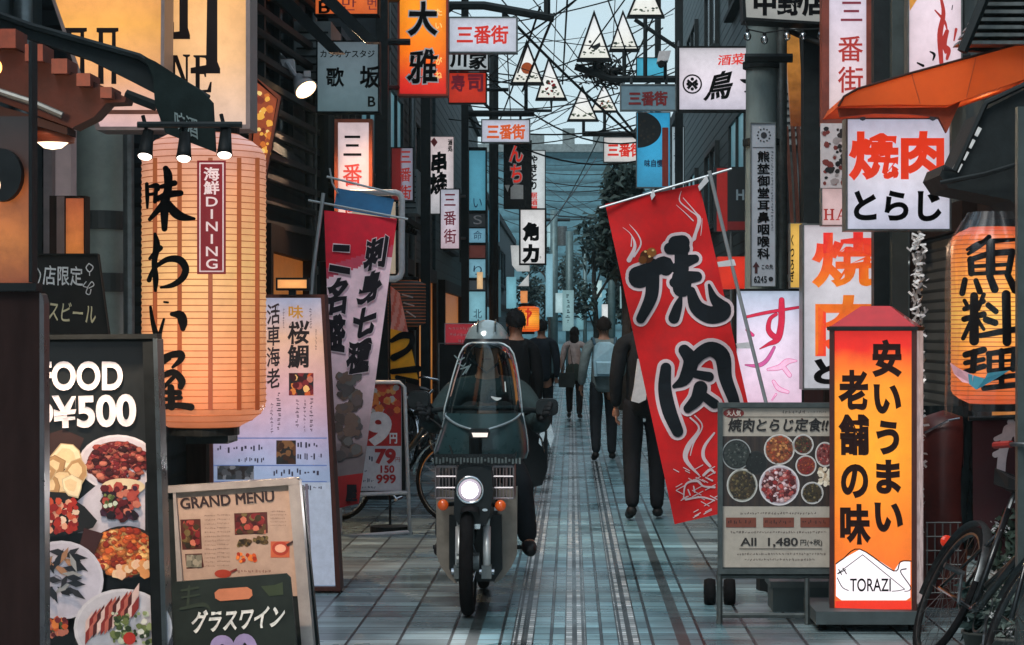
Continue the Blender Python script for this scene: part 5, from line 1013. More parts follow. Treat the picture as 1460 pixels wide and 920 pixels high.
# wall column, wooden box and door frame between cabinet and lantern
m = MB(); pl = PL(8.15); c0 = P(140, 470, 8.3)
th = thing('ventilation_duct', 'thick round grey green duct with dark bands left of the big paper lantern', 'duct', (c0.x, 8.3 * K, 0)); r_ = 36 * 8.3 / 2200
MB().lathe((c0.x, 8.3 * K, 0), [(r_, 0), (r_, 4.5)], 28).build('duct', M('duct_grey', (.30, .35, .31), .5, .1, var=.25, scale=4), th, True)
for z in (EYE + 160 * 8.3 / 2200, EYE + 72 * 8.3 / 2200): MB().lathe((c0.x, 8.3 * K, 0), [(r_, z - .05), (r_ + .012, z - .048), (r_ + .012, z + .048), (r_, z + .05)], 28).build('band', M('duct_band', (.05, .06, .06), .5, .2), th)
MB().tube([P(183, 180, 8.2), P(184, 480, 8.2)], .03, 8).build('cable_conduit', GREYM, th)
m = MB(); m.slab(PL(7.6), RC(78, 150, 101, 480), -.12, 0); tag(m.build('lit_pilaster', M('pilaster_pink', C(215, 190, 188), .5, var=.15)), 'pale pinkish pilaster lit from above, just right of the amber cabinet', 'pilaster')
m = MB(); m.slab(PL(7.55), RC(62, 140, 74, 480), -.12, 0); tag(m.build('door_frame', M('door_frame_grey', C(130, 118, 118), .4, .2)), 'slim grey door frame bar beside the pale pilaster', 'door frame')
th = thing('menu_box', 'small wooden box with an orange face painted as lit above the chalkboard', 'light box', P(102, 362, 6.9)); pl = PL(6.9)
MB().slab(pl, RC(70, 279, 121, 372), -.1, -.005).build('case', WOODD, th); MB().slab(pl, RC(94, 283, 119, 368), -.004, 0).build('face', LIT('box_face', [(0, C(220, 130, 60)), (1, C(190, 95, 55))], .8, grime=.3), th); MB().slab(pl, RC(81, 280, 92, 372), -.004, .004).build('side_rail', M('rail_pale', C(120, 100, 95), .5), th)  # the face is wood; its lit look is painted in as emission
# chalkboard
pl = PL(6.5, tilt=4); th = thing('chalkboard', 'black chalkboard with white handwriting standing behind the food poster', 'chalkboard', P(100, 495, 6.5)); Q = [(38, 362), (140, 362), (157, 487), (40, 492)]
MB().slab(pl, Q, -.03, 0).build('board', M('slate_black', (.014, .015, .016), .8, var=.4, scale=5), th); MB().ring(pl, Q, 2, .001, .012).build('frame', BLK, th)
letters(th, [('店限定', [(62, 378), (117, 381), (119, 408), (62, 406)], CHALK, dict(bold=.012, rough=.4)), ('スビール', [(70, 428), (136, 436), (139, 462), (69, 456)], M('chalk_cream', C(205, 200, 165), .9), dict(bold=.008, rough=.5))], pl)
brush(MB(), pl, [[(53, 382, .8), (58, 392, .8), (54, 406, .8)]], off=.003).build('chalk_mark', CHALK, th)
m = MB(); brush(m, pl, [[(127, 376, .8), (123, 382, .8), (128, 388, .8), (133, 381, .8), (127, 376, .8)], [(128, 388, .6), (128, 393, .6)]], off=.003); m.build('chalk_flower', CHALK, th)
m = MB(); brush(m, pl, [[(123, 402, .7), (119, 408, .7), (125, 410, .7)], [(125, 410, .7), (131, 402, .7), (134, 407, .7), (127, 411, .7)], [(125, 411, .7), (123, 418, .7), (128, 420, .7), (130, 413, .7)]], off=.003); m.build('chalk_flower', CHALK, th)
# food poster
pl = PL(5.35); th = thing('food_poster_stand', 'tall black poster stand reading FOOD and yen 500 over pictures of dishes', 'poster stand', P(140, 1092, 5.35)); Q = [(18, 484), (222, 482), (240, 1085), (18, 1085)]
MB().slab(pl, Q, -.06, -.004).build('case', BLK, th)
m = MB(); Z.k = 0; m.slab(pl, [(22, 488), (216, 487), (231, 1070), (22, 1070)], -.003, .0005, C(20, 24, 26))
wht = C(205, 198, 206)
text(m, 'FOOD', (57, 517, 174, 555), pl, bold=.035, off=.004, col=C(225, 218, 222)); text(m, '¥500', [(77, 566), (192, 562), (193, 606), (78, 609)], pl, bold=.035, off=.004, col=C(225, 218, 222)); text(m, 'の', (50, 575, 75, 604), pl, bold=.05, off=.004, col=C(225, 218, 222))
patch(m, pl, [(60, 622), (90, 612), (120, 625), (110, 650), (60, 660)], C(58, 38, 34), .001)
meat = [C(120, 35, 40), C(90, 24, 30), C(165, 70, 60), C(60, 20, 24), C(190, 110, 90)]; beige = [C(225, 195, 150), C(200, 160, 110), C(240, 220, 180), C(180, 140, 95)]; green = [C(70, 85, 45), C(45, 60, 35), C(110, 120, 70)]; orange = [C(200, 85, 40), C(225, 125, 60), C(160, 50, 30), C(240, 180, 110)]
dish(m, pl, 168, 660, 56, 40, C(200, 192, 200), C(215, 208, 214), meat, 110, .001, .74, .17)
patch(m, pl, [(140, 690), (206, 655), (207, 690), (207, 760), (100, 760), (110, 715)], C(196, 190, 200), .0012)
patch(m, pl, ell(176, 694, 31, 12, 20), C(215, 195, 160), .0045); rn = random.Random(21)
for i in range(80): m.add([pl(x, y, .005 + i * .00003) for x, y in blob(rn, 172 + rn.uniform(-24, 24), 716 + rn.uniform(-22, 22), rn.uniform(3, 8))], [tuple(range(7))], rn.choice(meat + [C(45, 20, 35), C(60, 30, 50), C(30, 20, 28)]))
for i in range(16): m.add([pl(x, y, .008 + i * .00003) for x, y in blob(rn, 157 + rn.uniform(-8, 8), 712 + rn.uniform(-8, 10), rn.uniform(2, 4))], [tuple(range(7))], rn.choice(green + [C(190, 200, 180)]))
for (a, b, c_, d_) in ((98, 652, 30, 2.3), (78, 668, 24, 1.2), (112, 672, 24, .4), (88, 688, 26, 1.9), (104, 694, 22, 2.9), (74, 692, 22, .1), (66, 676, 20, 1.5)):
    poly = [(a + c_ * .75 * math.cos(d_ + t * 6.283 / 7) * (1.15 if t % 2 else .8), b + c_ * .75 * math.sin(d_ + t * 6.283 / 7) * (1.1 if t % 3 else .85)) for t in range(7)]
    poly = [(max(x, 63), y) for x, y in poly]; patch(m, pl, poly, tuple(v * .7 for v in rn.choice(beige)), .010); patch(m, pl, [((x - a) * .9 + a, (y - b) * .9 + b - .6) for x, y in poly], rn.choice(beige), .010); patch(m, pl, [((x - a) * .6 + a - 2, (y - b) * .55 + b - 2) for x, y in poly], tuple(v * 1.08 for v in beige[0]), .010)
m.add([pl(x, y, .0145) for x, y in [(60, 700), (92, 702), (122, 722), (140, 742), (134, 752), (110, 760), (86, 764), (60, 764)]], [tuple(range(8))], C(26, 26, 28))
for i in range(70): m.add([pl(x, y, .015 + i * .00003) for x, y in blob(rn, 88 + rn.uniform(-24, 22), 736 + rn.uniform(-24, 22), rn.uniform(3, 7))], [tuple(range(7))], rn.choice([C(170, 45, 35), C(200, 80, 55), C(225, 160, 130), C(140, 30, 28), C(230, 200, 175)]))
dish(m, pl, 180, 787, 50, 38, C(40, 30, 28), C(30, 28, 28), orange, 90, .018, .86, .2)
for i in range(14): m.add([pl(x, y, .022 + i * .00003) for x, y in blob(rn, 168 + i * 3.4, 808 + rn.uniform(-6, 10), rn.uniform(5, 9))], [tuple(range(7))], rn.choice([C(240, 200, 160), C(225, 150, 90), C(235, 185, 150)]))
patch(m, pl, [(122, 752), (150, 760), (136, 790), (110, 800)], C(60, 30, 30), .0235)
dish(m, pl, 90, 826, 60, 56, C(196, 190, 202), C(205, 200, 210), [C(196, 190, 202)], 1, .024, .1)
for i in range(30): m.add([pl(max(x, 66), y, .028 + i * .00006) for x, y in (lambda a, b, an, l: [(a - l * math.cos(an), b - l * math.sin(an)), (a - 4 * math.sin(an), b + 5 * math.cos(an)), (a + l * math.cos(an), b + l * math.sin(an)), (a + 4 * math.sin(an), b - 5 * math.cos(an))])(84 + rn.uniform(-20, 32), 818 + rn.uniform(-32, 30), rn.choice((.6, -.6, 1.2, -1.1, .1)), rn.uniform(9, 20))], [(0, 1, 2, 3)], rn.choice([C(22, 24, 30), C(30, 34, 42), C(40, 40, 46), C(150, 150, 150), C(165, 120, 90)]))
dish(m, pl, 178, 894, 70, 56, C(200, 194, 200), C(212, 206, 210), [C(190, 184, 190)], 1, .030, .1)
for i in range(26): m.add([pl(x, y, .034 + i * .00008) for x, y in (lambda a, b, an, l: [(a - l * math.cos(an), b - l * math.sin(an)), (a - 5 * math.sin(an), b + 5 * math.cos(an)), (a + l * math.cos(an), b + l * math.sin(an)), (a + 5 * math.sin(an), b - 5 * math.cos(an))])(130 + (i % 13) * 5.5, 884 - (i % 13) * 3 + (i // 13) * 16 + rn.uniform(-3, 3), 1.9, 17)], [(0, 1, 2, 3)], (C(225, 190, 180), C(140, 45, 40), C(190, 100, 85), C(80, 30, 30))[i % 4])
for i in range(70): m.add([pl(min(x, 221), y, .037 + i * .00003) for x, y in blob(rn, 190 + rn.uniform(-26, 30), 890 + rn.uniform(-18, 26), rn.uniform(2, 6))], [tuple(range(7))], rn.choice(green + [C(200, 205, 180), C(150, 160, 110), C(230, 225, 210)]))
patch(m, pl, ell(188, 908, 9, 9, 12), C(190, 50, 40), .040)
for i in range(40): m.add([pl(max(x, 66), y, .041 + i * .00003) for x, y in blob(rn, 84 + rn.uniform(-16, 14), 893 + rn.uniform(-12, 12), rn.uniform(2, 6))], [tuple(range(7))], rn.choice(meat + orange[:2] + green[:1]))
m.build('poster_print', PRINT, th)
m = MB(); m.slab(pl, [(222, 482), (228, 484), (247, 1085), (240, 1085)], -.06, .05); m.build('side_bar', M('stand_silver', C(105, 115, 120), .3, .8), th)
m = MB(); m.slab(pl, [(18, 478), (226, 476), (226, 483), (18, 484.5)], -.06, .03); m.slab(pl, [(207, 488), (222, 487), (240, 1070), (225, 1070)], .043, .046); m.build('frame', BLK, th)
# big paper lantern
cx = P(291, 0, 6.4).x; r_ = 88 * 6.4 / 2200
LANT = LIT('lantern_paper', [(0, C(218, 125, 84)), (.25, C(238, 158, 108)), (.55, C(246, 190, 125)), (.78, C(240, 168, 122)), (.92, C(232, 165, 140)), (1, C(225, 170, 160))], .95, hot=.3, grime=.12)
th = lantern('paper_lantern', 'big orange paper lantern with black brush characters and a red dining label', cx, 6.4, r_, EYE - 133 * 6.4 / 2200, EYE + 282 * 6.4 / 2200, LANT, 46)
lc = CY(cx, 6.4, r_)
for xs in (221, 256, 300, 341, 367):
    m = MB(); ys = [225 + i * 15 for i in range(25)]; vs = []
    for y_ in ys: vs += [lc(xs - 3.2, y_, .0035), lc(xs + 3.2, y_, .0035)]
    m.add(vs, [(2 * i, 2 * i + 1, 2 * i + 3, 2 * i + 2) for i in range(len(ys) - 1)]); m.build('seam', LIT('lantern_seam', [(0, C(170, 80, 45)), (1, C(190, 105, 65))], .75), th)
TA = (195, 190, 4.0); TB = (195, 400, 3.83)
aj = [[(57, 290, 8), (60, 360, 9), (60, 425, 4)], [(72, 305, 6), (112, 300, 14), (118, 318, 12)], [(112, 310, 9), (104, 390, 9)], [(68, 350, 6), (100, 345, 6)], [(165, 202, 14), (178, 240, 22), (178, 320, 20), (160, 400, 24), (158, 545, 14)], [(140, 305, 9), (215, 285, 14)], [(118, 375, 12), (180, 350, 18), (250, 342, 14)], [(168, 385, 18), (120, 440, 14), (74, 492, 8)], [(168, 385, 14), (215, 450, 24), (262, 478, 20), (328, 488, 5)]]
wa = [[(104, 575, 6), (114, 640, 17), (100, 740, 13), (108, 830, 14), (106, 898, 6)], [(134, 655, 13), (98, 690, 10), (74, 716, 6)], [(112, 745, 8), (84, 800, 9), (70, 838, 11)], [(96, 772, 7), (170, 722, 13), (242, 722, 19), (278, 770, 18), (262, 825, 16), (205, 866, 12), (138, 880, 4)]]
ii = [[(75, 145, 5), (86, 220, 9), (104, 290, 13), (120, 320, 14)], [(120, 320, 8), (132, 270, 7), (148, 212, 4)], [(192, 184, 9), (238, 190, 22), (252, 230, 22), (252, 262, 12)], [(150, 118, 3), (170, 120, 3)]]
ya = [[(130, 428, 12), (185, 408, 15), (240, 402, 17), (240, 432, 14), (196, 474, 5)], [(128, 462, 7), (180, 428, 6)], [(140, 522, 12), (200, 502, 16), (245, 545, 18), (240, 580, 14)], [(132, 600, 7), (170, 560, 9), (200, 530, 9)], [(140, 610, 9), (232, 614, 13)], [(186, 585, 16), (190, 690, 18)], [(132, 652, 8), (240, 640, 9)], [(133, 692, 11), (220, 682, 14), (296, 692, 17)]]
m = MB(); brush(m, lc, aj + wa, TA, .8, .0055); brush(m, lc, ii + ya, TB, .8, .0055); m.build('lettering', INK, th)
m = MB(); g = []
lab = lambda q, o, c: m.add([lc(q[0] + (q[2] - q[0]) * i / 4, y_, o) for y_ in (q[1], q[3]) for i in range(5)], [(i, i + 1, 6 + i, 5 + i) for i in range(4)], c)
lab((281, 229, 322, 391), .006, C(125, 22, 28)); lab((284, 232, 319, 388), .0085, C(225, 195, 190)); lab((286, 234, 317, 386), .011, C(130, 22, 28))
text(m, '海鮮', (291, 239, 312, 277), lc, vertical=True, bold=.03, off=.014, col=C(235, 205, 200)); text(m, 'DINING', (294, 281, 310, 383), lc, vertical=True, bold=.015, off=.014, col=C(235, 205, 200), gap=.92)
for y_ in (298.3, 314.4, 333.2, 349.6):
    pass
m.build('dining_label', MP('label_print', .4, .55, var=.05), th)
m = MB(); m.tube([P(291, 190, 6.4), P(291, 150, 6.4)], .01, 6); m.build('hook', STEEL, th)
m = MB(); m.slab(PL(6.35), RC(264, 612, 325, 633), -.25, 0); m.build('base_tray', STEEL, th)
for i, (px_, py, lb) in enumerate(((209, 214, 'left black spotlight of three above the big paper lantern'), (263, 217, 'middle black spotlight of three above the big paper lantern'), (321, 212, 'right black spotlight of three above the big paper lantern'))):
    c = P(px_, py - 8, 5.75); th = thing('spotlight', lb, 'spotlight', c, 'spotlights above the big lantern'); d = Vector(((-.05, .02, .02)[i], -.42, -1)).normalized()
    MB().tube([c - d * .055, c + d * .03, c + d * .05], [.02, .027, .03], 14).build('housing', BLK, th, True)
    MB().tube([c + d * .05, c + d * .056], [.026, .022], 14).build('lens', GLOW('spot_lens', C(255, 240, 225), 4.0), th)
    MB().tube([c - d * .04, c + Vector((-.02, .03, .11))], .008, 6).build('stem', BLK, th)
    lamp(th, 'spot_light', 'SPOT', c + d * .06, 45, (1, .78, .58), .03, d, 85)
m = MB(); m.tube([P(196, 178, 5.75), P(345, 178, 5.75)], .012, 6); tag(m.build('light_rail', STEEL), 'black rail carrying the three spotlights below the wine signs', 'rail')
# framed picture and floodlight
th = thing('framed_poster', 'orange wooden framed poster seen edge on right of the big lantern', 'poster', P(378, 300, 9.2)); pl = PL(9.2)
Q = [(362, 108), (401, 138), (378, 262), (352, 240)]
MB().slab(pl, Q, -.05, -.003).build('backing', WOODD, th); MB().ring(pl, Q, 4, -.002, .02).build('frame', M('orange_wood', C(150, 70, 40), .5, var=.3, scale=6), th)
m = MB(); Z.k = 0; m.slab(pl, [(367, 118), (395, 141), (376, 252), (358, 238)], -.002, .001, C(150, 70, 40)); rn = random.Random(6)
for i in range(30): patch(m, pl, blob(rn, 377 + rn.uniform(-8, 8), 180 + rn.uniform(-48, 50), rn.uniform(2, 6)), rn.choice([C(235, 170, 70), C(205, 110, 45), C(120, 50, 35), C(240, 200, 120)]), .002)
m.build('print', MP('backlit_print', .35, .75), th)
th = thing('floodlight', 'white floodlight on a bracket shining warm light beside the karaoke sign', 'floodlight', P(425, 110, 11.8)); c = P(432, 122, 11.8)
d = Vector((.55, -.5, -.75)).normalized(); MB().tube([c - d * .1, c - d * .02, c + d * .05], [.04, .07, .095], 18).build('reflector', WHITEM, th, True); MB().tube([c + d * .05, c + d * .062], [.085, .06], 18).build('lens', GLOW('flood_lens', C(255, 205, 150), 5), th)
MB().tube([P(398, 78, 12), P(410, 92, 11.9), P(424, 112, 11.8)], .02, 8).build('arm', WHITEM, th); MB().slab(PL(11.9), [(399, 84), (418, 84), (420, 106), (406, 104)], -.1, 0).build('ballast', WHITEM, th); MB().slab(PL(11.75), RC(433, 101, 442, 109), -.05, 0).build('clip', WHITEM, th)
MB().tube([P(380, 82, 12), P(402, 82, 12)], .03, 6).build('bracket', STEEL, th)
lamp(th, 'flood_lamp', 'SPOT', c + d * .08, 160, (1, .66, .4), .06, d, 130)
# roof beams upper left
for i, (a, b, lb) in enumerate((((352, -40), (470, 75), 'long dark roof beam slanting down towards the karaoke sign'), ((395, -60), (520, 60), 'second dark roof beam slanting down right above the floodlight'))):
    m = MB(); m.slab(PL(11.0 - i * .4), [a, (a[0] + 26, a[1]), (b[0] + 20, b[1]), b], -.12, 0); tag(m.build('roof_beam', STEEL), lb, 'beam')

# lit sushi menu board
pl = PL(8.9); th = thing('menu_light_board', 'tall lit fish menu board in a red brown frame behind the grand menu stand', 'menu board', P(395, 852, 8.9)); Q = [(296, 420), (463, 420), (486, 842), (302, 842)]
MB().slab(pl, Q, -.16, -.005).build('case', WOODR, th)
BRD = LIT('menu_board_face', [(0, C(150, 165, 190)), (.4, C(150, 165, 195)), (.5, C(178, 165, 195)), (.68, C(215, 165, 170)), (.85, C(238, 185, 155)), (1, C(190, 190, 215))], .88)
MB().slab(pl, [(300, 424), (458, 424), (478, 836), (306, 836)], -.004, 0).build('face', BRD, th)
fr = MB().ring(pl, Q, 5, -.003, .02); fr.build('frame', WOODR, th)
m = MB(); Z.k = 0
patch(m, pl, [(302, 688), (471, 688), (478, 834), (305, 834)], C(165, 172, 188), .001)
patch(m, pl, [(435, 690), (439, 690), (446, 834), (442, 834)], C(110, 100, 110), .002)
text(m, '桜鯛', (411, 458, 440, 524), pl, vertical=True, bold=.03, off=.005, col=C(35, 25, 25), rough=.3)
text(m, '活車海老', (381, 434, 399, 553), pl, vertical=True, bold=.02, off=.005, col=C(45, 32, 34), rough=.3)
text(m, '味', (412, 436, 432, 454), pl, bold=.02, off=.005, col=C(200, 140, 60))
for i, (x0, y0, x1, y1, cl) in enumerate(((412, 532, 447, 564, meat + orange), (394, 628, 422, 662, [C(90, 55, 35), C(60, 36, 26), C(40, 40, 40), C(120, 80, 50)]), (310, 664, 362, 684, [C(70, 70, 74), C(110, 110, 115), C(50, 52, 56)]))):
    patch(m, pl, RC(x0, y0, x1, y1), C(40, 34, 34), .002)
    for j in range(26): m.add([pl(min(max(x, x0), x1), min(max(y, y0), y1), .004 + j * .00003) for x, y in blob(rn, rn.uniform(x0, x1), rn.uniform(y0, y1), 5)], [tuple(range(7))], rn.choice(cl))
for (a, b, c_, d_) in ((394, 560, 401, 618), (385, 575, 390, 618), (421, 570, 427, 615), (432, 570, 437, 615), (441, 568, 447, 618), (441, 440, 445, 470), (449, 470, 452, 500), (403, 440, 406, 470)): scribble(m, pl, a, b, c_, d_, C(60, 45, 55), vertical=True)
for (a, b, c_, d_) in ((424, 630, 462, 640), (424, 645, 462, 656), (390, 668, 465, 680), (310, 634, 384, 646), (340, 652, 384, 660), (424, 692, 466, 700), (400, 706, 440, 714)): scribble(m, pl, a, b, c_, d_, C(50, 45, 60))
for y_ in (624, 663, 686): patch(m, pl, RC(303, y_, 466, y_ + 1.5), C(90, 110, 160), .003)
m.build('menu_print', MP('backlit_print', .35, .75), th)
for a in (306, 478): MB().slab(pl, [(a - 5, 841), (a + 6, 841), (a + 6, 854), (a - 5, 854)], -.14, -.02).build('foot', WOODR, th)
th = thing('picture_light', 'small brass picture light glowing orange on top of the fish menu board', 'lamp', P(416, 415, 8.8)); pl = PL(8.8)
MB().slab(pl, RC(393, 396, 440, 414), -.1, -.004).build('hood', BLK, th); MB().slab(pl, RC(396, 399, 437, 411), -.003, .004).build('lens', lit1('picture_light_face', (245, 165, 95), 1.1), th); MB().slab(pl, RC(411, 414, 421, 421), -.05, -.01).build('stem', BLK, th)
# grand menu stand
pl = PL(6.25, tilt=0); th = thing('grand_menu_stand', 'white framed stand with a beige grand menu and a black wine board in front', 'menu stand', P(350, 1003, 6.25)); Q = [(232, 696), (424, 684), (450, 1000), (250, 1000)]
MB().slab(pl, Q, -.04, -.004).build('backing', STEEL, th)
m = MB(); Z.k = 0; m.slab(pl, [(248, 702), (414, 690), (428, 850), (262, 850)], -.003, .001, C(176, 152, 138)); dk = C(48, 36, 40)
text(m, 'GRAND MENU', [(257, 711), (390, 700), (391, 715), (259, 726)], pl, bold=.03, off=.004, col=dk)
for i, (q, cl) in enumerate((([(257, 741), (286, 740), (288, 783), (260, 784)], meat + brn), ([(334, 732), (381, 730), (382, 760), (335, 763)], meat + brn), ([(264, 790), (288, 789), (291, 809), (266, 811)], [C(150, 145, 130), C(120, 118, 105), C(90, 88, 80)]))):
    patch(m, pl, q, C(80, 40, 38), .002); x0, x1, y0, y1 = min(p[0] for p in q) + 2, max(p[0] for p in q) - 3, min(p[1] for p in q) + 2, max(p[1] for p in q) - 2
    for j in range(36): m.add([pl(min(max(x, x0), x1), min(max(y, y0), y1), .004 + j * .00003) for x, y in blob(rn, rn.uniform(x0, x1), rn.uniform(y0, y1), 5)], [tuple(range(7))], rn.choice(cl))
for y_ in range(734, 812, 6): scribble(m, pl, 292, y_, 308, y_ + 2.6, C(110, 85, 78)); scribble(m, pl, 310, y_ - 1, 328, y_ + 1.6, C(110, 85, 78))
for y_ in range(728, 752, 5): scribble(m, pl, 386, y_, 408, y_ + 2.4, C(110, 85, 78))
for (a, b, r2, cl) in ((348, 774, 9, brn), (372, 770, 9, brn), (352, 795, 13, orange[:3])):
    for j in range(24): m.add([pl(x, y, .003 + j * .00004) for x, y in blob(rn, a + rn.uniform(-r2, r2), b + rn.uniform(-r2 * .4, r2 * .4), 3)], [tuple(range(7))], rn.choice(cl))
patch(m, pl, RC(386, 772, 413, 795), C(190, 95, 65), .002); patch(m, pl, ell(400, 782, 12, 10, 16), C(165, 60, 45), .003); patch(m, pl, ell(400, 782, 8, 6, 14), C(225, 165, 140), .004); patch(m, pl, [(408, 776), (419, 770), (419, 773), (410, 779)], C(60, 40, 40), .005)
patch(m, pl, ell(318, 818, 12, 6, 16), C(160, 60, 45), .003); patch(m, pl, [(328, 814), (338, 810), (338, 813), (330, 817)], C(120, 50, 45), .004); scribble(m, pl, 338, 812, 390, 817, C(120, 80, 70))
m.build('menu_print', PRINT, th)
MB().slab(pl, [(230, 694), (425, 681), (427, 690), (232, 703)], -.04, .03).build('top_rail', M('stand_white', C(165, 158, 156), .4, .3, var=.25), th)
MB().slab(pl, [(412, 688), (428, 684), (455, 1000), (438, 1000)], -.04, .028).build('side_rail', M('stand_white', C(165, 158, 156), .4, .3, var=.25), th)
MB().slab(pl, [(248, 700), (252, 700), (275, 1000), (262, 1000)], -.04, .026).build('side_rail', M('stand_white', C(165, 158, 156), .4, .3, var=.25), th)
m = MB(); m.slab(PL(6.5), [(424, 690), (432, 694), (462, 1000), (448, 1000)], -.05, .0); m.build('rear_leg', STEEL, th)
pl = PL(6.08); th = thing('wine_board', 'black board with chalk lettering and a slot handle hung on the grand menu stand', 'board', P(340, 990, 6.08))
Q = [(244, 836), (250, 830), (408, 818), (414, 824), (430, 990), (256, 990)]
hole = [(306, 845), (312, 840), (352, 837), (359, 841), (360, 849), (355, 854), (314, 857), (307, 853)]
MB().slab(pl, Q, -.02, 0).build('board', M('slate_green', (.014, .022, .022), .6, var=.4, scale=5), th)
MB().slab(pl, hole, .001, .003).build('handle_slot', M('slot_orange', C(190, 120, 90), .5, var=.2), th)
letters(th, [('グラスワイン', [(274, 872), (406, 862), (404, 894), (276, 902)], CHALK, dict(bold=.03, rough=.4)), ('90', [(303, 910), (362, 906), (366, 948), (306, 952)], M('chalk_lilac', C(150, 140, 190), .9), dict(bold=.06))], pl)
m = MB(); rn = random.Random(31)
brush(m, pl, [[(259, 842, 1.5), (282, 838, 2)], [(270, 836, 1.5), (268, 862, 2)], [(260, 852, 1.5), (284, 848, 1.5)], [(258, 868, 2), (290, 862, 3), (300, 870, 1)]], off=.002); m.build('chalk_drawing', M('chalk_green', C(50, 62, 56), .9), th)
m = MB(); Z.k = 0; patch(m, pl, [(372, 836), (392, 834), (403, 830), (404, 848), (384, 850)], C(50, 62, 44), .002); m.build('leaf_print', PRINT, th)

# blue topped banner
pl = PL(9.7); W2 = WAVE(pl, .012, .4); th = thing('nobori_banner', 'hanging sashimi banner with a blue top, red band and pink body', 'banner', P(478, 838, 9.7))
def bcol(u, v):
    if v < .085: return C(45, 105, 150)
    e = .26 - .09 * u
    if v < e: return C(215, 30, 55)
    if v < e + .035: return C(205, 75, 100)
    if v > .90: return C(150, 25, 30)
    k = max(0, min(1, (v - .5) / .35)); base = (C(244, 210, 224), C(112, 102, 106))
    return tuple(base[0][i] * (1 - k) + base[1][i] * k for i in range(3))
f2 = clothgrid([(470, 278), (567, 294), (514, 722), (474, 726)])
def quadmap(p): return p
cloth(W2, [(462, 300), (566, 312), (512, 718), (478, 726)], lambda u, v: bcol(u, .085 + v * .915), 26, 140, parent=th)
cloth(WAVE(PL(9.72), .006, .4), [(481, 268), (562, 284), (556, 311), (476, 297)], lambda u, v: C(45, 105, 150), 10, 6, parent=th, name='top_cloth')
letters(th, [('刺身七種', [(524, 340), (553, 340), (524, 528), (494, 528)], M('banner_ink', C(30, 26, 34), .8), dict(vertical=True, bold=.05, rough=.7, outline=.075, outline_mat=M('banner_pale', C(235, 210, 220), .8), off=.012, gap=1.08)), ('二名盛', [(474, 350), (500, 354), (490, 500), (458, 496)], M('banner_ink', C(30, 26, 34), .8), dict(vertical=True, bold=.05, rough=.7, outline=.075, outline_mat=M('banner_pale', C(235, 210, 220), .8), off=.012, gap=1.05)), ('屋', (494, 692, 509, 714), M('banner_ink', C(30, 26, 34), .8), dict(bold=.05, off=.014))], W2)
m = MB(); rn = random.Random(77)
for i in range(60): m.add([W2(x, y, .006 + i * .00005) for x, y in blob(rn, 494 + rn.uniform(-13, 17), 590 + rn.uniform(-60, 60), rn.uniform(4, 11))], [tuple(range(7))], rn.choice([C(95, 82, 82), C(80, 74, 76), C(105, 84, 76), C(78, 66, 64), C(98, 96, 96)]))
m.build('faded_print', CLOTHP, th)
MB().tube([pl(440, 286, .02), pl(582, 313, .02)], .007, 6).build('crossbar', TENTP, th); MB().tube([pl(470, 240, .0), pl(474, 262, .0), pl(482, 276, .0)], .006, 6).build('hook', TENTP, th); MB().tube([pl(466, 252, .0), pl(562, 276, .0)], .007, 6).build('top_rod', TENTP, th)
MB().tube([pl(462, 276, .03), pl(447, 388, .03), pl(440, 470, .02), pl(420, 838, -.05)], .012, 8).build('pole', TENTP, th)
bx = pl(420, 838, -.05); MB().lathe((bx.x, bx.y, 0), [(.18, 0), (.18, .07), (.14, .1), (.03, .11)], 16).build('weight_base', BLK, th)
# rounded white framed sign behind it
pl = PL(11.2); th = thing('rounded_frame_sign', 'cream sign panel in a rounded white tube frame behind the blue topped banner', 'sign', P(540, 400, 11.2))
rr = [(500, 275), (564, 275), (570, 277), (573, 284), (573, 388), (570, 395), (564, 398), (500, 398)]
MB().tube([pl(*p, .01) for p in rr], .024, 10).build('tube_frame', WHITEM, th, True); MB().slab(pl, RC(502, 288, 563, 390), -.06, 0).build('panel', lit1('cream_panel', (210, 190, 165), .6), th)
# pink and yellow banner and round lantern shape
pl = PL(11.6); W4 = WAVE(pl, .02, 3); th = thing('folded_banner', 'folded pink and yellow banner with a bold black character left of the scooter', 'banner', P(585, 560, 11.6))
def fcol(u, v):
    if v < .40: return C(222, 150, 140) if (u + v * 2) % .5 > .2 else C(215, 110, 95)
    if v < .9: return C(242, 168, 35)
    return C(40, 30, 30)
cloth(W4, [(557, 408), (570, 418), (600, 560), (557, 560)], fcol, 10, 30, parent=th)
brush(MB(), W4, [[(559, 486, 3), (575, 478, 5), (588, 482, 4), (582, 498, 4), (562, 510, 5)], [(560, 530, 4), (596, 526, 5)], [(566, 538, 3), (594, 545, 4)]], off=.012).build('lettering', INK, th)
MB().tube([pl(556, 400, .01), pl(556, 800, -.02)], .01, 6).build('pole', STEEL, th)
b_ = pl(556, 800, 0); MB().lathe((b_.x, b_.y, 0), [(.15, 0), (.15, .05), (.02, .06)], 14).build('weight_base', BLK, th)
th = lantern('paper_lantern', 'dim grey paper lantern with pale writing behind the folded pink and yellow banner', P(580, 0, 13).x, 13, .16, EYE + 10 * 13 / 2200, EYE + 74 * 13 / 2200, M('dim_paper', C(52, 58, 60), .7), 14)
brush(MB(), CY(P(580, 0, 13).x, 13, .16), [[(574, 420, 1), (588, 424, 1.2)], [(576, 432, 1), (590, 436, 1)], [(580, 444, 1), (592, 452, 1)]], off=.004).build('lettering', M('dim_ink', C(150, 150, 150), .7), th)
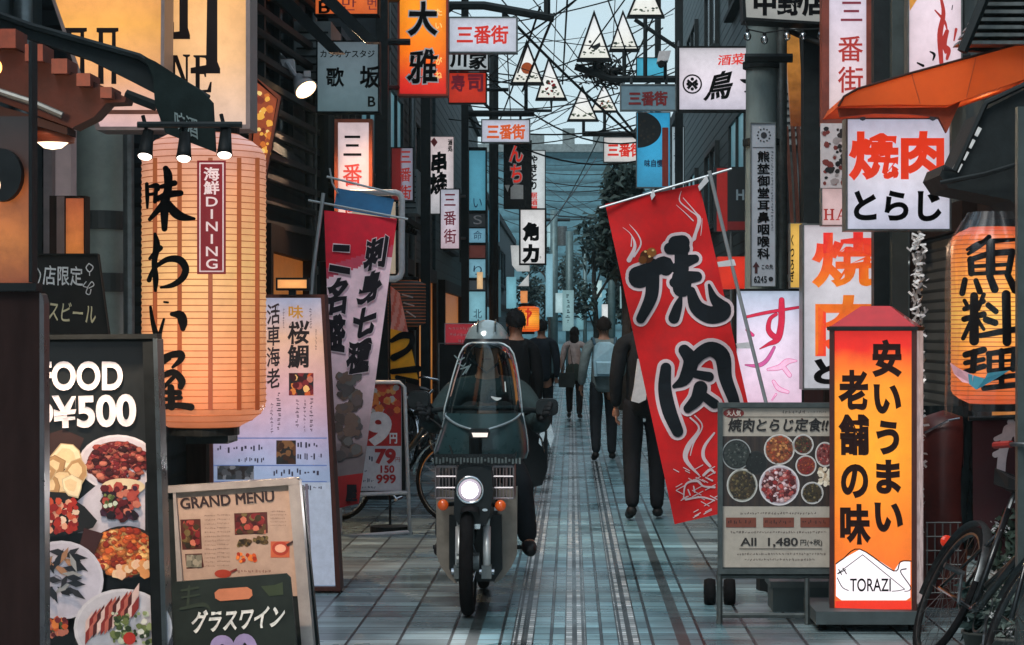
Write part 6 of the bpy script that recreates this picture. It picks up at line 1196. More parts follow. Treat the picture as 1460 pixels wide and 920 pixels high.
# price stand
pl = PL(11.5, yaw=0); th = thing('price_stand', 'white tube framed price stand with a red panel and a big white nine', 'price stand', P(530, 762, 11.5))
m = MB(); Z.k = 0; m.slab(pl, RC(488, 548, 574, 700), -.02, 0, C(205, 205, 215)); patch(m, pl, RC(488, 548, 572, 636), C(190, 30, 34), .001)
for i in range(40): patch(m, pl, blob(rn, 535 + rn.uniform(-20, 34), 572 + rn.uniform(-20, 16), rn.uniform(3, 8)), rn.choice([C(215, 70, 50), C(230, 130, 60), C(200, 195, 195), C(160, 35, 35), C(225, 160, 90)]), .002)
text(m, '9', (524, 590, 555, 632), pl, bold=.05, off=.008, col=C(232, 225, 230)); text(m, '円', (556, 618, 566, 632), pl, bold=.04, off=.008, col=C(232, 225, 230))
rd = C(170, 28, 36); text(m, '79', (536, 641, 563, 660), pl, bold=.05, off=.004, col=rd); text(m, '150', (543, 664, 562, 674), pl, bold=.03, off=.004, col=rd); text(m, '999', (537, 677, 564, 689), pl, bold=.03, off=.004, col=rd); text(m, '円', (564, 652, 570, 659), pl, off=.004, col=rd)
for a, b, c_, d_ in ((526, 650, 534, 658), (520, 668, 528, 674), (518, 682, 534, 688), (516, 693, 536, 697)): scribble(m, pl, a, b, c_, d_, C(40, 60, 90))
m.build('price_print', PRINT, th)
WT = M('white_paint_metal', (.62, .62, .64), .4, 0, var=.15, scale=15)
MB().ring(pl, RC(478, 541, 578, 706), 5, -.02, .02).build('frame', BLK, th)
for q, nm in (([(484, 545), (570, 545), (577, 552), (585, 762)], 'tube'), ([(482, 706), (582, 702)], 'rail'), ([(480, 766), (585, 758)], 'rail'), ([(484, 545), (486, 765)], 'tube')): MB().tube([pl(*p, .03) for p in q], .015, 8).build(nm, WHITEM, th, True)
# red notice board behind the rider
pl = PL(15.5); s_ = sign('red_notice', 'small red lit notice with three white lines left of the rider helmet', 'sign', pl, RC(634, 461, 690, 493), .06, lit1('notice_face', (165, 45, 55), .75), WHITEM, 1); m = MB()
for i, (a, b) in enumerate(((640, 680), (642, 684), (654, 676))): scribble(m, pl, a, 466 + i * 9, b, 471 + i * 9, C(225, 195, 195))
m.build('lettering', PRINT, s_)
th = thing('easel_board', 'black easel board with a thin pale rim below the small red notice', 'board', P(660, 640, 15.2)); pl = PL(15.2)
MB().slab(pl, RC(627, 491, 690, 640), -.04, 0).build('board', M('slate_black', (.014, .015, .016), .8, var=.4), th); MB().ring(pl, RC(625, 489, 692, 642), 1.4, -.04, .01).build('frame', GREYM, th)
for a in (630, 688): MB().tube([pl(a, 642, 0), (pl(a, 0).x, 15.2 * K, 0)], .015, 6).build('leg', GREYM, th)
# small lanterns far down the alley
ORL = LIT('orange_lantern', [(0, C(235, 80, 25)), (.5, C(255, 175, 60)), (1, C(230, 90, 30))], 1.1)
th = lantern('paper_lantern', 'glowing orange paper lantern hanging above the dark walkers in the middle', P(753, 0, 21).x, 21, 16 * 21 / 2200, EYE + 2 * 21 / 2200, EYE + 38 * 21 / 2200, ORL, 12)
brush(MB(), CY(P(753, 0, 21).x, 21, 16 * 21 / 2200), [[(750, 444, 1.4), (757, 446, 1.6), (752, 454, 1.6)], [(753, 440, 1.2), (752, 464, 1.3)]], off=.006).build('lettering', INKR, th)
# ---------------------------------------------------------------- delivery scooter
YF = 8.19 * K                                        # where the front tyre touches the ground
PR = lambda y: PL(y / K)
xb = P(671, 0, 8.19).x
sc = thing('delivery_scooter', 'delivery scooter with a tall clear windscreen, wire front basket and shining headlight, facing the camera', 'scooter', (xb, YF + .6, 0))
GREIGE = M('legshield_greige', C(138, 131, 121), .4, var=.25, scale=10); TEALB = M('apron_plastic', C(44, 70, 74), .3, var=.3, scale=6, coat=.3); CHR = M('chrome', (.6, .62, .64), .18, 1, var=.2, scale=20); DKP = M('dark_plastic', (.012, .016, .018), .35, var=.4, scale=14)
def wheel(parent, x, y, r, wd, lean=0, M_=None, nm='front_wheel'):
    c = Vector((x, y, r)); prof = []
    for i in range(13):
        t = 2 * math.pi * i / 12; prof.append((r - wd * .5 + wd * .5 * math.cos(t), wd * .5 * math.sin(t)))
    w_ = MB().lathe(c, prof, 40, 'x').build(nm, RUBBER, parent, True)
    rp = [(r - wd * .95, -wd * .3), (r - wd * .8, -wd * .34), (r - wd * .7, -wd * .3), (r - wd * .7, wd * .3), (r - wd * .8, wd * .34), (r - wd * .95, wd * .3), (r - wd * .95, -wd * .3)]
    MB().lathe(c, rp, 36, 'x').build('rim', GREYM, w_, True); MB().lathe(c, [(0, -.06), (.05, -.06), (.05, .06), (0, .06)], 16, 'x').build('hub', GREYM, w_)
    s_ = MB()
    for i in range(18):
        a = 2 * math.pi * i / 18; a2 = a + (.25 if i % 2 else -.25); s_.tube([c + Vector((.04 if i % 2 else -.04, .045 * math.cos(a2), .045 * math.sin(a2))), c + Vector((0, (r - wd * .9) * math.cos(a), (r - wd * .9) * math.sin(a)))], .002, 4)
    s_.build('spokes', CHR, w_); return w_
wheel(sc, P(667.5, 0, 8.19).x, YF, .285, .074)
wheel(sc, xb + .02, YF + 1.18, .28, .07, nm='rear_wheel')
for px_ in (654.5, 694):
    x = P(px_, 0, 8.19).x; m = MB(); m.tube([(x, YF - .02, .22), (x, YF + .03, .47)], .021, 12); m.tube([(x, YF + .03, .47), (x, YF + .08, .66)], .015, 12); f = m.build('fork_leg', M('fork_alloy', (.62, .66, .66), .35, .3), sc, True)
    MB().box(x - .026, x + .026, YF - .04, YF + .04, .20, .27).build('axle_holder', GREYM, f); MB().lathe((x, YF, .235), [(0, -.04), (.018, -.04), (.018, .04), (0, .04)], 10, 'x').build('axle_nut', CHR, f)
# mudguard
m = MB(); r0 = .31
for w0, w1 in ((-.05, .05),):
    vs = []; n = 16
    for i in range(n + 1):
        a = R(62 + 100 * i / n)
        for xx, rr in ((-.052, r0 - .03), (-.045, r0), (0, r0 + .012), (.045, r0), (.052, r0 - .03)): vs.append((P(671, 0, 8.19).x + xx, YF + .01 - rr * math.cos(a), .285 + rr * math.sin(a)))
    m.add(vs, [(i * 5 + j, i * 5 + j + 1, (i + 1) * 5 + j + 1, (i + 1) * 5 + j) for i in range(n) for j in range(4)])
m.build('mudguard', RUBBER, sc, True)
# legshields
pl = PR(YF + .18)
for poly in ([(620, 700), (648, 702), (648, 742), (642, 750), (642, 800), (650, 834), (640, 827), (628, 812), (621, 795)], [(737, 696), (709, 700), (709, 740), (713, 750), (712, 800), (704, 834), (716, 827), (728, 812), (736, 795)]):
    vs_f = [pl(x, y, .0) for x, y in poly]; cx = sum(v.x for v in vs_f) / len(vs_f)
    m = MB(); out = [v + Vector((0, .10 * abs(v.x - xb) / .22, 0)) for v in vs_f]; m.prism(out, [v + Vector((0, .05, 0)) for v in out]); m.build('legshield', GREIGE, sc)
m = MB(); m.prism([pl(x, y, -.02) for x, y in ((640, 735), (715, 735), (716, 812), (704, 830), (652, 830), (640, 812))], [pl(x, y, -.3) for x, y in ((640, 735), (715, 735), (716, 812), (704, 830), (652, 830), (640, 812))]); m.build('engine_cover', DKP, sc)
# headlight housing
pl = PR(YF - .02)
m = MB(); H0 = [(651, 668), (664, 662), (690, 662), (704, 668), (707, 700), (702, 735), (695, 752), (652, 752), (645, 735), (646, 700)]; m.prism([pl(671 + (x - 671) * .9, 703 + (y - 703) * .9, .05) for x, y in H0], [pl(x, y, -.16) for x, y in H0]); m.build('headlight_housing', DKP, sc)
c = pl(670.5, 698, .055); MB().lathe(c, [(.0, -.016), (.025, -.014), (.044, -.006)], 28, 'y').build('headlight', GLOW('headlight_glow', C(255, 238, 240), 6.0), sc, True)
MB().lathe(c, [(.044, -.006), (.058, .0), (.064, .012), (.064, .03)], 28, 'y').build('reflector', GLOW('reflector_glow', C(170, 160, 172), .9), sc, True)
MB().lathe(c, [(.062, .0), (.072, -.006), (.078, .004), (.078, .05)], 28, 'y').build('headlight_ring', CHR, sc, True)
lamp(sc, 'headlight_beam', 'SPOT', c + Vector((0, -.06, 0)), 8, (1, .95, .95), .05, (0, -1, -.25), 100)
for px_, py in ((631.5, 720), (713.5, 721)):
    c = pl(px_, py, .0); t_ = MB().ball(c, .03, 14, (1, .8, 1)).build('turn_signal', M('amber_lens', C(200, 85, 30), .2, var=.1, coat=.5, emit=C(200, 80, 30) + (.25,)), sc, True); MB().tube([c + Vector((0, .02, 0)), (xb + (.06 if px_ > 671 else -.06), c.y + .1, c.z)], .012, 8).build('stalk', DKP, t_)
MB().slab(pl, [(662, 746), (686, 746), (685, 753), (663, 753)], .03, .055).build('number_plate', CHR, sc)
MB().slab(pl, ell(692, 726, 4, 2, 10), .03, .055).build('badge', CHR, sc)
# wire basket round the headlight
pl = PR(YF + .10); m = MB(); bw = .0035
for x0, x1 in ((623, 652), (704, 733)):
    q = [(x0, 664), (x1, 664), (x1, 709), (x0, 709)]
    for i in range(4): m.tube([pl(*q[i], .09), pl(*q[(i + 1) % 4], .09)], .006, 6)
    for i in range(1, 6): xx = x0 + (x1 - x0) * i / 6; m.tube([pl(xx, 664, .09), pl(xx, 709, .09)], bw, 5)
    for yy in (678, 694): m.tube([pl(x0, yy, .09), pl(x1, yy, .09)], .006, 5)
for xx in (623, 733):
    for yy in (664, 678, 694, 709): m.tube([pl(xx, yy, .09), pl(xx, yy, -.18)], bw, 5)
    for k_ in range(4): m.tube([pl(xx, 664, .09 - k_ * .07), pl(xx, 709, .09 - k_ * .07)], bw, 5)
for k_ in range(9): xx = 623 + 110 * k_ / 8; m.tube([pl(xx, 664, -.18), pl(xx, 709, -.18)], bw, 5); m.tube([pl(xx, 709, .09), pl(xx, 709, -.18)], bw, 5)
m.build('basket', M('basket_wire', C(150, 145, 148), .35, .7), sc)
m = MB(); q = [pl(620, 646, .10), pl(736, 646, .10), pl(736, 646, -.2), pl(620, 646, -.2)]; q2 = [pl(622, 662, .10), pl(734, 662, .10), pl(734, 662, -.2), pl(622, 662, -.2)]
for i in range(4): m.prism([q[i], q[(i + 1) % 4], q2[(i + 1) % 4], q2[i]], [v + (pl(678, 654, -.05) - v) * .04 for v in (q[i], q[(i + 1) % 4], q2[(i + 1) % 4], q2[i])])
for i in range(24): xx = 622 + i * 4.8; m.tube([pl(xx, 648, .108), pl(xx + 2, 662, .108)], .003, 4)
m.build('basket_rim', DKP, sc)
m = MB()
for i in range(26): xx = 618 + i * 4.9; rn2 = random.Random(i); m.slab(pl, RC(xx, 652 + rn2.uniform(-2, 1), xx + 2.6, 657 + rn2.uniform(-1, 3)), .10, .113 + .002 * rn2.random())
m.build('mesh_band', M('mesh_pale', C(95, 105, 105), .4, .4), sc)
# windscreen and apron: bulged surfaces laid out row by row
def bulged(rows, y0, bul, n=14):
    vs = []
    for py, a, b in rows:
        for i in range(n + 1):
            u = 2 * i / n - 1; px_ = (a + b) / 2 + (b - a) / 2 * math.sin(u * math.pi / 2)
            vs.append(PR(y0)(px_, py, 0) + Vector((0, bul * (1 - math.cos(u * math.pi / 2)) - 0, 0)))
    return vs, [(j * (n + 1) + i, j * (n + 1) + i + 1, (j + 1) * (n + 1) + i + 1, (j + 1) * (n + 1) + i) for j in range(len(rows) - 1) for i in range(n)]
rows = [(489, 672, 709), (491, 665, 717), (496, 659, 725), (505, 654, 731), (520, 649, 735), (540, 643, 738.5), (560, 638, 741), (582, 632, 743), (600, 630, 744)]
vs, fs = bulged(rows, YF + .22, .14)
ws = MB().add(vs, fs).build('windscreen', GLASS('windscreen_glass', (.44, .60, .62), .05, .45, .04), sc, True)
n = 15; edge = [vs[j * n] for j in range(len(rows) - 1, -1, -1)] + vs[1:n - 1] + [vs[j * n + n - 1] for j in range(len(rows))]
MB().tube(edge, .0055, 6).build('rim', M('screen_rim', C(205, 218, 220), .3, .2), ws, True)
m = MB(); plw = PR(YF + .215); brush(m, plw, [[(648, 507, .8), (655, 513, 1.2), (662, 510, .8)], [(652, 517, .8), (660, 522, 1), (664, 518, .6)], [(657, 526, 1), (667, 523, 1.2)], [(660, 534, 1), (668, 522, .8)], [(664, 532, .8), (671, 520, .8)]], off=.004); m.build('sticker', M('sticker_pale', C(110, 130, 132), .5), ws)
m = MB(); brush(m, plw, [[(720, 545, .8), (721, 558, .9)]], off=.004); brush(m, plw, [[(701, 566, 1), (708, 569, 2.4), (714, 568, 1)]], off=.005); m.build('sticker', M('sticker_white', C(200, 210, 210), .5), ws)
rows2 = [(590, 634, 744), (600, 631, 746), (615, 627, 749), (630, 622, 751), (645, 617, 752), (656, 619, 748)]
vs, fs = bulged(rows2, YF + .16, .16)
ap = MB().add(vs, fs).build('apron', TEALB, sc, True); n = 15
for k_ in (0, n - 1): MB().tube([vs[j * n + k_] for j in range(len(rows2))], .006, 6).build('apron_edge', M('apron_trim', C(150, 165, 170), .25, .5), ap, True)
m = MB(); lo = [(634, 592), (644, 601), (660, 609), (684, 614), (708, 609), (730, 600), (743, 590)]
m.tube([PR(YF + .135 + .14 * abs(x - 688) ** 2 / 3200)(x, y) for x, y in spline([(a, b, 0) for a, b in lo], 4) and [(p[0], p[1]) for p in spline([(a, b) for a, b in lo], 4)]], .008, 6); m.build('apron_trim', M('apron_trim', C(150, 165, 170), .25, .5), ap, True)
m = MB(); pa = PR(YF + .12); m.slab(pa, [(671, 611), (697, 611), (699, 619), (694, 625), (674, 625), (669, 619)], -.01, .02); m.build('front_marker', DKP, ap); MB().slab(pa, [(673, 617), (696, 617), (695, 623), (675, 623)], .021, .028).build('marker_lens', GLOW('marker_glow', C(240, 225, 215), .8), ap)
# handlebar, hand guards, mirrors
hy = YF + .42; z = 1.06
m = MB(); m.tube([P(590, 590, hy / K), P(640, 582, (hy - .05) / K), P(730, 582, (hy - .05) / K), P(785, 588, hy / K)], .014, 8); m.build('handlebar', STEEL, sc, True)
for a_, b_, st_ in ((780, 581, (748, 592)), (597, 570, (622, 592))):
    pm = PR(hy - .06); q = [(a_ + 16 * abs(math.cos(R(t))) ** .6 * (1 if math.cos(R(t)) > 0 else -1), b_ + 12.5 * abs(math.sin(R(t))) ** .6 * (1 if math.sin(R(t)) > 0 else -1)) for t in range(0, 360, 15)]
    mm = MB().slab(pm, q, -.05, -.012).slab(pm, [(a_ + (x - a_) * .86, b_ + (y - b_) * .86) for x, y in q], -.0119, .012).build('mirror', DKP, sc); MB().tube([pm(a_, b_, -.04), pm((a_ + st_[0]) / 2, b_ + 3, -.05), pm(*st_, -.06)], .008, 8).build('mirror_stalk', DKP, mm, True)
for a_ in (-1, 1): MB().tube(spline([tuple(P(671 + a_ * 70, 590, hy / K)), tuple(P(671 + a_ * 40, 612, (hy - .12) / K)), tuple(P(671 + a_ * 22, 660, (hy - .3) / K))], 5), .005, 5).build('control_cable', CAB, sc)
# seat, rear case, side pannier, frame, foot boards
cx = xb + .02
m = MB(); m.prism([(cx - .1, YF + .62, .55), (cx + .1, YF + .62, .55), (cx + .13, YF + .65, .74), (cx - .13, YF + .65, .74)], [(cx - .12, YF + 1.15, .55), (cx + .12, YF + 1.15, .55), (cx + .15, YF + 1.2, .78), (cx - .15, YF + 1.2, .78)]); m.build('seat', DKP, sc)
pp = PR(YF + .95); m = MB(); m.slab(pp, [(736, 598), (770, 600), (780, 612), (780, 672), (773, 692), (752, 697), (738, 690)], -.35, 0); pn = m.build('pannier', M('pannier_black', (.014, .016, .018), .6, var=.4, bump=.2), sc)
m = MB(); m.slab(pp, [(763, 598), (771, 600), (777, 618), (773, 637), (768, 632), (770, 616)], .002, .01); m.slab(pp, [(775, 590), (783, 596), (790, 622), (785, 640), (780, 625)], -.1, -.05); m.tube([pp(762, 612, .02), pp(772, 626, .02), pp(776, 645, .02)], .006, 6); m.build('buckle', CHR, pn)
m = MB(); m.box(cx - .24, cx + .24, YF + 1.15, YF + 1.6, .70, 1.12); m.build('rear_case', M('case_grey', C(60, 66, 68), .5, var=.3), sc)
m = MB(); m.tube([(cx, YF + .12, .95), (cx, YF + .3, .5), (cx, YF + .55, .36), (cx, YF + 1.18, .30)], .035, 10); m.box(cx - .14, cx + .14, YF + .45, YF + .8, .2, .4); m.build('frame', STEEL, sc)
m = MB()
for s in (-1, 1): m.tube([(cx + s * .12, YF + .62, .3), (cx + s * .26, YF + .62, .3)], .013, 6)
m.build('foot_peg', STEEL, sc)
m = MB(); m.tube([(cx + .1, YF + .55, .25), (cx + .13, YF + .9, .22), (cx + .14, YF + 1.35, .26)], [.02, .03, .045], 12); m.build('exhaust', CHR, sc, True)

# ---------------------------------------------------------------- bicycles
def bicycle(label, loc, rz, lean, fcol, basket=True, group=None):
    CHR = M('worn_chrome', (.12, .13, .135), .35, .8, var=.4, scale=20) if fcol[0] == 'black' else MC['chrome']
    Mx = Matrix.Translation(loc) @ Matrix.Rotation(R(rz), 4, 'Z') @ Matrix.Rotation(R(lean), 4, 'X')
    th = thing('bicycle', label, 'bicycle', loc, group); fm = M('bike_' + fcol[0], fcol[1], .3, .4, var=.3, scale=14, coat=.4)
    for nm, x in (('front_wheel', .53), ('rear_wheel', -.53)):
        prof = [(.33 - .018 + .018 * math.cos(2 * math.pi * i / 8), .018 * math.sin(2 * math.pi * i / 8)) for i in range(9)]
        w_ = MB(Mx).lathe((x, 0, .33), prof, 40, 'y').build(nm, RUBBER, th, True)
        MB(Mx).lathe((x, 0, .33), [(.288, -.011), (.302, -.012), (.302, .012), (.288, .011), (.288, -.011)], 36, 'y').build('rim', CHR, w_, True)
        s_ = MB(Mx)
        for i in range(24): a = 2 * math.pi * i / 24; s_.tube([(x + .02 * math.cos(a + .8), .03 if i % 2 else -.03, .33 + .02 * math.sin(a + .8)), (x + .29 * math.cos(a), 0, .33 + .29 * math.sin(a))], .0016, 4)
        s_.build('spokes', CHR, w_)
        g_ = MB(Mx); vs = []; n = 20
        for i in range(n + 1):
            a = R(-10 + 175 * i / n) if x < 0 else R(10 + 130 * i / n)
            for yy, rr in ((-.026, .352), (0, .365), (.026, .352)): vs.append((x - rr * math.cos(a), yy, .33 + rr * math.sin(a)))
        g_.add(vs, [(i * 3 + j, i * 3 + j + 1, i * 3 + j + 4, i * 3 + j + 3) for i in range(n) for j in range(2)]); g_.build('mudguard', CHR, th, True)
    m = MB(Mx)
    for a, b, r_ in (((.34, 0, .82), (-.05, 0, .33), .019), ((.33, 0, .72), (-.08, 0, .42), .015), ((-.12, 0, .30), (-.24, 0, .78), .016), ((-.12, 0, .30), (-.53, .05, .33), .01), ((-.12, 0, .30), (-.53, -.05, .33), .01), ((-.2, 0, .68), (-.53, .05, .33), .008), ((-.2, 0, .68), (-.53, -.05, .33), .008), ((.33, 0, .90), (.37, 0, .66), .02), ((-.05, 0, .33), (-.12, 0, .30), .02)): m.tube([a, b], r_, 8)
    m.build('frame', fm, th, True)
    m = MB(Mx); m.tube([(.37, .05, .66), (.42, .05, .55), (.53, .05, .33)], .011, 8); m.tube([(.37, -.05, .66), (.42, -.05, .55), (.53, -.05, .33)], .011, 8); m.tube([(.37, .05, .66), (.37, -.05, .66)], .014, 8); m.build('fork', fm, th, True)
    m = MB(Mx); m.tube([(.32, 0, .88), (.30, 0, 1.0)], .012, 8); m.tube([(.16, -.27, 1.0), (.27, -.22, 1.03), (.32, 0, 1.0), (.27, .22, 1.03), (.16, .27, 1.0)], .011, 8); m.build('handlebar', CHR, th, True)
    for s in (-1, 1): MB(Mx).tube([(.20, s * .252, 1.012), (.10, s * .285, .985)], .016, 8).build('grip', M('grip_red', C(150, 40, 34), .6) if fcol[0] == 'black' else RUBBER, th)
    MB(Mx).tube([(-.24, 0, .78), (-.26, 0, .86)], .012, 8).build('seat_post', CHR, th)
    m = MB(Mx); m.prism([(-.05, -.02, .90), (-.05, .02, .90), (-.22, .07, .91), (-.36, .1, .93), (-.38, 0, .94), (-.36, -.1, .93), (-.22, -.07, .91)], [(-.07, -.015, .87), (-.07, .015, .87), (-.22, .05, .86), (-.34, .08, .86), (-.36, 0, .86), (-.34, -.08, .86), (-.22, -.05, .86)]); m.build('saddle', DKP, th)
    m = MB(Mx); m.lathe((-.12, .05, .30), [(.085, -.003), (.092, 0), (.085, .003), (.078, 0), (.085, -.003)], 24, 'y'); m.tube([(-.12, .07, .30), (-.02, .08, .17)], .009, 6); m.tube([(-.12, -.07, .30), (-.22, -.08, .43)], .009, 6); m.tube([(-.03, .07, .17), (-.03, .17, .17)], .014, 6); m.tube([(-.22, -.07, .43), (-.22, -.17, .43)], .014, 6); m.build('crank', CHR, th)
    if basket:
        m = MB(Mx)
        for k_ in range(4):
            z = .74 + k_ * .075; s_ = .12 + k_ * .012; q = [(.42, -s_, z), (.42 + s_ * 2, -s_, z), (.42 + s_ * 2, s_, z), (.42, s_, z)]
            for i in range(4): m.tube([q[i], q[(i + 1) % 4]], .004, 5)
        for i in range(8):
            u = -.12 + .24 * i / 7; m.tube([(.42, u, .74), (.42, u * 1.3, .965)], .003, 4); m.tube([(.66, u, .74), (.732, u * 1.3, .965)], .003, 4); v = .42 + .24 * i / 7; m.tube([(v, -.12, .74), (.42 + (v - .42) * 1.3, -.156, .965)], .003, 4); m.tube([(v, .12, .74), (.42 + (v - .42) * 1.3, .156, .965)], .003, 4); m.tube([(v, -.12, .74), (v, .12, .74)], .003, 4)
        m.build('basket', STEEL, th)
    MB(Mx).ball((-.9, 0, .55), .03, 10, (.5, 1, 1)).build('reflector', M('reflector_red', C(200, 50, 30), .25, emit=C(200, 50, 30) + (.3,)), th)
    return th
p = P(575, 745, 12.2); bicycle('dark bicycle parked behind the white framed price stand', (p.x - .06, 12.2 * K, 0), -24, 6, ('dark', (.03, .04, .042)))
bicycle('second dark bicycle further back left of the scooter', (P(640, 0, 16.5).x - .25, 16.3 * K, 0), -62, -5, ('slate', (.05, .06, .07)))
bicycle('black bicycle with red grips leaning over at the bottom right beside the plants', (P(1358, 0, 6.75).x, 6.75 * K, 0), -84, -25, ('black', (.014, .016, .018)), basket=False)

# ---------------------------------------------------------------- people
def skin(chains, sub=2):
    """chains of (x, y, z, r); a chain may start with the index pair of an earlier point to branch from it"""
    me = bpy.data.meshes.new('s'); bm = bmesh.new(); ly = bm.verts.layers.skin.verify(); V = {}
    for ci, ch in enumerate(chains):
        prev = None
        if isinstance(ch[0], str): prev = V[ch[0]]; ch = ch[1:]
        for pt in ch:
            v = bm.verts.new(pt[1][:3]); r = pt[1][3]; v[ly].radius = (r, r if len(pt[1]) < 5 else pt[1][4]); v[ly].use_root = not V
            if prev is not None: bm.edges.new((prev, v))
            V[pt[0]] = v; prev = v
    bm.to_mesh(me); bm.free(); o = bpy.data.objects.new('s', me); COL.objects.link(o)
    o.modifiers.new('k', 'SKIN').use_smooth_shade = True; s = o.modifiers.new('s', 'SUBSURF'); s.levels = sub; s.render_levels = sub
    dg = bpy.context.evaluated_depsgraph_get(); dg.update(); e = bpy.data.meshes.new_from_object(o.evaluated_get(dg))
    v = [tuple(q.co) for q in e.vertices]; f = [tuple(p.vertices) for p in e.polygons]
    bpy.data.objects.remove(o); bpy.data.meshes.remove(me); bpy.data.meshes.remove(e); return v, f
SKINM = M('skin', C(176, 128, 104), .5, var=.1, scale=20)
def person(label, loc, rz, h, top, trousers, hairc, J=None, top_r=1.0, coat_len=.86, skirt=None, helmet=None, shoe=(.012, .012, .013), bag=None, sub=1, hair_long=False, wide=1.0, fingers=True):
    k_ = h / 1.7; Mx = Matrix.Translation(loc) @ Matrix.Rotation(R(rz), 4, 'Z') @ Matrix.Diagonal((k_, k_, k_, 1))
    th = thing('person', label, 'person', loc)
    j = dict(pel=(0, 0, .95), waist=(0, 0, 1.08), chest=(0, .01, 1.27), neckb=(0, 0, 1.43), neck=(0, .01, 1.49), jaw=(0, .03, 1.545), head=(0, .025, 1.61), crown=(0, .01, 1.675),
             shR=(.18 * wide, 0, 1.385), elR=(.225 * wide, -.03, 1.11), wrR=(.225 * wide, .05, .87), shL=(-.18 * wide, 0, 1.385), elL=(-.225 * wide, -.03, 1.11), wrL=(-.225 * wide, .05, .87),
             hiR=(.085, 0, .90), knR=(.10, .03, .49), anR=(.10, -.01, .09), toR=(.12, .13, .04), hiL=(-.085, 0, .90), knL=(-.10, .03, .49), anL=(-.10, -.01, .09), toL=(-.12, .13, .04))
    if J: j.update(J)
    g = lambda n, r, r2=None: (n, tuple(j[n]) + ((r,) if r2 is None else (r, r2)))
    # the body: one continuous skin, hands with five fingers
    ch = [[g('pel', .085), g('waist', .072), g('chest', .066), g('neckb', .052), g('neck', .05), g('jaw', .062), g('head', .082), g('crown', .055)]]
    for s in 'RL':
        ch.append(['neckb', g('sh' + s, .042), g('el' + s, .036), g('wr' + s, .026)]); ch.append(['pel', g('hi' + s, .08), g('kn' + s, .052), g('an' + s, .036), g('to' + s, .03)])
    v, f = skin(ch, max(sub, 1)); body = MB(Mx).add(v, f)
    for s in 'RL':
        w_ = Vector(j['wr' + s]); d = (w_ - Vector(j['el' + s])).normalized(); sx = 1 if s == 'R' else -1
        side = Vector((0, 1, 0)) - d * d.y; side = side.normalized() if side.length > .1 else Vector((0, 0, 1)); nrm = d.cross(side).normalized()
        pc = [[('a', tuple(w_ - d * .01) + (.024, .024)), ('b', tuple(w_ + d * .04) + (.030, .020)), ('c', tuple(w_ + d * .075) + (.034, .018))]]
        v, f = skin(pc, 1); body.add(v, f)
        if fingers:
            for i, (o_, l) in enumerate(((.030, .062), (.010, .072), (-.010, .068), (-.029, .052))):
                b0 = w_ + d * .07 + side * o_; cur = -nrm * sx
                v, f = skin([[('a', tuple(b0 - d * .02) + (.0095,)), ('b', tuple(b0 + d * l * .5 + cur * .006) + (.0088,)), ('c', tuple(b0 + d * l * .8 + cur * .02) + (.008,)), ('e', tuple(b0 + d * l * .95 + cur * .034) + (.0065,))]], 1); body.add(v, f)
            t0 = w_ + d * .02 + side * .022
            v, f = skin([[('a', tuple(t0) + (.012,)), ('b', tuple(t0 + d * .03 + side * .022) + (.0105,)), ('c', tuple(t0 + d * .06 + side * .026) + (.008,))]], 1); body.add(v, f)
    if helmet:                                       # riding gloves follow the hands
        gl = MB(Mx)
        for s in 'RL':
            w_ = Vector(j['wr' + s]); d = (w_ - Vector(j['el' + s])).normalized(); sx = 1 if s == 'R' else -1; side = Vector((sx, 0, 0)); side = (side - d * side.dot(d)).normalized(); nrm = d.cross(side).normalized() * sx
            v, f = skin([[('a', tuple(w_ - d * .07) + (.046,)), ('b', tuple(w_) + (.040,)), ('c', tuple(w_ + d * .06) + (.042,)), ('e', tuple(w_ + d * .085) + (.036,))]], 2); gl.add(v, f)
            sd_ = Vector((0, 1, 0)) - d * d.y; sd_ = sd_.normalized(); nr_ = d.cross(sd_).normalized()
            for o_, l in ((.030, .062), (.010, .072), (-.010, .068), (-.029, .052)):
                b0 = w_ + d * .07 + sd_ * o_; cur = -nr_ * sx; v, f = skin([[('a', tuple(b0 - d * .02) + (.0165,)), ('b', tuple(b0 + d * l * .5 + cur * .006) + (.0155,)), ('c', tuple(b0 + d * l * .8 + cur * .02) + (.0145,)), ('e', tuple(b0 + d * l * 1.02 + cur * .036) + (.013,))]], 1); gl.add(v, f)
            t0 = w_ + d * .02 + sd_ * .022; v, f = skin([[('a', tuple(t0) + (.02,)), ('b', tuple(t0 + d * .03 + sd_ * .022) + (.0175,)), ('c', tuple(t0 + d * .066 + sd_ * .028) + (.015,))]], 1); gl.add(v, f)
        gl.build('gloves', M('glove_black', (.016, .018, .02), .7, var=.4, bump=.4), th, True)
    hd = Vector(j['head']); fwd = Vector((0, 1, 0))
    for s in (-1, 1): body.ball(hd + Vector((s * .078, -.005, -.005)), .028, 10, (.4, .7, 1.1))
    v, f = skin([[('a', tuple(hd + fwd * .07 + Vector((0, 0, .01))) + (.010,)), ('b', tuple(hd + fwd * .098 + Vector((0, 0, -.025))) + (.013,))]], 1); body.add(v, f)
    b_ = body.build('body', SKINM, th, True)
    e_ = MB(Mx)
    for s in (-1, 1): e_.ball(hd + fwd * .072 + Vector((s * .032, 0, .012)), .012, 8, (1.2, .6, .8))
    e_.build('eyes', M('eye_dark', (.03, .02, .02), .2), th)
    e_ = MB(Mx); e_.tube([tuple(hd + fwd * .076 + Vector((x, -abs(x) * .25, -.055))) for x in (-.025, -.012, 0, .012, .025)], .005, 5); e_.build('mouth', M('lips', C(130, 70, 66), .5), th)
    # clothes follow the body
    tm = top if not isinstance(top, tuple) else M('cloth_%s' % top[0], top[1], .85, var=.35, scale=9, bump=1.0)
    r = top_r; lowz = j['pel'][2]; hp = Vector(j['pel']) + Vector((0, 0, coat_len - .95)) if coat_len < .95 else Vector(j['pel'])
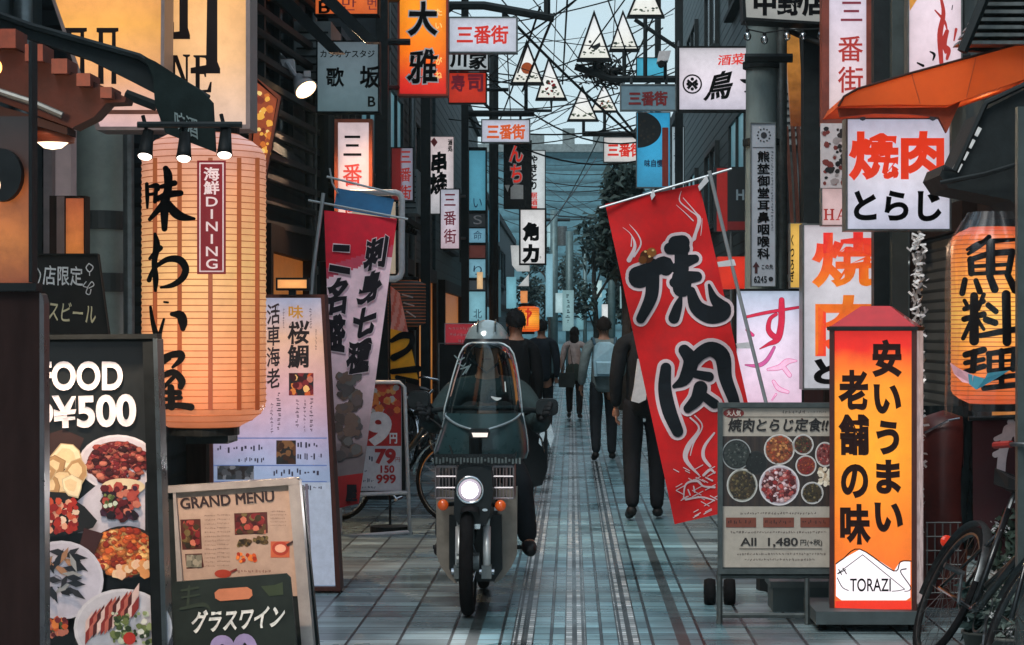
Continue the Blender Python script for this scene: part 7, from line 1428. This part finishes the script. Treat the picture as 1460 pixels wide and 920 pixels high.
    c2 = [[('hem', tuple(hp) + (.135 * r,)), g('pel', .135 * r), g('waist', .128 * r), g('chest', .142 * r), g('neckb', .075), ('collar', tuple(Vector(j['neckb']).lerp(Vector(j['neck']), .85)) + (.074,))]]
    for s in 'RL': c2.append(['neckb', g('sh' + s, .064 * r), g('el' + s, .050 * r), ('cuff' + s, tuple(Vector(j['wr' + s]) * .96 + Vector(j['el' + s]) * .04) + (.040 * r,))])
    v, f = skin(c2, sub); MB(Mx).add(v, f).build('jacket', tm, th, True)
    km = M('cloth_%s' % trousers[0], trousers[1], .85, var=.3, scale=14, bump=.3)
    c3 = [[g('pel', .125), ('crotch', tuple(Vector(j['pel']) - Vector((0, 0, .08))) + (.11,))]]
    for s in 'RL': a_ = Vector(j['an' + s]); k2 = Vector(j['kn' + s]); c3.append(['pel', ('h' + s, tuple(j['hi' + s]) + (.105,)), ('k' + s, tuple(k2) + (.078,)), ('a' + s, tuple(a_.lerp(k2, -.06)) + (.056,))])
    v, f = skin(c3, sub); MB(Mx).add(v, f).build('trousers', km, th, True)
    if skirt:
        m = MB(Mx); c = Vector(j['pel']); m.lathe((c.x, c.y, 0), [(.10, c.z + .12), (.16, c.z), (.20, c.z - .22), (.19, c.z - .23)], 20); m.build('skirt', M('cloth_%s' % skirt[0], skirt[1], .85, var=.3), th, True)
    for s in 'RL':
        a_, t_ = Vector(j['an' + s]), Vector(j['to' + s]); v, f = skin([[('a', tuple(a_ - Vector((0, .035, .035))) + (.046,)), ('b', tuple(a_.lerp(t_, .5) + Vector((0, 0, -.01))) + (.046,)), ('c', tuple(t_) + (.040,)), ('d', tuple(t_ + (t_ - a_).normalized() * .04) + (.028,))]], sub); MB(Mx).add(v, f).build('shoe', M('shoe_dark', shoe, .5, var=.3), th, True)
    if not helmet:
        m = MB(Mx); vs = []; n = 18; rows = 10
        for i in range(rows + 1):
            for a in range(n):
                t = 2 * math.pi * a / n; back = .5 - .5 * math.sin(t); lim = R(62 + 58 * back + (25 * back if hair_long else 0)); ph = lim * i / rows
                rr = .093 + (.005 if (a + i) % 2 else 0); vs.append(hd + Vector((rr * math.sin(ph) * math.cos(t) * .95, rr * math.sin(ph) * math.sin(t) * 1.08 - .008, rr * math.cos(ph) * 1.12 + .008)))
        m.add(vs, [(i * n + a, (i + 1) * n + a, (i + 1) * n + (a + 1) % n, i * n + (a + 1) % n) for i in range(rows) for a in range(n)])
        rh = random.Random(int(loc[0] * 100))
        for i in range(150):
            v = rh.choice(vs); o_ = (v - hd).normalized(); dn = Vector((rh.gauss(0, .5), rh.gauss(0, .5), -1)).normalized(); sd = o_.cross(dn).normalized() * .007
            m.add([v - dn * .012 + o_ * .004 - sd, v - dn * .012 + o_ * .004 + sd, v + dn * .03 + o_ * .012], [(0, 1, 2)])
        if hair_long: m.ball(hd + Vector((0, -.055, -.10)), .09, 12, (1, .7, 1.3))
        m.build('hair', M('hair_%s' % hairc[0], hairc[1], .9, var=.5, scale=40), th, True)
    return th, j, Mx
# rider (faces the camera)
rz_ = P(695, 0, 8.19 * 1.07).x
sit = dict(pel=(0, -.02, .79), waist=(0, .02, .90), chest=(0, .08, 1.07), neckb=(0, .12, 1.22), neck=(0, .14, 1.28), jaw=(0, .17, 1.345), head=(0, .165, 1.41), crown=(0, .15, 1.475),
           shR=(.19, .11, 1.17), elR=(.30, .27, .98), wrR=(.32, .44, 1.05), shL=(-.19, .11, 1.17), elL=(-.30, .27, .98), wrL=(-.32, .44, 1.05),
           hiR=(.10, .0, .76), knR=(.19, .40, .66), anR=(.235, .28, .34), toR=(.25, .42, .30), hiL=(-.10, .0, .76), knL=(-.19, .40, .66), anL=(-.235, .28, .34), toL=(-.25, .42, .30))
rider, rj, rM = person('rider in a dark jacket and silver helmet seated on the delivery scooter, facing the camera', (rz_, YF + .88, 0), 180, 1.7, ('rider', (.03, .05, .052)), ('rider_trousers', (.014, .016, .02)), None, sit, 1.32, .95, helmet=True, sub=2)
hd = Vector(rj['head']) + Vector((0, -.01, .03)); m = MB(rM); vs = []; n = 28; rows_ = 14
for i in range(rows_ + 1):
    for a in range(n):
        t = 2 * math.pi * a / n; fr_ = max(0, math.sin(t)); lim = R(128 - 46 * fr_ ** .6); ph = lim * i / rows_; vs.append(hd + Vector((.128 * math.sin(ph) * math.cos(t), .142 * math.sin(ph) * math.sin(t), .135 * math.cos(ph))))
m.add(vs, [(i * n + a, (i + 1) * n + a, (i + 1) * n + (a + 1) % n, i * n + (a + 1) % n) for i in range(rows_) for a in range(n)])
hm = m.build('helmet', M('helmet_silver', C(160, 176, 178), .18, .35, var=.25, scale=9, coat=.6), rider, True)
m = MB(rM); vs = []
for i in range(4):
    for a in range(13):
        t = R(20 + 140 * a / 12); ph = R(78 + 6 * i + (3 if i == 3 else 0)); rr = 1.04 + .02 * i; vs.append(hd + Vector((.128 * rr * math.sin(ph) * math.cos(t), .142 * rr * math.sin(ph) * math.sin(t) + .004 * i, .135 * math.cos(ph) * 1.0)))
m.add(vs, [(i * 13 + a, i * 13 + a + 1, (i + 1) * 13 + a + 1, (i + 1) * 13 + a) for i in range(3) for a in range(12)]); m.build('visor_peak', DKP, hm, True)
m = MB(rM); m.tube([tuple(hd + Vector((s * .1, .05, -.08)) if abs(s) else hd + Vector((0, .05, -.165))) for s in (-1, 0, 1)], .008, 6); m.build('chin_strap', DKP, hm)
m = MB(rM)
for a0 in (-.05, .05): m.tube([tuple(hd + Vector((a0 * 1.1 * math.cos(t) if False else a0, .146 * math.sin(t), .139 * math.cos(t) * .97))) for t in [R(-60 + 12 * i) for i in range(11)]], .004, 5)
m.build('stripe', M('helmet_stripe', C(60, 80, 84), .3, .3), hm)

walk = lambda a, b: dict(knR=(.10, .03 + .14 * a, .50), anR=(.10, -.01 + .20 * a, .09 + .04 * b), toR=(.12, .13 + .20 * a, .04 + .0 * b), knL=(-.10, .05 - .06 * a, .49), anL=(-.10, -.04 - .22 * a, .12), toL=(-.12, .09 - .22 * a, .04))
# man with the pale backpack
YB = gY(657); px_ = P(861, 0, YB).x
bm_, bj, bM = person('man in a grey jacket and dark trousers under the pale blue backpack, walking away', (px_, YB * K, 0), 2, 1.66, ('greygreen', (.19, .24, .24)), ('navy_trousers', (.014, .017, .022)), ('dark', (.02, .014, .012)), dict(walk(.5, 0), elR=(.235, -.02, 1.13), wrR=(.20, .16, 1.0), elL=(-.25, -.04, 1.12), wrL=(-.27, .06, .90)), 1.22, .80, wide=1.1)
th = thing('backpack', 'pale blue backpack on the back of the man walking away', 'backpack', bM @ Vector((0, -.25, 1.0)))
BPK = M('backpack_blue', C(165, 205, 220), .5, var=.2, scale=9)
m = MB(bM); F_ = [(-.125, -.26, 1.02), (.125, -.26, 1.02), (.14, -.28, 1.2), (.12, -.26, 1.39), (.06, -.24, 1.43), (-.06, -.24, 1.43), (-.12, -.26, 1.39), (-.14, -.28, 1.2)]; m.prism(F_, [(x * 1.05, -.13, z) for x, y, z in F_]); m.build('main_bag', BPK, th)
m = MB(bM); m.prism([(-.09, -.30, 1.05), (.09, -.30, 1.05), (.10, -.31, 1.18), (-.10, -.31, 1.18)], [(-.1, -.272, 1.04), (.1, -.272, 1.04), (.11, -.278, 1.2), (-.11, -.278, 1.2)]); m.build('front_pocket', BPK, th)
for s in (-1, 1):
    m = MB(bM); m.tube([(s * .12, -.22, 1.40), (s * .13, -.15, 1.46), (s * .14, -.02, 1.475), (s * .14, .12, 1.40)], .018, 6); m.build('strap', M('strap_dark', C(60, 90, 105), .7), th)
# woman further on
YW = gY(597); px_ = P(819, 0, YW).x
person('woman in a light jacket, skirt and dark tights walking away with a shoulder bag', (px_, YW * K, 0), -4, 1.58, ('light_beige', (.46, .44, .45)), ('tights', (.012, .012, .014)), ('black', (.012, .012, .014)), dict(walk(-.5, 0), elR=(.22, .02, 1.12), wrR=(.1, .2, 1.12)), 1.0, .92, skirt=('dark_green', (.03, .055, .05)), hair_long=True, fingers=False)
th = thing('shoulder_bag', 'dark shoulder bag at the hip of the woman in the light jacket', 'bag', P(810, 545, YW * .99)); m = MB(); c = P(808, 540, YW * .985); q = [(-.13, -.15), (.13, -.15), (.15, -.05), (.12, .1), (-.12, .1), (-.15, -.05)]; m.prism([c + Vector((x, -.06, z)) for x, z in q], [c + Vector((x * .9, .06, z)) for x, z in q]); m.build('pouch', M('bag_dark', (.03, .045, .045), .6), th); m = MB(); m.tube([c + Vector((-.1, .02, .1)), P(812, 492, YW * .99), c + Vector((.12, .1, .1))], .012, 6); m.build('strap', M('bag_dark', (.03, .045, .045), .6), th)
# dark suited man beside the red banner
YD = gY(741); px_ = P(919, 0, YD).x
dm, dj, dM = person('man in a black suit walking away, half hidden by the big red banner', (px_, YD * K, 0), 0, 1.74, ('black_suit', (.009, .011, .014)), ('black_trousers', (.008, .009, .012)), ('black', (.012, .012, .014)), dict(walk(.4, 0), shR=(.19, 0, 1.37), elR=(.2, -.02, 1.12), wrR=(.13, .1, .92)), 1.18, .78)
th = thing('shopping_bag', 'white plastic shopping bag carried by the man in the black suit', 'bag', P(914, 575, YD * .985)); m = MB(); pb = PL(YD * .985)
m.slab(pb, [(909, 512), (913, 512), (922, 558), (921, 570), (911, 575), (900, 572), (904, 552)], -.09, 0); m.build('pouch', M('bag_white', (.6, .6, .62), .4, var=.15, bump=.4, scale=20), th)
# dark walkers behind the rider
YA = 13.5
person('person in a black coat walking just behind the scooter on its right', (P(736, 0, YA).x, YA * K, 0), 10, 1.68, ('black_coat', (.006, .007, .009)), ('black_trousers', (.008, .009, .012)), ('black', (.012, .012, .014)), dict(walk(-.1, 0)), 1.08, .72, wide=.86, fingers=False)
YE = 22
person('person in a dark blue jacket under the small orange lantern', (P(772, 0, YE).x, YE * K, 0), 5, 1.66, ('dark_blue', (.014, .02, .03)), ('navy_trousers', (.014, .017, .022)), ('black', (.012, .012, .014)), dict(walk(.1, 0)), 1.2, .8, fingers=False)

# ---------------------------------------------------------------- far street things, plants, equipment
LEAF = M('leaf_green', (.05, .085, .06), .6, var=.5, scale=9); LEAFD = M('leaf_dark', (.03, .058, .056), .6, var=.5, scale=9); LEAFP = M('leaf_pale', (.13, .18, .16), .6, var=.3, scale=9); BARK = M('bark', (.05, .045, .04), .85, var=.4, bump=.5, scale=14)
def leaves(m, c, rad, n, size, rn, flat=1.0):
    for i in range(n):
        d = Vector((rn.gauss(0, 1), rn.gauss(0, 1), rn.gauss(0, flat))); d = d.normalized() * rn.random() ** .45; p = Vector(c) + Vector((d.x * rad[0], d.y * rad[1], d.z * rad[2]))
        u = Vector((rn.gauss(0, 1), rn.gauss(0, 1), rn.gauss(0, .7))).normalized() * size * rn.uniform(.6, 1.3); v = u.orthogonal().normalized() * size * .42; bnd = Vector((0, 0, -size * .25))
        m.add([p - u + bnd, p + v, p + u + bnd, p - v], [(0, 1, 2, 3)])
def tree(label, x, y, h, rad, seed, grp='trees at the far end of the alley'):
    rn = random.Random(seed); th = thing('street_tree', label, 'tree', (x, y, 0), grp); m = MB(); m.tube([(x, y, 0), (x + .05, y, h * .3), (x - .03, y, h * .6), (x, y, h * .85)], [.12, .09, .06, .02], 8)
    cl = []
    for i in range(9): a = rn.uniform(0, 6.28); z0 = h * rn.uniform(.3, .7); e = Vector((x + rad * rn.uniform(.4, .9) * math.cos(a), y + rad * rn.uniform(.4, .9) * math.sin(a), z0 + h * rn.uniform(.12, .3))); m.tube([(x, y, z0), tuple(e)], [.035, .01], 5); cl.append(e)
    m.build('trunk', BARK, th, True); m = MB()
    for e in cl: leaves(m, e, (rad * .5, rad * .5, h * .12), 170, .13, rn)
    m.build('crown', LEAFD, th)
tree('dark slim street tree in the middle distance, behind the walking woman', P(848, 0, 44).x, 44 * K, 5.0, .9, 3)
tree('far street tree on the left in front of the teal office block', P(783, 0, 62).x, 62 * K, 5.4, 1.2, 4)
tree('far street tree on the right, above the red banner corner', P(893, 0, 56).x, 56 * K, 4.4, .8, 5)
tree('small hanging leafed tree by the bright blue sign', P(890, 0, 30).x, 30 * K, 5.6, .5, 6)
for i, (px_, Y, top, r_, lb) in enumerate(((812, 40, 330, .10, 'pale teal metal pole in the middle distance with a strip sign on it'), (872, 36, 300, .09, 'thin teal pole left of the red banner in the middle distance'), (834, 52, 350, .07, 'thin far pole behind the slim tree'), (790, 48, 300, .12, 'far utility pole left of the pale teal pole'))):
    p = P(px_, top, Y); th = thing('metal_pole', lb, 'pole', (p.x, p.y, 0)); MB().tube([(p.x, p.y, 0), (p.x, p.y, p.z)], r_, 10).build('pole', M('pole_teal', (.10, .17, .18), .5, .3, var=.3), th, True)
    if i == 0: MB().slab(PL(Y - .2), RC(802, 414, 818, 472), -.04, 0).build('strip_sign', lit1('strip_face', (150, 190, 195), .6), th); scr = MB(); scribble(scr, PL(Y - .2), 806, 420, 813, 466, C(40, 60, 70), .01, vertical=True); scr.build('lettering', PRINT, th)
    if i == 3: MB().tube([p + Vector((-.5, 0, -.3)), p + Vector((.5, 0, -.3))], .05, 6).build('crossarm', STEEL, th); MB().tube([p + Vector((.25, 0, -1.1)), p + Vector((.25, 0, -.5))], .16, 12).build('transformer', GREYM, th)
FS = 'small lit shop signs far down the alley'
for i, (x0, y0, x1, y1, Y, c, lb) in enumerate(((722, 395, 736, 440, 34, (120, 180, 195), 'small pale blue far sign left of the white pennant'), (700, 385, 714, 452, 30, (60, 95, 105), 'dim teal far sign just right of the dark mast'), (778, 362, 788, 452, 42, (130, 175, 190), 'narrow pale far sign left of the pale teal pole'), (866, 320, 880, 372, 40, (90, 150, 170), 'blue far sign above the backpack man'), (884, 380, 896, 440, 34, (140, 175, 180), 'pale far sign beside the left edge of the red banner'), (742, 415, 752, 432, 30, (230, 150, 90), 'tiny orange far sign above the orange lantern'), (680, 388, 688, 412, 20, (230, 190, 140), 'tiny warm lit sign on the red shopfront left of the mast'),
    (792, 418, 803, 446, 46, (170, 200, 205), 'pale square far sign at the foot of the far utility pole'), (822, 440, 832, 470, 44, (110, 160, 170), 'dull blue far sign right of the strip sign pole'), (846, 400, 858, 424, 48, (175, 205, 205), 'pale far sign beside the slim street tree'), (900, 300, 914, 345, 34, (80, 140, 160), 'blue grey far sign under the bright blue sign'), (780, 320, 792, 352, 52, (150, 185, 190), 'high pale far sign left of the pale teal pole'), (858, 434, 868, 462, 40, (215, 220, 220), 'white far sign just above the man with the backpack'), (696, 300, 712, 345, 32, (70, 120, 140), 'dark blue far sign beside the upper dark mast'))):
    m = MB(); m.slab(PL(Y), RC(x0, y0, x1, y1), -.1, 0); tag(m.build('far_sign', lit1('far_%d' % i, c, .9)), lb, 'sign', FS)
# wall equipment
def ac(x, y, z, sg, label):
    th = thing('air_conditioner', label, 'air conditioner', (x, y, z), 'air conditioner units on the walls'); m = MB(); m.box(x - .15, x + .15, y - .38, y + .38, z, z + .55); m.build('casing', M('ac_grey', (.22, .25, .25), .5, var=.25), th)
    m = MB(); f = y - .381
    for i in range(7): m.box(x - .13, x + .13, f - .008, f, z + .06 + i * .065, z + .075 + i * .065)
    m.build('grille', STEEL, th); MB().tube([(x, y - .2, z + .02), (x, y - .25, z - 1.5)], .02, 6).build('hose', GREYM, th)
ac(-2.12, 12.9 * K, 3.5, -1, 'air conditioner unit high on the left wall behind the karaoke sign')
ac(-2.08, 19.6 * K, 3.0, -1, 'air conditioner unit on the left wall behind the red sign')
ac(2.06, 14.2 * K, 3.2, 1, 'air conditioner unit on the right wall below the bird sign')
ac(2.1, 20.5 * K, 3.0, 1, 'air conditioner unit on the right wall left of the bird sign')
# right corner: dark covered scooter shape, crate grid, plants
th = thing('covered_barrel', 'dark red barrel under a shiny black cover beside the tinsel garland', 'barrel', P(1347, 760, 8.5)); c = P(1345, 0, 8.5)
zt = EYE - 110 * 8.5 / 2200; zb = .0
MB().lathe((c.x, c.y, 0), [(.12, 0), (.13, .35), (.145, .5), (.145, zt - .12), (.12, zt - .04), (0, zt)], 28).build('barrel', M('barrel_red', C(78, 28, 24), .4, var=.4, scale=6), th, True)
m = MB(); vs = []; n = 30
for j in range(9):
    for i in range(n):
        a = R(-60 + 210 * i / (n - 1)); rr = .155 + .014 * math.sin(i * 1.9 + j); vs.append((c.x + rr * math.cos(a), c.y + rr * math.sin(a), zt + .02 - (zt - .3) * j / 8))
m.add(vs, [(j * n + i, j * n + i + 1, (j + 1) * n + i + 1, (j + 1) * n + i) for j in range(8) for i in range(n - 1)]); m.build('cover', M('vinyl_black', (.012, .018, .02), .18, var=.4), th, True)
MB().tube([(c.x - .12, c.y - .11, zt - .12), (c.x, c.y - .17, zt - .05), (c.x + .06, c.y - .16, zt - .04)], .008, 6).build('handle', CHR, th)
m = MB(); gp = PL(8.35)
for i in range(5): xx = 1322 + i * 11; m.tube([gp(xx, 745, 0), gp(xx, 845, 0)], .004, 5)
for i in range(6): yy = 745 + i * 20; m.tube([gp(1320, yy, .008), gp(1370, yy, .008)], .004, 5)
tag(m.build('wire_grid', GREYM), 'wire grid panel low between the sidewalk lamp and the leaning bicycle', 'grid')
def pot(label, x, y, r, h, rad, n, size, mat, seed, white=0):
    rn = random.Random(seed); th = thing('potted_plant', label, 'plant', (x, y, 0), 'potted plants at the right corner'); MB().lathe((x, y, 0), [(0, 0), (r * .75, 0), (r, h * .9), (r * 1.08, h * .9), (r * 1.08, h), (r * .92, h), (r * .9, h - .03), (0, h - .03)], 22).build('pot', M('pot_%d' % seed, (.10, .11, .10) if seed % 2 else (.14, .08, .06), .7, var=.3), th, True)
    m = MB(); st = []
    for i in range(9): a = rn.uniform(0, 6.28); e = Vector((x + rad[0] * rn.uniform(.2, .8) * math.cos(a), y + rad[1] * rn.uniform(.2, .8) * math.sin(a), h + rad[2] * rn.uniform(.6, 1.7))); m.tube([(x, y, h - .05), (x + (e.x - x) * .4, y + (e.y - y) * .4, h + (e.z - h) * .65), tuple(e)], [.008, .006, .003], 5); st.append(e)
    m.build('stem', M('stem_green', (.06, .08, .05), .7), th); m = MB()
    for e in st: leaves(m, e, (rad[0] * .45, rad[1] * .45, rad[2] * .4), n // 9, size, rn)
    leaves(m, (x, y, h + rad[2] * .5), rad, n // 2, size, rn); m.build('foliage', mat, th)
    if white:
        m = MB()
        for i in range(white // 4): leaves(m, rn.choice(st) + Vector((rn.gauss(0, .04), rn.gauss(0, .04) - .05, rn.gauss(0, .04))), (.03, .03, .03), 14, .012, rn)
        m.build('blossom', M('blossom_white', (.6, .62, .62), .7), th)
pot('bushy potted plant with pale grey green leaves at the bottom right corner', P(1446, 0, 6.9).x, 6.9 * K, .13, .15, (.14, .14, .10), 220, .035, LEAFP, 3, 30)
pot('taller dark leafed potted plant behind the pale one at the bottom right', P(1445, 0, 7.25).x, 7.25 * K, .12, .24, (.13, .14, .22), 240, .04, LEAF, 4, 46)
pot('small potted plant with broad dark leaves at the foot of the leaning bicycle', P(1400, 0, 7.15).x, 7.15 * K, .09, .12, (.12, .12, .12), 160, .045, LEAFD, 5, 14)

# ---------------------------------------------------------------- the damp evening air that fades the far end to teal
hz = bpy.data.materials.new('damp_air'); hz.use_nodes = True; t = hz.node_tree; t.nodes.remove(t.nodes['Principled BSDF'])
pv = nd(t, 'ShaderNodeVolumePrincipled'); pv.inputs['Color'].default_value = (.62, .90, .95, 1); pv.inputs['Density'].default_value = .0006; pv.inputs['Anisotropy'].default_value = .2
t.links.new(pv.outputs[0], t.nodes['Material Output'].inputs['Volume'])
tag(MB().box(-42, 42, -27, 222, -1, 21).build('haze', hz, loc=(0, 0, 0)), kind='stuff')
